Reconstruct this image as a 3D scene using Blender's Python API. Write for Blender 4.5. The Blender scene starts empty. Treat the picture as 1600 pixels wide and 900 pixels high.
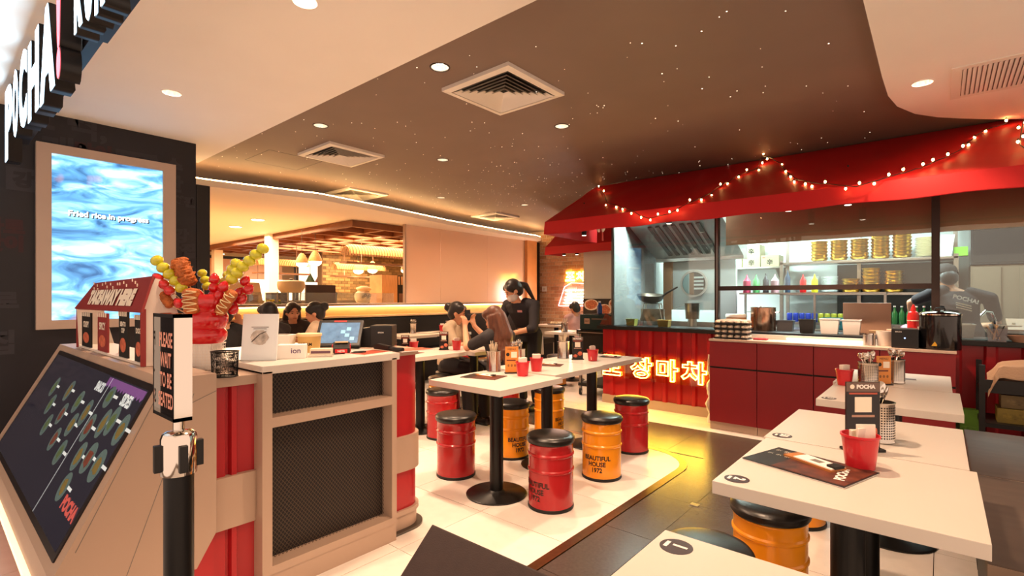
import bpy, bmesh, math, random
from mathutils import Vector, Matrix, Euler
random.seed(7)
S = bpy.context.scene
C = S.collection
PI = math.pi

# ------------------------------------------------------------------ camera, world, lights, exposure
TH = math.atan2(670, 789)                     # heading of the lens, turned left of the room's +Y axis
cam_d = bpy.data.cameras.new('camera')
cam = bpy.data.objects.new('camera', cam_d)
C.objects.link(cam)
cam.location = (0, 0, 1.27)
cam.rotation_euler = (PI / 2, 0, TH)
cam_d.sensor_width = 36
cam_d.lens = 36 * 789 / 1600
cam_d.shift_y = 15 / 1600
cam_d.clip_start = 0.02
cam_d.clip_end = 100
S.camera = cam

W = bpy.data.worlds.new('mall_ambient')
S.world = W
W.use_nodes = True
W.node_tree.nodes['Background'].inputs[0].default_value = (1.0, 0.70, 0.52, 1)
W.node_tree.nodes['Background'].inputs[1].default_value = 0.78

vs = S.view_settings
vs.view_transform = 'Standard'
vs.look = 'None'
vs.gamma = 1
vs.exposure = 0.90
vs.use_curve_mapping = False
cy = S.cycles
cy.max_bounces = 7
cy.diffuse_bounces = 4
cy.glossy_bounces = 3
cy.transmission_bounces = 4
cy.transparent_max_bounces = 8
cy.sample_clamp_indirect = 8.0
cy.caustics_reflective = False
cy.caustics_refractive = False

WARM = (1.0, 0.66, 0.43)
COOL = (0.82, 1.0, 0.98)


def spot(loc, power, ang=95, blend=0.55, col=WARM, r=0.05, aim=(0, 0, -1)):
    l = bpy.data.lights.new('downlight_lamp', 'SPOT')
    l.energy = power
    l.color = col
    l.spot_size = math.radians(ang)
    l.spot_blend = blend
    l.shadow_soft_size = r
    o = bpy.data.objects.new('downlight_lamp', l)
    C.objects.link(o)
    o.location = loc
    o.rotation_euler = Vector(aim).to_track_quat('-Z', 'Y').to_euler()
    return o


def area(loc, sx, sy, power, col, aim=(0, 0, -1), name='ceiling_area_lamp'):
    l = bpy.data.lights.new(name, 'AREA')
    l.shape = 'RECTANGLE'
    l.size = sx
    l.size_y = sy
    l.energy = power
    l.color = col
    o = bpy.data.objects.new(name, l)
    C.objects.link(o)
    o.location = loc
    o.rotation_euler = Vector(aim).to_track_quat('-Z', 'Y').to_euler()
    return o


def point(loc, power, col=WARM, r=0.05):
    l = bpy.data.lights.new('bulb_lamp', 'POINT')
    l.energy = power
    l.color = col
    l.shadow_soft_size = r
    o = bpy.data.objects.new('bulb_lamp', l)
    C.objects.link(o)
    o.location = loc
    return o


# recessed downlights of the dining area; aisle and booth-table ones are added extras
ZD = 2.70     # dark ceiling
ZW = 2.65     # dropped white ceilings
DARK_LIGHTS = [(-2.37, 2.10), (-3.93, 2.17), (-2.41, 3.48), (-3.94, 3.53), (-5.45, 4.85), (-4.89, 6.06), (-0.95, 2.1), (-5.45, 7.7)]
WHITE_LIGHTS = [(-3.95, 1.11), (-2.26, 1.17), (-0.60, 1.15)]
RIGHT_LIGHTS = [(-0.09, 4.18)]
for (x, y) in DARK_LIGHTS:
    spot((x, y, ZD - 0.03), 86)
for (x, y) in WHITE_LIGHTS:
    spot((x, y, ZW - 0.03), 48)
for (x, y) in RIGHT_LIGHTS:
    spot((x, y, ZW - 0.03), 30)
# kitchen: cool area lamps added under the ceiling, fixtures unseen
area((-2.45, 5.68, 2.45), 1.0, 0.16, 80, COOL, aim=(0, 0.55, -1))
area((-2.45, 7.4, 2.45), 0.8, 0.3, 60, COOL)
area((-0.9, 6.7, 2.45), 1.6, 0.3, 66, COOL)
area((0.6, 6.8, 2.45), 0.9, 0.3, 10, COOL)
# area lamps added to light the neighbouring shop behind the bar wall
area((-9.5, 3.2, 2.40), 3.5, 2.0, 170, (1.0, 0.66, 0.36))
area((-9.5, 6.2, 2.38), 3.5, 2.5, 340, (1.0, 0.66, 0.36))

# ------------------------------------------------------------------ helpers


def srgb(h):
    h = h.lstrip('#')
    out = []
    for i in (0, 2, 4):
        v = int(h[i:i + 2], 16) / 255
        out.append(v / 12.92 if v <= 0.04045 else ((v + 0.055) / 1.055) ** 2.4)
    return out


MATS = {}


def mat(name, col='#888888', rough=0.5, metal=0.0, spec=0.5, var=0.0, vscale=8.0, bump=0.0, bscale=60.0, emit=None, es=0.0, trans=0.0, alpha=1.0, ior=1.45, coat=0.0, stretch=None, sheen=0.0):
    if name in MATS:
        return MATS[name]
    m = bpy.data.materials.new(name)
    m.use_nodes = True
    nt = m.node_tree
    b = nt.nodes['Principled BSDF']
    c = srgb(col) if isinstance(col, str) else list(col)
    b.inputs['Base Color'].default_value = (*c, 1)
    b.inputs['Roughness'].default_value = rough
    b.inputs['Metallic'].default_value = metal
    b.inputs['Specular IOR Level'].default_value = spec
    b.inputs['IOR'].default_value = ior
    b.inputs['Transmission Weight'].default_value = trans
    b.inputs['Alpha'].default_value = alpha
    b.inputs['Coat Weight'].default_value = coat
    b.inputs['Sheen Weight'].default_value = sheen
    if emit is not None:
        e = srgb(emit) if isinstance(emit, str) else list(emit)
        b.inputs['Emission Color'].default_value = (*e, 1)
        b.inputs['Emission Strength'].default_value = es
    if var > 0 or bump > 0:
        tc = nt.nodes.new('ShaderNodeTexCoord')
        mp = nt.nodes.new('ShaderNodeMapping')
        nt.links.new(tc.outputs['Object'], mp.inputs['Vector'])
        if stretch:
            mp.inputs['Scale'].default_value = stretch
    if var > 0:
        n = nt.nodes.new('ShaderNodeTexNoise')
        n.inputs['Scale'].default_value = vscale
        n.inputs['Detail'].default_value = 6
        nt.links.new(mp.outputs['Vector'], n.inputs['Vector'])
        r = nt.nodes.new('ShaderNodeValToRGB')
        r.color_ramp.elements[0].position = 0.3
        r.color_ramp.elements[1].position = 0.7
        r.color_ramp.elements[0].color = (*[max(0, v * (1 - var)) for v in c], 1)
        r.color_ramp.elements[1].color = (*[min(1, v * (1 + var)) for v in c], 1)
        nt.links.new(n.outputs['Fac'], r.inputs['Fac'])
        nt.links.new(r.outputs['Color'], b.inputs['Base Color'])
    if bump > 0:
        n2 = nt.nodes.new('ShaderNodeTexNoise')
        n2.inputs['Scale'].default_value = bscale
        n2.inputs['Detail'].default_value = 4
        nt.links.new(mp.outputs['Vector'], n2.inputs['Vector'])
        bp = nt.nodes.new('ShaderNodeBump')
        bp.inputs['Strength'].default_value = bump
        bp.inputs['Distance'].default_value = 0.01
        nt.links.new(n2.outputs['Fac'], bp.inputs['Height'])
        nt.links.new(bp.outputs['Normal'], b.inputs['Normal'])
    MATS[name] = m
    return m


def glass(name, tint=(0.9, 0.97, 0.96), refl=0.12, rough=0.0, haze=0.0):
    """thin clear pane: mostly see-through, a little mirror, optional milky haze"""
    if name in MATS:
        return MATS[name]
    m = bpy.data.materials.new(name)
    m.use_nodes = True
    nt = m.node_tree
    out = nt.nodes['Material Output']
    nt.nodes.remove(nt.nodes['Principled BSDF'])
    tr = nt.nodes.new('ShaderNodeBsdfTransparent')
    tr.inputs[0].default_value = (*tint, 1)
    gl = nt.nodes.new('ShaderNodeBsdfGlossy')
    gl.inputs['Roughness'].default_value = rough
    mx = nt.nodes.new('ShaderNodeMixShader')
    fr = nt.nodes.new('ShaderNodeFresnel')
    fr.inputs[0].default_value = 1.5
    mu = nt.nodes.new('ShaderNodeMath')
    mu.operation = 'MULTIPLY_ADD'
    mu.inputs[1].default_value = 1.0
    mu.inputs[2].default_value = refl
    mu.use_clamp = True
    nt.links.new(fr.outputs[0], mu.inputs[0])
    nt.links.new(mu.outputs[0], mx.inputs[0])
    last = tr
    if haze > 0:
        df = nt.nodes.new('ShaderNodeBsdfDiffuse')
        df.inputs[0].default_value = (0.8, 0.8, 0.78, 1)
        m2 = nt.nodes.new('ShaderNodeMixShader')
        m2.inputs[0].default_value = haze
        nt.links.new(tr.outputs[0], m2.inputs[1])
        nt.links.new(df.outputs[0], m2.inputs[2])
        last = m2
    nt.links.new(last.outputs[0], mx.inputs[1])
    nt.links.new(gl.outputs[0], mx.inputs[2])
    nt.links.new(mx.outputs[0], out.inputs[0])
    MATS[name] = m
    return m


class MB:
    def __init__(s):
        s.v = []
        s.f = []

    def add(s, vs, fs):
        o = len(s.v)
        s.v += [tuple(p) for p in vs]
        s.f += [tuple(i + o for i in f) for f in fs]
        return s

    def box(s, x0, y0, z0, x1, y1, z1):
        return s.add([(x0, y0, z0), (x1, y0, z0), (x1, y1, z0), (x0, y1, z0), (x0, y0, z1), (x1, y0, z1), (x1, y1, z1), (x0, y1, z1)],
                     [(0, 3, 2, 1), (4, 5, 6, 7), (0, 1, 5, 4), (1, 2, 6, 5), (2, 3, 7, 6), (3, 0, 4, 7)])

    def cbox(s, x, y, z, sx, sy, sz):
        return s.box(x - sx / 2, y - sy / 2, z - sz / 2, x + sx / 2, y + sy / 2, z + sz / 2)

    def lathe(s, prof, seg=24, at=(0, 0, 0), cap=True):
        vs, fs = [], []
        n = len(prof)
        for i in range(seg):
            a = 2 * PI * i / seg
            for (r, z) in prof:
                vs.append((at[0] + r * math.cos(a), at[1] + r * math.sin(a), at[2] + z))
        for i in range(seg):
            j = (i + 1) % seg
            for k in range(n - 1):
                fs.append((i * n + k, j * n + k, j * n + k + 1, i * n + k + 1))
        if cap:
            if prof[0][0] > 1e-5:
                fs.append(tuple(i * n for i in reversed(range(seg))))
            if prof[-1][0] > 1e-5:
                fs.append(tuple(i * n + n - 1 for i in range(seg)))
        return s.add(vs, fs)

    def cyl(s, x, y, z0, z1, r, seg=16, r2=None):
        return s.lathe([(r, z0), (r if r2 is None else r2, z1)], seg, (x, y, 0))

    def tube(s, pts, r, seg=8, closed=False, radii=None):
        pts = [Vector(p) for p in pts]
        n = len(pts)
        vs, fs = [], []
        up = None
        for i, p in enumerate(pts):
            if closed:
                d = pts[(i + 1) % n] - pts[i - 1]
            else:
                d = pts[min(i + 1, n - 1)] - pts[max(i - 1, 0)]
            if d.length < 1e-9:
                d = Vector((0, 0, 1))
            d.normalize()
            if up is None:
                up = Vector((0, 0, 1)) if abs(d.z) < 0.9 else Vector((1, 0, 0))
            a = d.cross(up)
            if a.length < 1e-6:
                a = d.cross(Vector((0.3, 1, 0.2)))
            a.normalize()
            b = a.cross(d).normalized()
            up = b
            rr = radii[i] if radii else r
            for k in range(seg):
                t = 2 * PI * k / seg
                vs.append(p + a * (rr * math.cos(t)) + b * (rr * math.sin(t)))
        m = n if closed else n - 1
        for i in range(m):
            j = (i + 1) % n
            for k in range(seg):
                l = (k + 1) % seg
                fs.append((i * seg + k, i * seg + l, j * seg + l, j * seg + k))
        if not closed:
            fs.append(tuple(reversed(range(seg))))
            fs.append(tuple((n - 1) * seg + k for k in range(seg)))
        return s.add(vs, fs)

    def prism(s, poly, axis, a, b):
        """poly of 2-D points in the two other axes (in x,y,z order), extruded along axis from a to b"""
        n = len(poly)

        def mk(p, t):
            if axis == 'x':
                return (t, p[0], p[1])
            if axis == 'y':
                return (p[0], t, p[1])
            return (p[0], p[1], t)
        vs = [mk(p, a) for p in poly] + [mk(p, b) for p in poly]
        fs = [tuple(range(n)), tuple(reversed(range(n, 2 * n)))]
        for i in range(n):
            j = (i + 1) % n
            fs.append((i, i + n, j + n, j))
        return s.add(vs, fs)

    def ball(s, x, y, z, rx, ry=None, rz=None, seg=12, rings=8, jit=0, rnd=random):
        ry = rx if ry is None else ry
        rz = rx if rz is None else rz
        vs, fs = [(x, y, z - rz)], []
        for i in range(1, rings):
            p = -PI / 2 + PI * i / rings
            for k in range(seg):
                t = 2 * PI * k / seg
                q = 1 + (rnd.uniform(-jit, jit) if jit else 0)
                vs.append((x + rx * q * math.cos(p) * math.cos(t), y + ry * q * math.cos(p) * math.sin(t), z + rz * q * math.sin(p)))
        vs.append((x, y, z + rz))
        for k in range(seg):
            fs.append((0, 1 + (k + 1) % seg, 1 + k))
        for i in range(rings - 2):
            for k in range(seg):
                a = 1 + i * seg + k
                b = 1 + i * seg + (k + 1) % seg
                fs.append((a, b, b + seg, a + seg))
        t = len(vs) - 1
        for k in range(seg):
            a = 1 + (rings - 2) * seg
            fs.append((a + k, a + (k + 1) % seg, t))
        return s.add(vs, fs)

    def xf(s, M):
        s.v = [tuple(M @ Vector(p)) for p in s.v]
        return s

    def mesh(s, name, m=None, smooth=False, bevel=0.0, bseg=2):
        me = bpy.data.meshes.new(name)
        me.from_pydata(s.v, [], s.f)
        bm = bmesh.new()
        bm.from_mesh(me)
        if bevel > 0:
            bmesh.ops.remove_doubles(bm, verts=bm.verts, dist=1e-5)
            es = [e for e in bm.edges if len(e.link_faces) == 2 and e.calc_face_angle(0) > 0.6]
            bmesh.ops.bevel(bm, geom=es, offset=bevel, segments=bseg, profile=0.7, affect='EDGES', clamp_overlap=True)
        bmesh.ops.recalc_face_normals(bm, faces=bm.faces)
        bm.to_mesh(me)
        bm.free()
        if smooth:
            me.polygons.foreach_set('use_smooth', [True] * len(me.polygons))
            try:
                me.set_sharp_from_angle(angle=math.radians(38))
            except Exception:
                pass
        if m is not None:
            me.materials.append(m)
        me.update()
        return me

    def build(s, name, m, parent=None, smooth=False, bevel=0.0, loc=None, rot=None, bseg=2):
        return link(name, s.mesh(name, m, smooth, bevel, bseg), parent, loc, rot)


def link(name, me, parent=None, loc=None, rot=None):
    o = bpy.data.objects.new(name, me)
    C.objects.link(o)
    if parent is not None:
        o.parent = parent
    if loc is not None:
        o.location = loc
    if rot is not None:
        o.rotation_euler = rot
    return o


def tag(o, label, cat, group=None):
    o['label'] = label
    o['category'] = cat
    if group:
        o['group'] = group
    return o


def thing(name, label, cat, loc=(0, 0, 0), rz=0, group=None):
    o = bpy.data.objects.new(name, None)
    o.empty_display_size = 0.05
    C.objects.link(o)
    o.location = loc
    o.rotation_euler = (0, 0, rz)
    return tag(o, label, cat, group)


def struct(o):
    o['kind'] = 'structure'
    return o


def copy_tree(o, loc=None, rz=None, label=None, group=None, parent=None):
    c = o.copy()
    C.objects.link(c)
    c.parent = parent
    if loc is not None:
        c.location = loc
    if rz is not None:
        c.rotation_euler = (0, 0, rz)
    if label:
        c['label'] = label
    if group:
        c['group'] = group
    for ch in list(o.children):
        copy_tree(ch, parent=c)
    return c


TMP = bpy.data.scenes.new('workbench')


def eval_mesh(o, name, extra=()):
    """mesh of an object with its modifiers applied, worked out in a scratch scene; the object itself is removed"""
    for q in (o, *extra):
        for c in list(q.users_collection):
            c.objects.unlink(q)
        TMP.collection.objects.link(q)
    vl = TMP.view_layers[0]
    vl.update()
    dg = vl.depsgraph
    dg.update()
    me = bpy.data.meshes.new_from_object(o.evaluated_get(dg), depsgraph=dg)
    me.name = name
    for q in (o, *extra):
        bpy.data.objects.remove(q)
    return me


def text_mesh(s, size=1.0, extrude=0.0, bold=0.0, align='CENTER', shear=0.0, width=None, height=None, spacing=1.0, line=1.0):
    """lettering as a flat (or extruded) mesh in the XY plane, centred, facing +Z"""
    c = bpy.data.curves.new('lettering', 'FONT')
    c.body = s
    c.size = size
    c.extrude = extrude
    c.offset = bold
    c.align_x = align
    c.shear = shear
    c.space_character = spacing
    c.space_line = line
    c.resolution_u = 3
    o = bpy.data.objects.new('lettering', c)
    C.objects.link(o)
    me = eval_mesh(o, 'lettering')
    me.materials.clear()
    xs = [v.co.x for v in me.vertices]
    ys = [v.co.y for v in me.vertices]
    if not xs:
        return me
    cx, cy = (min(xs) + max(xs)) / 2, (min(ys) + max(ys)) / 2
    kx = width / (max(xs) - min(xs)) if width else 1
    ky = height / (max(ys) - min(ys)) if height else (kx if width else 1)
    if height and not width:
        kx = ky
    for v in me.vertices:
        v.co.x = (v.co.x - cx) * kx
        v.co.y = (v.co.y - cy) * ky
    return me


def text(s, m, parent, loc, rot, name='lettering', **kw):
    me = text_mesh(s, **kw)
    me.materials.append(m)
    return link(name, me, parent, loc, rot)


FACE_NY = (PI / 2, 0, 0)              # lettering upright, read from -Y
FACE_PX = (PI / 2, 0, PI / 2)         # lettering upright, read from +X
FACE_NX = (PI / 2, 0, -PI / 2)
FACE_PY = (PI / 2, 0, PI)
# ------------------------------------------------------------------ materials
M_WHITE_PAINT = mat('white_paint', '#f0ebe3', 0.7, var=0.02, vscale=2)
M_DARK_CEIL = mat('dark_ceiling_paint', '#7d6b60', 0.6, var=0.05, vscale=2)
M_TILE = mat('pale_stone_tile', '#e9e2d9', 0.30, var=0.035, vscale=14, bump=0.03, bscale=90)
M_DTILE = mat('dark_stone_tile', '#4b443f', 0.24, var=0.10, vscale=60, bump=0.06, bscale=200)
M_GROUT = mat('grout', '#7d6a5a', 0.9)
M_BRASS = mat('brass_strip', '#7a5a3a', 0.28, metal=0.9, var=0.15, vscale=30)
M_BLACK = mat('black_paint', '#141212', 0.45)
M_BLACKM = mat('black_metal', '#151413', 0.35, metal=0.3, spec=0.5)
M_WHITE_LAM = mat('white_laminate', '#d5cdc3', 0.32, var=0.012, vscale=5)
M_COUNTER = mat('warm_white_panel', '#b39a87', 0.4, var=0.015, vscale=5)
M_RED = mat('red_lacquer', '#b01c22', 0.25, coat=0.3)
M_REDPANEL = mat('red_corrugated_metal', '#ab1f26', 0.33, var=0.06, vscale=3)
M_REDCAB = mat('red_cabinet_laminate', '#8f2228', 0.42, var=0.03, vscale=3)
M_ORANGE = mat('orange_lacquer', '#f49c1c', 0.25, coat=0.3)
M_CUSH = mat('black_leatherette', '#1a1817', 0.32, bump=0.05, bscale=150)
M_STEEL = mat('brushed_steel', '#b9b4ae', 0.28, metal=1.0, var=0.06, vscale=25)
M_CHROME = mat('chrome', '#d8d2ca', 0.08, metal=1.0)
M_DSTEEL = mat('dark_steel', '#6d6862', 0.35, metal=0.9)
M_WOODP = mat('wood_panel', '#b9895b', 0.5, var=0.18, vscale=5, stretch=(1, 12, 1))
M_WOODD = mat('dark_wood', '#6a452c', 0.5, var=0.2, vscale=6)
M_PAPER = mat('white_paper', '#f2eee8', 0.7)
M_INK = mat('black_ink', '#16120f', 0.6)
M_GREYINK = mat('grey_ink', '#77706a', 0.6)
M_CREAMINK = mat('cream_ink', '#f3e6d2', 0.6)
M_SKIN = mat('skin', '#d79a76', 0.5, var=0.04, vscale=12)
M_CANVAS = mat('red_canvas', '#c4181c', 0.55, var=0.05, vscale=2.5, bump=0.12, bscale=5)

# ------------------------------------------------------------------ floor


def clip_poly(poly, a, b):
    """keep the part of poly left of the line a->b"""
    out = []
    for i in range(len(poly)):
        p, q = poly[i], poly[(i + 1) % len(poly)]
        sp = (b[0] - a[0]) * (p[1] - a[1]) - (b[1] - a[1]) * (p[0] - a[0])
        sq = (b[0] - a[0]) * (q[1] - a[1]) - (b[1] - a[1]) * (q[0] - a[0])
        if sp >= 0:
            out.append(p)
        if (sp > 0 and sq < 0) or (sp < 0 and sq > 0):
            t = sp / (sp - sq)
            out.append((p[0] + t * (q[0] - p[0]), p[1] + t * (q[1] - p[1])))
    return out


floor = struct(MB().box(-7.2, -2.0, -0.12, 2.6, 9.0, -0.012).build('floor', M_GROUT))
CR, CX_, CY_ = 0.36, -1.49, 3.98      # rounded corner of the pale floor
corner = [(CX_ - CR + CR * math.cos(a), CY_ - CR + CR * math.sin(a)) for a in [PI / 2 * k / 8 for k in range(9)]]
REG_A = [(-7.0, -1.5), (CX_, -1.5)] + corner + [(-7.0, CY_)]
G = 0.594


def lay(region, ox, oy, m, top):
    xs = [p[0] for p in region]
    ys = [p[1] for p in region]
    i0, i1 = math.floor((min(xs) - ox) / G), math.ceil((max(xs) - ox) / G)
    j0, j1 = math.floor((min(ys) - oy) / G), math.ceil((max(ys) - oy) / G)
    whole = None
    g = 0.0016
    for i in range(i0, i1):
        for j in range(j0, j1):
            x0, y0 = ox + i * G + g, oy + j * G + g
            q = [(x0, y0), (x0 + G - 2 * g, y0), (x0 + G - 2 * g, y0 + G - 2 * g), (x0, y0 + G - 2 * g)]
            p = q
            for k in range(len(region)):
                p = clip_poly(p, region[k], region[(k + 1) % len(region)])
                if len(p) < 3:
                    break
            if len(p) < 3:
                continue
            a = 0.5 * abs(sum(p[k][0] * p[(k + 1) % len(p)][1] - p[(k + 1) % len(p)][0] * p[k][1] for k in range(len(p))))
            if a < 0.002:
                continue
            if a > 0.999 * (G - 2 * g) ** 2:
                if whole is None:
                    w = G - 2 * g
                    whole = MB().box(0, 0, -0.012, w, w, 0).mesh('tile', m)
                link('tile', whole, floor, (x0, y0, top))
            else:
                MB().prism(p, 'z', top - 0.012, top).build('tile', m, floor)


lay(REG_A, -2.086, 2.168, M_TILE, 0.0)
lay([(-1.43, -1.5), (-0.62, -1.5), (-0.62, 4.86), (-1.43, 4.86)], -1.15, 3.085, M_DTILE, -0.001)
lay([(-4.7, CY_ + 0.045), (-1.43, CY_ + 0.045), (-1.43, 4.86), (-4.7, 4.86)], -1.15, 3.085, M_DTILE, -0.001)
lay([(-1.88, 3.60), (-1.43, 3.60), (-1.43, CY_ + 0.045), (-1.88, CY_ + 0.045)], -1.15, 3.085, M_DTILE, -0.004)
lay([(-7.0, CY_ + 0.045), (-4.7, CY_ + 0.045), (-4.7, 8.7), (-7.0, 8.7)], -2.086, 2.168, M_TILE, 0.0)
lay([(-4.7, 4.86), (-0.62, 4.86), (-0.62, 5.6), (-4.7, 5.6)], -2.086, 2.168, M_TILE, 0.0)
lay([(-4.7, 5.6), (-3.0, 5.6), (-3.0, 8.7), (-4.7, 8.7)], -2.086, 2.168, M_TILE, 0.0)
lay([(-0.62, -1.5), (1.6, -1.5), (1.6, 5.4), (-0.62, 5.4)], -0.62, 1.5, M_TILE, 0.0)
# brass strip around the pale floor
mb = MB()
inner = [(CX_, -1.5)] + corner + [(-4.7, CY_)]
outer = [(CX_ + 0.055, -1.5)] + [(CX_ - CR + (CR + 0.055) * math.cos(a), CY_ - CR + (CR + 0.055) * math.sin(a)) for a in [PI / 2 * k / 8 for k in range(9)]] + [(-4.7, CY_ + 0.045)]
for k in range(len(inner) - 1):
    mb.prism([inner[k], outer[k], outer[k + 1], inner[k + 1]], 'z', -0.012, 0.002)
struct(mb.build('trim_1', M_BRASS))
# floor drain marker in the dark path
mb = MB().box(-1.175, 3.065, -0.001, -1.125, 3.105, 0.002)
mb.build('floor_stud', M_STEEL, floor)

# ------------------------------------------------------------------ ceilings
ceiling = struct(MB().box(-7.2, 1.0, ZD, 2.4, 9.0, ZD + 0.05).build('ceiling', M_DARK_CEIL))
mb = MB()
rs = random.Random(3)
for k in range(430):
    if k < 190:
        x, y = rs.gauss(-4.6, 1.1), rs.gauss(5.2, 0.9)
    else:
        x, y = rs.uniform(-6.2, -0.4), rs.uniform(1.9, 6.0)
    if y < 1.88 or y > 8 or x > -0.35 or x < -6.6:
        continue
    r = rs.uniform(0.0014, 0.0036)
    mb.add([(x - r, y - r, ZD - 0.0015), (x + r, y - r, ZD - 0.0015), (x + r, y + r, ZD - 0.0015), (x - r, y + r, ZD - 0.0015)], [(0, 1, 2, 3)])
st = mb.build('star_points', mat('star_point', '#ffffff', emit='#ffe6c8', es=3), ceiling)
st['kind'] = 'stuff'
struct(MB().box(-5.8, -3.0, ZW, -0.27, 1.86, ZW + 0.09).build('ceiling', M_WHITE_PAINT))
edge = [(-0.27, 1.86), (-0.28, 3.9), (-0.275, 4.3), (-0.24, 4.58), (-0.147, 4.853), (-0.02, 5.05), (0.113, 5.2), (0.3, 5.38), (0.49, 5.54), (0.8, 5.7), (2.4, 5.75)]
struct(MB().prism([(-0.27, -3.0)] + edge + [(2.4, -3.0)], 'z', ZW, ZW + 0.048).build('ceiling', M_WHITE_PAINT))
mb = MB()
for k in range(len(edge) - 1):
    a, b = edge[k], edge[k + 1]
    d = Vector((b[0] - a[0], b[1] - a[1])).normalized()
    n = (-d[1] * 0.006, d[0] * 0.006)
    mb.prism([a, b, (b[0] + n[0], b[1] + n[1]), (a[0] + n[0], a[1] + n[1])], 'z', ZW + 0.002, ZW + 0.05)
struct(mb.build('trim_2', M_DARK_CEIL))
# access hatch line on the dark ceiling
mb = MB()
for a, b, c, d in ((-5.5, 2.2, -4.95, 2.204), (-5.5, 2.75, -4.95, 2.754), (-4.954, 2.2, -4.95, 2.754), (-5.504, 2.2, -5.5, 2.754)):
    mb.box(a, b, ZD - 0.001, c, d, ZD)
mb.build('access_hatch_joint', M_INK, ceiling)
# pale bulkhead of the bar next door with its lit cove
bk = [(-5.98, 1.2), (-5.93, 2.0), (-5.70, 3.14), (-5.85, 4.3), (-6.08, 5.6), (-6.2, 7.0), (-6.22, 8.1), (-6.3, 8.35), (-6.5, 8.5), (-7.0, 8.55)]
ZB = 2.45
M_BARCEIL = mat('cream_ceiling_paint', '#efe6d8', 0.7)
struct(MB().prism(bk + [(-15.5, 8.55), (-15.5, 1.2)], 'z', ZB, ZB + 0.07).build('ceiling', M_BARCEIL))
mb = MB().tube([(p[0] - 0.03, p[1], ZB + 0.078) for p in bk[:-1]], 0.008, 6)
struct(mb.build('trim_3', mat('cove_led', '#ffffff', emit=(1.0, 0.6, 0.25), es=28)))

# ------------------------------------------------------------------ walls
# dark printed wall that carries the screen
M_WALLBLK = mat('black_wallcovering', '#16151c', 0.45, var=0.15, vscale=4)
M_WPRINT = mat('dim_grey_print', '#2c2a31', 0.6)
M_WPRINTR = mat('dim_red_print', '#35191e', 0.6)
XD = -5.1
wall_left = struct(MB().box(XD - 0.3, -2.2, 0, XD, 1.62, ZW).build('wall_left', M_WALLBLK))
pr = [('그 떡,\n래?', -0.02 + 0.75, 2.50, 0.22, 0), ('강', 1.17, 2.36, 0.17, 2), ('소수\n한잔', 1.38, 2.34, 0.15, 0), ('바로\n맛이', 0.40, 1.72, 0.12, 1), ('맛집', 0.30, 0.95, 0.18, 0), ('강', 0.50, 2.13, 0.12, 2), ('래?', 0.25, 0.7, 0.16, 0), ('맛이', 0.90, 2.42, 0.13, 1), ('강\n맛집', 1.50, 1.75, 0.13, 0), ('한잔', 1.53, 2.12, 0.09, 0), ('맛집', 1.52, 1.35, 0.1, 1), ('바로', 0.35, 1.25, 0.14, 0)]
for k, (s, y, z, h, r) in enumerate(pr):
    if r == 2:
        MB().box(XD, y - h * 0.75, z - h * 0.7, XD + 0.001, y + h * 0.75, z + h * 0.7).build('print_patch', M_WPRINT, wall_left)
    text(s, (M_WPRINT, M_WPRINTR, M_WALLBLK)[r], wall_left, (XD + 0.0018, y, z), FACE_PX, 'wall_lettering', size=h, bold=0.008)
# slim black fin beyond the wall
struct(MB().box(XD - 0.28, 1.625, 0, XD + 0.0, 1.735, 2.29).build('wall_fin', M_BLACK, bevel=0.006))

# brick wall at the back
M_BRICK = [mat('brick_a', '#b98a66', 0.8, var=0.15, vscale=20, bump=0.2, bscale=60), mat('brick_b', '#a87a58', 0.8, var=0.15, vscale=20, bump=0.2, bscale=60), mat('brick_c', '#c79c78', 0.8, var=0.15, vscale=20, bump=0.2, bscale=60)]
M_MORTAR = mat('mortar', '#cdb79c', 0.9, var=0.05, vscale=30)
YB = 8.7
wall_back = struct(MB().box(-6.9, YB, 0, -2.9, YB + 0.15, ZD).build('wall_back', M_MORTAR))
bmesh_v = [MB().box(0, -0.008, 0, 0.205, 0.0, 0.063).mesh('brick', m, bevel=0.003, bseg=1) for m in M_BRICK]
rs = random.Random(5)
row = 0
z = 0.62
while z < 2.6:
    x = -6.85 + (0.11 if row % 2 else 0)
    while x < -4.9:
        link('brick', rs.choice(bmesh_v), wall_back, (x, YB + rs.uniform(-0.002, 0.001), z))
        x += 0.217
    z += 0.074
    row += 1
# wooden column and dark recess between mirror and brick
struct(MB().box(-6.75, 8.12, 0.95, -6.48, 8.44, ZB).build('trim_4', mat('orange_wood_panel', '#c98a52', 0.45, var=0.08, vscale=6)))
struct(MB().box(-6.9, 8.44, 0, -6.6, 8.7, ZB).build('trim_5', M_BLACK))
# low wall with the bar ledge
wall_bar = struct(MB().box(-6.75, 1.0, 0, -6.52, 8.44, 1.0).build('wall_bar', M_BLACK))
M_LEDGEW = mat('pale_ledge_wood', '#d9b98c', 0.5, var=0.06, vscale=4)
MB().box(-6.80, 1.0, 1.0, -6.62, 8.44, 1.15).build('ledge_riser', M_LEDGEW, wall_bar)
MB().box(-6.95, 1.0, 1.15, -6.50, 8.44, 1.185).build('ledge_top', M_COUNTER, wall_bar, bevel=0.004)
MB().box(-6.64, 1.0, 0.985, -6.42, 8.44, 1.01).build('ledge_shelf', M_LEDGEW, wall_bar)
MB().box(-6.60, 1.05, 1.135, -6.575, 8.4, 1.148).build('led_strip', mat('ledge_led', '#ffffff', emit=(1.0, 0.52, 0.2), es=9), wall_bar)
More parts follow.
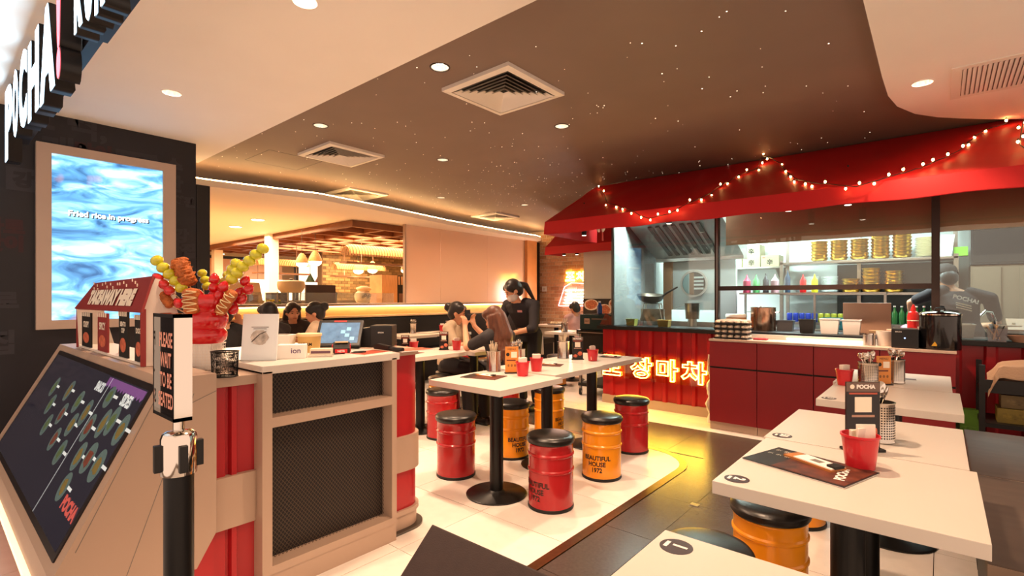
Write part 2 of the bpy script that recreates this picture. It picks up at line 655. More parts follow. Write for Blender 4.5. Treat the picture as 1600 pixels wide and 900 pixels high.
# frosted mirror panel above the ledge
mir = bpy.data.materials.new('frosted_film_glass')
mir.use_nodes = True
nt = mir.node_tree
nt.nodes.remove(nt.nodes['Principled BSDF'])
tl = nt.nodes.new('ShaderNodeBsdfTranslucent')
tl.inputs[0].default_value = (0.90, 0.72, 0.60, 1)
dfu = nt.nodes.new('ShaderNodeBsdfDiffuse')
dfu.inputs[0].default_value = (0.88, 0.70, 0.58, 1)
gls = nt.nodes.new('ShaderNodeBsdfGlossy')
gls.inputs['Roughness'].default_value = 0.16
m1 = nt.nodes.new('ShaderNodeMixShader')
m1.inputs[0].default_value = 0.45
nt.links.new(tl.outputs[0], m1.inputs[1])
nt.links.new(dfu.outputs[0], m1.inputs[2])
m2 = nt.nodes.new('ShaderNodeMixShader')
m2.inputs[0].default_value = 0.12
nt.links.new(m1.outputs[0], m2.inputs[1])
nt.links.new(gls.outputs[0], m2.inputs[2])
nt.links.new(m2.outputs[0], nt.nodes['Material Output'].inputs[0])
wm = struct(MB().box(-6.60, 5.06, 1.185, -6.55, 5.085, ZB).box(-6.60, 8.115, 1.185, -6.55, 8.13, ZB).build('wall_mirror', M_COUNTER))
for (a, b) in ((5.085, 5.82), (5.825, 7.0), (7.005, 8.115)):
    MB().box(-6.56, a, 1.19, -6.553, b, ZB - 0.005).build('mirror_panel', mir, wm)

# ------------------------------------------------------------------ booth seating along the bar wall
b = thing('booth_bench', 'long black upholstered booth bench against the bar wall', 'bench', (-6.25, 4.5, 0))
MB().box(-0.25, -3.4, 0.0, 0.22, 3.9, 0.36).build('bench_base', M_BLACK, b)
MB().box(-0.25, -3.4, 0.36, 0.27, 3.9, 0.46).build('seat', M_CUSH, b, bevel=0.02)
MB().box(-0.265, -3.4, 0.46, -0.17, 3.9, 0.97).build('backrest', M_CUSH, b, bevel=0.02)

# ------------------------------------------------------------------ kitchen shell
YK = 5.45
M_KWALL = mat('kitchen_white_panel', '#dfe6e4', 0.35, var=0.02, vscale=3)
M_KWTILE = mat('kitchen_grey_panel', '#9aa3a3', 0.3, metal=0.4, var=0.05, vscale=4)
M_HEADER = mat('warm_lit_steel', '#b08468', 0.3, metal=0.7, var=0.08, vscale=3)  # steel header; the orange light it reflects is put into its colour
struct(MB().box(-3.0, 8.0, 0, 2.4, 8.1, 2.6).build('wall_kitchen', M_KWALL))
struct(MB().box(-3.03, 5.56, 2.55, 2.4, 8.0, 2.6).build('ceiling_kitchen', M_KWALL))
struct(MB().box(-3.0, 5.7, -0.02, 2.4, 8.0, 0.0).build('floor_kitchen', M_DTILE))
struct(MB().box(2.3, 5.7, 0, 2.4, 8.0, 2.6).build('wall_right', M_KWALL))


def corrugated(x0, x1, z0, z1, y, pitch=0.165, depth=0.028):
    """profile of a shipping-container wall facing -Y, as a closed outline"""
    pts = []
    x = x0
    while x < x1 - 1e-6:
        for (fx, fy) in ((0.0, 0), (0.60, 0), (0.68, -1), (0.92, -1), (1.0, 0)):
            px = x + fx * pitch
            if px <= x1 + 1e-6:
                pts.append((px, y + fy * depth))
        x += pitch
    pts.append((x1, y))
    q = []
    for p in pts:
        if not q or (abs(p[0] - q[-1][0]) + abs(p[1] - q[-1][1])) > 1e-4:
            q.append(p)
    q += [(x1, y + 0.06), (x0, y + 0.06)]
    return MB().prism(q, 'z', z0, z1)


wk = struct(corrugated(-3.15, -1.55, 0.10, 0.89, YK - 0.02).build('wall_kitchen_front', M_REDPANEL))
MB().box(-3.15, YK - 0.04, 0, -1.55, YK + 0.03, 0.10).build('kick_board', M_COUNTER, wk)
MB().box(-3.12, YK + 0.05, 0.0, -3.06, 6.9, 0.89).build('side_panel', M_REDPANEL, wk)
MB().box(-3.2, YK - 0.08, 0.89, -1.50, YK + 0.45, 0.93).build('ledge', M_BLACK, wk, bevel=0.004)
wk2 = struct(corrugated(-1.55, 2.3, 0.0, 0.89, YK - 0.02, 0.21).build('wall_kitchen_front', M_REDPANEL))
MB().box(-1.50, YK - 0.08, 0.89, 2.3, YK + 0.45, 0.93).build('ledge', M_BLACK, wk2, bevel=0.004)

# glazing with its dark frame
M_GLASS = glass('kitchen_glass', (0.93, 0.98, 0.96), 0.03)
M_SGLASS = glass('misty_glass', (0.88, 0.95, 0.92), 0.04, 0.05, haze=0.30)
M_FRAME = mat('bronze_frame', '#3a2c27', 0.4, metal=0.3)
YG = 5.52
w1 = struct(MB().box(-1.835, YG - 0.03, 0.93, -1.795, YG + 0.03, 2.6).build('window_1', M_FRAME))
MB().box(-3.06, YG - 0.006, 0.93, -1.835, YG + 0.006, 2.6).build('pane', M_GLASS, w1)
w2 = struct(MB().box(-1.795, YG - 0.025, 1.345, -0.06, YG + 0.025, 1.39).build('window_2', M_FRAME))
MB().box(-1.795, YG - 0.006, 1.39, -0.06, YG + 0.006, 2.6).build('pane', M_GLASS, w2)
w3 = struct(MB().box(-0.06, YG - 0.03, 0.93, -0.005, YG + 0.03, 2.6).build('window_3', M_FRAME))
MB().box(-0.005, YG - 0.006, 0.93, 2.3, YG + 0.006, 2.6).build('pane', M_GLASS, w3)
MB().box(-1.812, YG - 0.036, 1.0, -1.806, YG - 0.03, 2.2).build('edge_strip', M_STEEL, w1)
w4 = struct(MB().box(-3.075, YG - 0.02, 0.93, -3.055, YG + 0.02, 2.6).build('window_4', M_DSTEEL))
MB().box(-3.07, YG + 0.02, 0.93, -3.058, 7.98, 2.6).build('pane', M_SGLASS, w4)
# header panel behind the glass
struct(MB().box(-1.79, 5.72, 1.84, 2.3, 5.76, 2.55).build('trim_6', M_HEADER))
# ------------------------------------------------------------------ lit channel-letter sign over the shop front
M_LETTER = mat('sign_letter_lit', '#ffffff', emit=(0.55, 0.80, 1.0), es=5.0)
M_LETTERR = mat('sign_letter_red_lit', '#ff5060', emit=(1.0, 0.12, 0.16), es=2.2)
M_SIGNBODY = mat('sign_letter_return', '#0e0d10', 0.4)
sign = thing('channel_letter_sign', 'white lit POCHA! letter sign hanging over the shop front', 'sign', (-3.4, 0.37, 2.13))


def sign_letter(ch, x0, x1, z0, z1, m=M_LETTER, deep=0.065):
    body = text_mesh(ch, size=1, extrude=0.5, bold=0.06, width=x1 - x0, height=z1 - z0)
    for v in body.vertices:
        v.co.z = -deep / 2 + v.co.z * deep
    body.materials.append(M_SIGNBODY)
    at = ((x0 + x1) / 2 + 3.4, 0.0, (z0 + z1) / 2 - 2.13)
    o = link('letter', body, sign, at, FACE_NY)
    face = text_mesh(ch, size=1, bold=0.05, width=(x1 - x0) * 0.97, height=(z1 - z0) * 0.985)
    face.materials.append(m)
    link('letter_face', face, o, (0, 0, 0.002))


for (ch, x0, x1, z0, z1, m) in (('P', -4.62, -4.26, 2.14, 2.60, M_LETTER), ('O', -4.22, -3.99, 2.20, 2.60, M_LETTER), ('C', -3.93, -3.63, 2.18, 2.60, M_LETTER), ('H', -3.58, -3.23, 2.16, 2.56, M_LETTER),
                               ('A', -3.20, -2.80, 2.15, 2.56, M_LETTER), ('!', -2.76, -2.67, 2.15, 2.62, M_LETTERR), ('K', -2.40, -2.26, 2.22, 2.52, M_LETTER), ('O', -2.23, -2.10, 2.19, 2.50, M_LETTER), ('R', -2.07, -1.94, 2.17, 2.48, M_LETTER)):
    sign_letter(ch, x0, x1, z0, z1, m)
for (x0, x1, z) in ((-4.7, -2.5, 2.33), (-2.5, -1.8, 2.30)):
    MB().box(x0 + 3.4, 0.075, z - 2.13 - 0.03, x1 + 3.4, 0.115, z - 2.13 + 0.03).build('mounting_bar', M_SIGNBODY, sign)
for x in (-4.4, -3.3, -2.55, -2.0):
    MB().box(x + 3.4 - 0.015, 0.08, 0.17, x + 3.4 + 0.015, 0.11, 0.52).build('hanger', M_SIGNBODY, sign)
area((-3.4, 0.2, 2.36), 2.6, 0.3, 2, (0.55, 0.78, 1.0), aim=(0, -1, 0.1), name='sign_glow_lamp')

# ------------------------------------------------------------------ portrait video screen on the dark wall
scr = thing('video_screen', 'portrait video screen playing a blue cooking clip in a bronze frame', 'screen', (XD, 1.0, 1.033))
M_SFRAME = mat('screen_frame_metal', '#b5a294', 0.4, metal=0.4, var=0.03, vscale=4)
mb = MB()
y0, y1, z0, z1 = -0.437, 0.45, 0.0, 1.386
iy0, iy1, iz0, iz1 = -0.352, 0.355, 0.068, 1.317
mb.box(0.0, y0, z0, 0.05, y1, iz0).box(0.0, y0, iz1, 0.05, y1, z1).box(0.0, y0, iz0, 0.05, iy0, iz1).box(0.0, iy1, iz0, 0.05, y1, iz1)
mb.build('frame', M_SFRAME, scr)
m = bpy.data.materials.new('video_picture')
m.use_nodes = True
nt = m.node_tree
bs = nt.nodes['Principled BSDF']
tc = nt.nodes.new('ShaderNodeTexCoord')
mp = nt.nodes.new('ShaderNodeMapping')
mp.inputs['Rotation'].default_value = (0.45, 0, 0)
mp.inputs['Scale'].default_value = (1, 1.2, 3.6)
nt.links.new(tc.outputs['Object'], mp.inputs['Vector'])
n1 = nt.nodes.new('ShaderNodeTexNoise')
n1.inputs['Scale'].default_value = 2.1
n1.inputs['Detail'].default_value = 5
n1.inputs['Distortion'].default_value = 1.6
nt.links.new(mp.outputs['Vector'], n1.inputs['Vector'])
cr = nt.nodes.new('ShaderNodeValToRGB')
els = cr.color_ramp.elements
els[0].position = 0.30
els[0].color = (0.02, 0.10, 0.24, 1)
els[1].position = 0.72
els[1].color = (0.75, 0.88, 0.95, 1)
e = els.new(0.45)
e.color = (0.10, 0.33, 0.62, 1)
e = els.new(0.57)
e.color = (0.30, 0.60, 0.82, 1)
nt.links.new(n1.outputs['Fac'], cr.inputs['Fac'])
n2 = nt.nodes.new('ShaderNodeTexNoise')
n2.inputs['Scale'].default_value = 3.0
nt.links.new(tc.outputs['Object'], n2.inputs['Vector'])
r2 = nt.nodes.new('ShaderNodeValToRGB')
r2.color_ramp.elements[0].position = 0.62
r2.color_ramp.elements[1].position = 0.74
nt.links.new(n2.outputs['Fac'], r2.inputs['Fac'])
mxc = nt.nodes.new('ShaderNodeMix')
mxc.data_type = 'RGBA'
mxc.inputs[7].default_value = (0.75, 0.32, 0.22, 1)
nt.links.new(r2.outputs['Color'], mxc.inputs[0])
nt.links.new(cr.outputs['Color'], mxc.inputs[6])
bs.inputs['Base Color'].default_value = (0.02, 0.02, 0.02, 1)
nt.links.new(mxc.outputs[2], bs.inputs['Emission Color'])
bs.inputs['Emission Strength'].default_value = 1.15
bs.inputs['Roughness'].default_value = 0.15
MB().box(0.0, iy0, iz0, 0.03, iy1, iz1).build('display', m, scr)
M_SCRTXT = mat('screen_caption', '#ffffff', emit='#ffffff', es=1.3)
M_SCRSH = mat('screen_caption_shadow', '#06080c', 0.5)
text('Fried rice in progress', M_SCRSH, scr, (0.0312, 0.006, 0.872), FACE_PX, 'caption_shadow', size=0.1, bold=0.0045, width=0.515)
text('Fried rice in progress', M_SCRTXT, scr, (0.0325, 0.0, 0.877), FACE_PX, 'caption', size=0.1, bold=0.0022, width=0.51)

# ------------------------------------------------------------------ slanted takeaway menu console
XC0, XC1 = -4.36, -2.195
con = thing('menu_console', 'white slanted console with a lit menu screen facing the walkway', 'counter', ((XC0 + XC1) / 2, 0.6, 0))
ox, oy = (XC0 + XC1) / 2, 0.6
A = math.radians(62.6)
ca, sa = math.cos(A), math.sin(A)
L = 0.70
prof = [(0.0, 0.968), (0.17, 0.968), (0.17, 0.34), (0.10, 0.22), (-L * ca, 0.22), (-L * ca, 0.968 - L * sa)]
MB().prism(prof, 'x', XC0 - ox, XC1 - ox).build('body', M_COUNTER, con)
MB().prism([(-0.29, 0.0), (0.17, 0.0), (0.17, 0.33), (0.105, 0.22), (-0.29, 0.22)], 'x', XC0 - ox + 0.02, XC1 - ox - 0.03).build('plinth', M_REDPANEL, con)
MB().box(XC0 - ox, -0.34, 0.19, XC1 - ox + 0.01, -0.32, 0.215).build('led_strip', mat('warm_led', '#ffffff', emit=(1.0, 0.6, 0.3), es=0.9), con)
# side seams
for (p, q) in (((-0.02, 0.93), (-0.26, 0.42)), ((0.09, 0.90), (-0.14, 0.23)), ((0.17, 0.90), (0.02, 0.84))):
    d = Vector((q[0] - p[0], q[1] - p[1]))
    n = Vector((-d[1], d[0])).normalized() * 0.0012
    MB().prism([(p[0] + n[0], p[1] + n[1]), (q[0] + n[0], q[1] + n[1]), (q[0] - n[0], q[1] - n[1]), (p[0] - n[0], p[1] - n[1])], 'x', XC1 - ox - 0.001, XC1 - ox + 0.0006).build('panel_seam', M_GREYINK, con)
RS = (A, 0, 0)


def slope(u, v, h=0.0):
    """point on the slanted face: u from the right edge leftwards, v down the slope, h out of the face"""
    return (XC1 - ox - u, -v * ca - h * sa, 0.968 - v * sa + h * ca)


MB().box(-1.95, -0.625, 0, 0, 0, 0.006).build('bezel', mat('screen_bezel', '#241f20', 0.3), con, loc=slope(0.065, 0.035), rot=RS)
m = mat('menu_screen', '#141318', 0.06, var=0.5, vscale=1.6, coat=0.6, emit=(0.10, 0.085, 0.13), es=0.10)
MB().box(-1.90, -0.575, 0, 0, 0, 0.004).build('menu_display', m, con, loc=slope(0.09, 0.06, 0.003), rot=RS)
M_PLATE = mat('menu_plate_print', '#5f7876', 0.12, coat=0.6, emit=(0.16, 0.28, 0.28), es=0.10)
M_FOOD = [mat('menu_food_green', '#55683f', 0.2, emit=(0.2, 0.3, 0.12), es=0.08), mat('menu_food_yellow', '#7a6b3a', 0.2, emit=(0.3, 0.24, 0.08), es=0.08), mat('menu_food_red', '#743c30', 0.2, emit=(0.3, 0.1, 0.06), es=0.08)]
M_MTXT = mat('menu_lettering', '#b8c2c2', 0.4, emit=(0.5, 0.55, 0.55), es=0.4)
M_MPURP = mat('menu_purple_band', '#5a3a66', 0.2, emit=(0.2, 0.08, 0.24), es=0.35)
plates = [(0.14, 0.22, 0.045, 0.05), (0.17, 0.36, 0.05, 0.05), (0.29, 0.21, 0.042, 0.05), (0.38, 0.235, 0.042, 0.05), (0.31, 0.36, 0.05, 0.05), (0.44, 0.38, 0.045, 0.048), (0.40, 0.49, 0.048, 0.045), (0.50, 0.14, 0.045, 0.04), (0.54, 0.28, 0.045, 0.05), (0.70, 0.24, 0.045, 0.05), (0.80, 0.31, 0.045, 0.045), (0.72, 0.42, 0.045, 0.045), (0.92, 0.22, 0.045, 0.045), (0.93, 0.40, 0.045, 0.045), (1.07, 0.3, 0.045, 0.045), (1.2, 0.2, 0.045, 0.045), (1.22, 0.38, 0.045, 0.045), (1.40, 0.3, 0.045, 0.045), (1.55, 0.22, 0.045, 0.045)]
rs = random.Random(4)
for (u, v, rx, ry) in plates:
    mb = MB().lathe([(0.0001, 0), (1, 0), (1, 0.0008), (0.0001, 0.0008)], 20, cap=False)
    rx, ry = rx * 1.05, ry * 1.2
    mb.xf(Matrix.Diagonal((rx, ry, 1, 1)))
    o = mb.build('plate_picture', M_PLATE, con, loc=slope(u, v, 0.0072), rot=RS)
    mb = MB().ball(0, 0, 0.001, rx * 0.62, ry * 0.55, 0.0006, 10, 4, 0.25, rs)
    mb.build('food_picture', rs.choice(M_FOOD), o)
    MB().box(-0.03, -0.006, 0, 0.03, 0.006, 0.0006).build('caption', M_MTXT, o, loc=(rx + 0.03, 0.01, 0))
text('SIDES', M_MTXT, con, slope(0.26, 0.125, 0.0085), RS, 'menu_heading', size=0.07, bold=0.003, width=0.13, height=0.05)
text('SNACKS', M_MTXT, con, slope(0.72, 0.12, 0.0078), RS, 'menu_heading', size=0.07, bold=0.003, width=0.14, height=0.045)
mb = MB()
for k in range(14):
    mb.add([(-0.04 * k, 0, 0), (-0.04 * k - 0.04, 0, 0), (-0.04 * k - 0.04, -0.03, 0), (-0.04 * k - 0.02, -0.045, 0), (-0.04 * k, -0.03, 0)], [(0, 1, 2, 3, 4)])
mb.build('menu_awning_print', M_MPURP, con, loc=slope(0.095, 0.066, 0.0078), rot=RS)
MB().box(-0.001, -0.57, 0, 0.001, 0, 0.0006).build('column_line', M_MTXT, con, loc=slope(0.60, 0.066, 0.0076), rot=RS)
text('POCHA', mat('menu_red_lettering', '#a83a34', 0.4, emit=(0.4, 0.08, 0.06), es=0.4), con, slope(0.20, 0.52, 0.0085), RS, 'menu_heading', size=0.09, bold=0.005, width=0.22)

# ------------------------------------------------------------------ takeaway display stand on the console
tk = thing('takeaway_stand', 'small red roofed takeaway display stand on the white console', 'display stand', (-3.3, 0.72, 0.97))
M_DKRED = mat('dull_red_board', '#8e2f2e', 0.55)
M_BOARD = mat('white_board', '#e3d8cc', 0.6)
MB().box(-0.70, -0.085, 0.0, 0.66, 0.085, 0.012).build('base', M_BOARD, tk)
MB().prism([(-0.085, 0.012), (0.12, 0.012), (0.0, 0.375), (-0.04, 0.385), (-0.092, 0.24)], 'x', 0.64, 0.655).build('side_panel', M_BOARD, tk)
MB().prism([(-0.085, 0.012), (0.085, 0.012), (0.03, 0.24), (-0.095, 0.24)], 'x', -0.70, -0.685).build('side_panel', M_BOARD, tk)
MB().box(0.655, -0.095, 0.0, 0.662, -0.075, 0.25).build('side_edge', M_DKRED, tk)
MB().box(-0.705, -0.095, 0.0, -0.695, -0.075, 0.25).build('side_edge', M_DKRED, tk)
vs_ = [(-0.73, -0.10, 0.235), (0.69, -0.10, 0.24), (0.655, -0.05, 0.395), (-0.46, -0.05, 0.385)]
vs2 = [(x, y + 0.008, z - 0.006) for (x, y, z) in vs_]
MB().add(vs_ + vs2, [(0, 1, 2, 3), (7, 6, 5, 4), (0, 4, 5, 1), (1, 5, 6, 2), (2, 6, 7, 3), (3, 7, 4, 0)]).build('roof', M_DKRED, tk)
ra = math.atan2(0.155, 0.05)
text('TAKEAWAY HERE', M_CREAMINK, tk, (0.06, -0.085, 0.302), (ra, 0, 0), 'stand_lettering', size=0.1, bold=0.008, width=0.92, height=0.085, shear=0.12)
for k in range(16):
    x, t = -0.45 + k * 0.062 + rs.uniform(-0.02, 0.02), 0.66 + rs.uniform(0, 0.28)
    MB().cbox(x, -0.1 + 0.05 * t - 0.003, 0.238 + 0.155 * t + 0.002, 0.006, 0.004, 0.014).build('roof_speckle', M_CREAMINK, tk)
for (x, w, h, z, m, s) in ((-0.52, 0.24, 0.20, 0.012, M_INK, 'CRISPY'), (-0.12, 0.22, 0.205, 0.012, M_DKRED, 'SPICY'), (0.30, 0.16, 0.22, 0.012, M_INK, 'BENTO\nCUP'), (0.56, 0.12, 0.21, 0.012, M_INK, 'DOG')):
    card = MB().box(-w / 2, -0.004, 0, w / 2, 0.004, h).build('menu_card', m, tk, loc=(x, -0.075, z))
    text(s, M_CREAMINK, card, (0, -0.005, h * 0.66), FACE_NY, 'card_lettering', size=0.03, bold=0.001, width=w * 0.62)
    MB().lathe([(0.0001, 0), (1, 0)], 16, cap=False).xf(Matrix.Rotation(PI / 2, 4, 'X') @ Matrix.Diagonal((w * 0.34, h * 0.16, 1, 1))).build('food_picture', mat('card_food_print', '#c4664a', 0.5, var=0.4, vscale=40), card, loc=(0, -0.005, h * 0.27))
    for k in range(5):
        MB().box(-w / 2 + k * w / 5, -0.006, h - 0.022, -w / 2 + (k + 0.5) * w / 5, -0.004, h).build('card_stripe', M_CREAMINK, card)
for x in (-0.31, -0.28):
    MB().tube([(x, -0.04, 0.012), (x + 0.006, -0.04, 0.20)], 0.014, 8).build('skewer_picture', mat('sausage_print', '#d9b08c', 0.5, var=0.2, vscale=40), tk)
MB().prism([(-0.05, 0.0), (0.05, 0.0), (0.03, 0.1), (0.055, 0.2), (0.01, 0.16), (-0.045, 0.205), (-0.03, 0.1)], 'y', -0.045, -0.037).build('food_cutout', mat('squid_print', '#c98a5c', 0.5, var=0.35, vscale=30), tk, loc=(0.10, 0, 0.012))

# ------------------------------------------------------------------ reception counter
hc = thing('reception_counter', 'white framed reception counter with black honeycomb mesh and red ribbed ends', 'counter', (-2.5, 1.28, 0))
HX, HY = -2.5, 1.28
XF = -2.17 - HX
ya, yb = 0.937 - HY, 1.624 - HY
M_MESHBACK = mat('mesh_backing', '#17161a', 0.6)
mb = MB()
mb.box(-0.02, ya, 0.09, XF, ya + 0.042, 0.955)
mb.box(-0.02, yb - 0.03, 0.09, XF, yb, 0.955)
mb.box(-0.02, ya + 0.042, 0.09, XF, yb - 0.03, 0.125)
mb.box(-0.02, ya + 0.042, 0.715, XF, yb - 0.03, 0.757)
mb.build('front_frame', M_COUNTER, hc)
MB().box(-0.65, ya - 0.0, 0.945, XF, yb + 0.019, 0.98).build('counter_top', M_WHITE_LAM, hc, bevel=0.003)
MB().box(-0.05, ya + 0.04, 0.12, XF - 0.085, yb - 0.03, 0.95).build('mesh_backing', M_MESHBACK, hc)


def honeycomb(y0, y1, z0, z1, x, pitch=0.0175, w=0.0015):
    """expanded-metal lattice: zigzag strips"""
    mb = MB()
    hz = pitch * 0.62
    n = int((y1 - y0) / pitch)
    k = int((z1 - z0) / hz)
    for i in range(n + 1):
        yc = y0 + i * pitch
        for j in range(k):
            for s in (-1, 1):
                ya_ = yc + (s if j % 2 == 0 else 0) * pitch / 2
                yb_ = yc + (0 if j % 2 == 0 else s) * pitch / 2
                if not (y0 <= min(ya_, yb_) and max(ya_, yb_) <= y1):
                    continue
                za, zb = z0 + j * hz, z0 + (j + 1) * hz
                mb.add([(x, ya_ - w, za), (x, ya_ + w, za), (x, yb_ + w, zb), (x, yb_ - w, zb)], [(0, 1, 2, 3)])
    return mb


M_WIRE = mat('mesh_wire', '#57493c', 0.5, metal=0.2)
o = honeycomb(ya + 0.042, yb - 0.03, 0.125, 0.715, XF - 0.07).build('honeycomb_mesh', M_WIRE, hc)
o['kind'] = 'stuff'
o = honeycomb(ya + 0.042, yb - 0.03, 0.757, 0.945, XF - 0.07).build('honeycomb_mesh', M_WIRE, hc)
o['kind'] = 'stuff'
MB().box(-0.6, ya, 0.0, XF - 0.004, yb, 0.09).build('plinth', M_COUNTER, hc)


def ribbed_x(y0, y1, z0, z1, x):
    pts = [(x - 0.04, y0)]
    n = 1
    p = (y1 - y0) / n
    for i in range(n):
        b = y0 + i * p
        pts += [(x, b), (x, b + 0.30 * p), (x - 0.016, b + 0.34 * p), (x - 0.016, b + 0.40 * p), (x + 0.006, b + 0.44 * p), (x + 0.006, b + 0.56 * p), (x - 0.010, b + 0.60 * p)]
    pts += [(x, y1), (x - 0.04, y1)]
    return MB().prism(pts, 'z', z0, z1)


XR = -2.25 - HX
ribbed_x(0.772 - HY, ya, 0.0, 0.905, XR).build('red_side_panel', M_REDPANEL, hc)
MB().box(-0.3, 0.78 - HY, 0.32, XR + 0.022, ya, 0.533).build('side_band', M_COUNTER, hc, bevel=0.003)
MB().box(-0.55, 0.775 - HY, 0.905, XR + 0.03, ya + 0.005, 0.945).build('side_top', M_COUNTER, hc, bevel=0.003)
MB().box(-0.6, 0.775 - HY, 0.0, XR - 0.045, yb, 0.90).build('carcass', M_COUNTER, hc)


def rounded_end(y0, y1, x, r, z0, z1, seg=8):
    pts = [(-0.5, y0), (x, y0)]
    for k in range(seg + 1):
        a = PI / 2 * k / seg
        pts.append((x - r + r * math.cos(a), y1 - r + r * math.sin(a)))
    pts.append((-0.5, y1))
    return MB().prism(pts, 'z', z0, z1)


ye = 1.86 - HY
rounded_end(yb, ye, XR + 0.01, 0.11, 0.09, 0.955).build('red_end_panel', M_REDPANEL, hc, smooth=True)
rounded_end(yb, ye + 0.014, XR + 0.028, 0.12, 0.325, 0.515).build('end_band', M_COUNTER, hc, smooth=True)
rounded_end(yb, ye + 0.014, XR + 0.028, 0.12, 0.09, 0.115).build('end_rim', M_COUNTER, hc, smooth=True)
rounded_end(yb, ye + 0.005, XR + 0.02, 0.12, 0.0, 0.09).build('end_plinth', M_COUNTER, hc, smooth=True)
rounded_end(yb, ye + 0.03, XR + 0.05, 0.13, 0.0, 0.012).build('end_foot', M_DSTEEL, hc, smooth=True)
rounded_end(yb + 0.02, ye + 0.01, XR + 0.03, 0.12, 0.955, 0.98).build('end_top', M_COUNTER, hc, smooth=True)

# ------------------------------------------------------------------ queue post with its notice
qp = thing('queue_post', 'black queue post with chrome head and please-wait notice frame', 'queue post', (-1.266, 0.369, 0))
MB().lathe([(0.17, 0), (0.17, 0.012), (0.05, 0.03), (0.03, 0.035)], 32).build('base', M_BLACKM, qp, smooth=True)
MB().cyl(0, 0, 0.03, 0.895, 0.0285, 28).build('pole', mat('satin_black_pole', '#100f10', 0.38, metal=0.2), qp, smooth=True)
MB().lathe([(0.034, 0.888), (0.0345, 0.895), (0.0345, 0.966), (0.031, 0.976), (0.022, 0.981), (0.0001, 0.981)], 28).build('head', M_CHROME, qp, smooth=True)
for k in range(4):
    a = PI / 4 + TH + k * PI / 2
    o = MB().box(0.030, -0.008, 0.898, 0.046, 0.008, 0.955).build('belt_slot', M_BLACK, qp, bevel=0.002, rot=(0, 0, a))
MB().cyl(0, 0, 0.98, 1.012, 0.011, 16).build('neck', M_CHROME, qp, smooth=True)
nf = 0.008
mb = MB()
x0, x1, z0, z1, yf = -0.10, 0.045, 1.008, 1.235, -0.022
mb.box(x0, yf, z0, x1, yf + 0.034, z0 + nf).box(x0, yf, z1 - nf, x1, yf + 0.034, z1).box(x0, yf, z0, x0 + nf, yf + 0.034, z1).box(x1 - nf, yf, z0, x1, yf + 0.034, z1)
fr = mb.build('notice_frame', M_CHROME, qp)
MB().box(x0 + nf, yf + 0.006, z0 + nf, x1 - nf, yf + 0.03, z1 - nf).build('notice_panel', mat('black_notice', '#181010', 0.12, coat=0.5), fr)
text('PLEASE\nWAIT\nTO BE\nSEATED', mat('notice_lettering', '#e8a08c', 0.5), fr, ((x0 + x1) / 2, yf + 0.0045, (z0 + z1) / 2 - 0.01), FACE_NY, 'notice_lettering', size=0.04, bold=0.001, width=0.10, height=0.165)

# ------------------------------------------------------------------ things on the reception counter
FWD = Vector((-math.sin(TH), math.cos(TH), 0))
RGT = Vector((math.cos(TH), math.sin(TH), 0))
ZC = 0.98
gb = thing('wire_riser', 'white wire grid riser under the red skewer pot', 'stand', (-2.56, 0.855, 0.945), TH)
M_WWIRE = mat('white_wire', '#ece4da', 0.4)
mb = MB()
for k in range(9):
    t = -0.055 + k * 0.01375
    for s in (-0.055, 0.055):
        mb.box(t - 0.001, s - 0.001, 0, t + 0.001, s + 0.001, 0.115).box(s - 0.001, t - 0.001, 0, s + 0.001, t + 0.001, 0.115)
for k in range(9):
    z = 0.004 + k * 0.0135
    for s in (-0.055, 0.055):
        mb.box(-0.055, s - 0.001, z, 0.055, s + 0.001, z + 0.002).box(s - 0.001, -0.055, z, s + 0.001, 0.055, z + 0.002)
mb.build('wire_grid', M_WWIRE, gb)
MB().box(-0.058, -0.058, 0.113, 0.058, 0.058, 0.118).build('top_plate', M_WWIRE, gb)
MB().box(-0.045, -0.045, 0.001, 0.045, 0.045, 0.112).build('inner_box', M_PAPER, gb)

PP = Vector((-2.56, 0.855, 1.063))
pot = thing('skewer_pot', 'glossy red bulging pot holding fruit and corn dog skewers', 'pot', PP)
pot.scale = (1.06, 1.06, 1.08)
prof = [(0.0001, 0.0), (0.062, 0.0), (0.076, 0.012), (0.082, 0.032), (0.079, 0.05), (0.070, 0.06), (0.076, 0.068), (0.085, 0.09), (0.085, 0.115), (0.076, 0.132), (0.082, 0.142), (0.090, 0.165), (0.090, 0.19), (0.082, 0.205), (0.072, 0.205), (0.070, 0.15), (0.06, 0.02), (0.0001, 0.02)]
MB().lathe(prof, 32, cap=False).build('pot_body', mat('glossy_red_glaze', '#c3131c', 0.12, coat=0.6), pot, smooth=True)
MB().box(-0.012, -0.0855, 0.10, 0.012, -0.0835, 0.108).build('sticker', M_PAPER, pot, rot=(0, 0, TH - 0.5))

M_GRAPE = mat('candied_grape', '#cfcb30', 0.12, coat=0.7, var=0.12, vscale=60)
M_STRAW = mat('candied_strawberry', '#c8141d', 0.12, coat=0.8, var=0.15, vscale=50)
M_FRY = mat('fried_batter', '#b5622a', 0.6, var=0.35, vscale=60, bump=0.6, bscale=120)
M_STICK = mat('bamboo_stick', '#d9b98a', 0.6)
M_LEAF = mat('strawberry_leaf', '#6f8f3a', 0.5)
M_SAUCE = mat('pale_sauce', '#f0d9a8', 0.3)


def pt(cx, cy, dep):
    """point of the bouquet: sideways and height read off the picture plane through the pot, dep = depth behind it"""
    return PP + RGT * ((cx / 3.75 + 100 - 318) * 0.00289) + Vector((0, 0, (548 - (cy / 3.75 + 380)) * 0.00289)) + FWD * dep


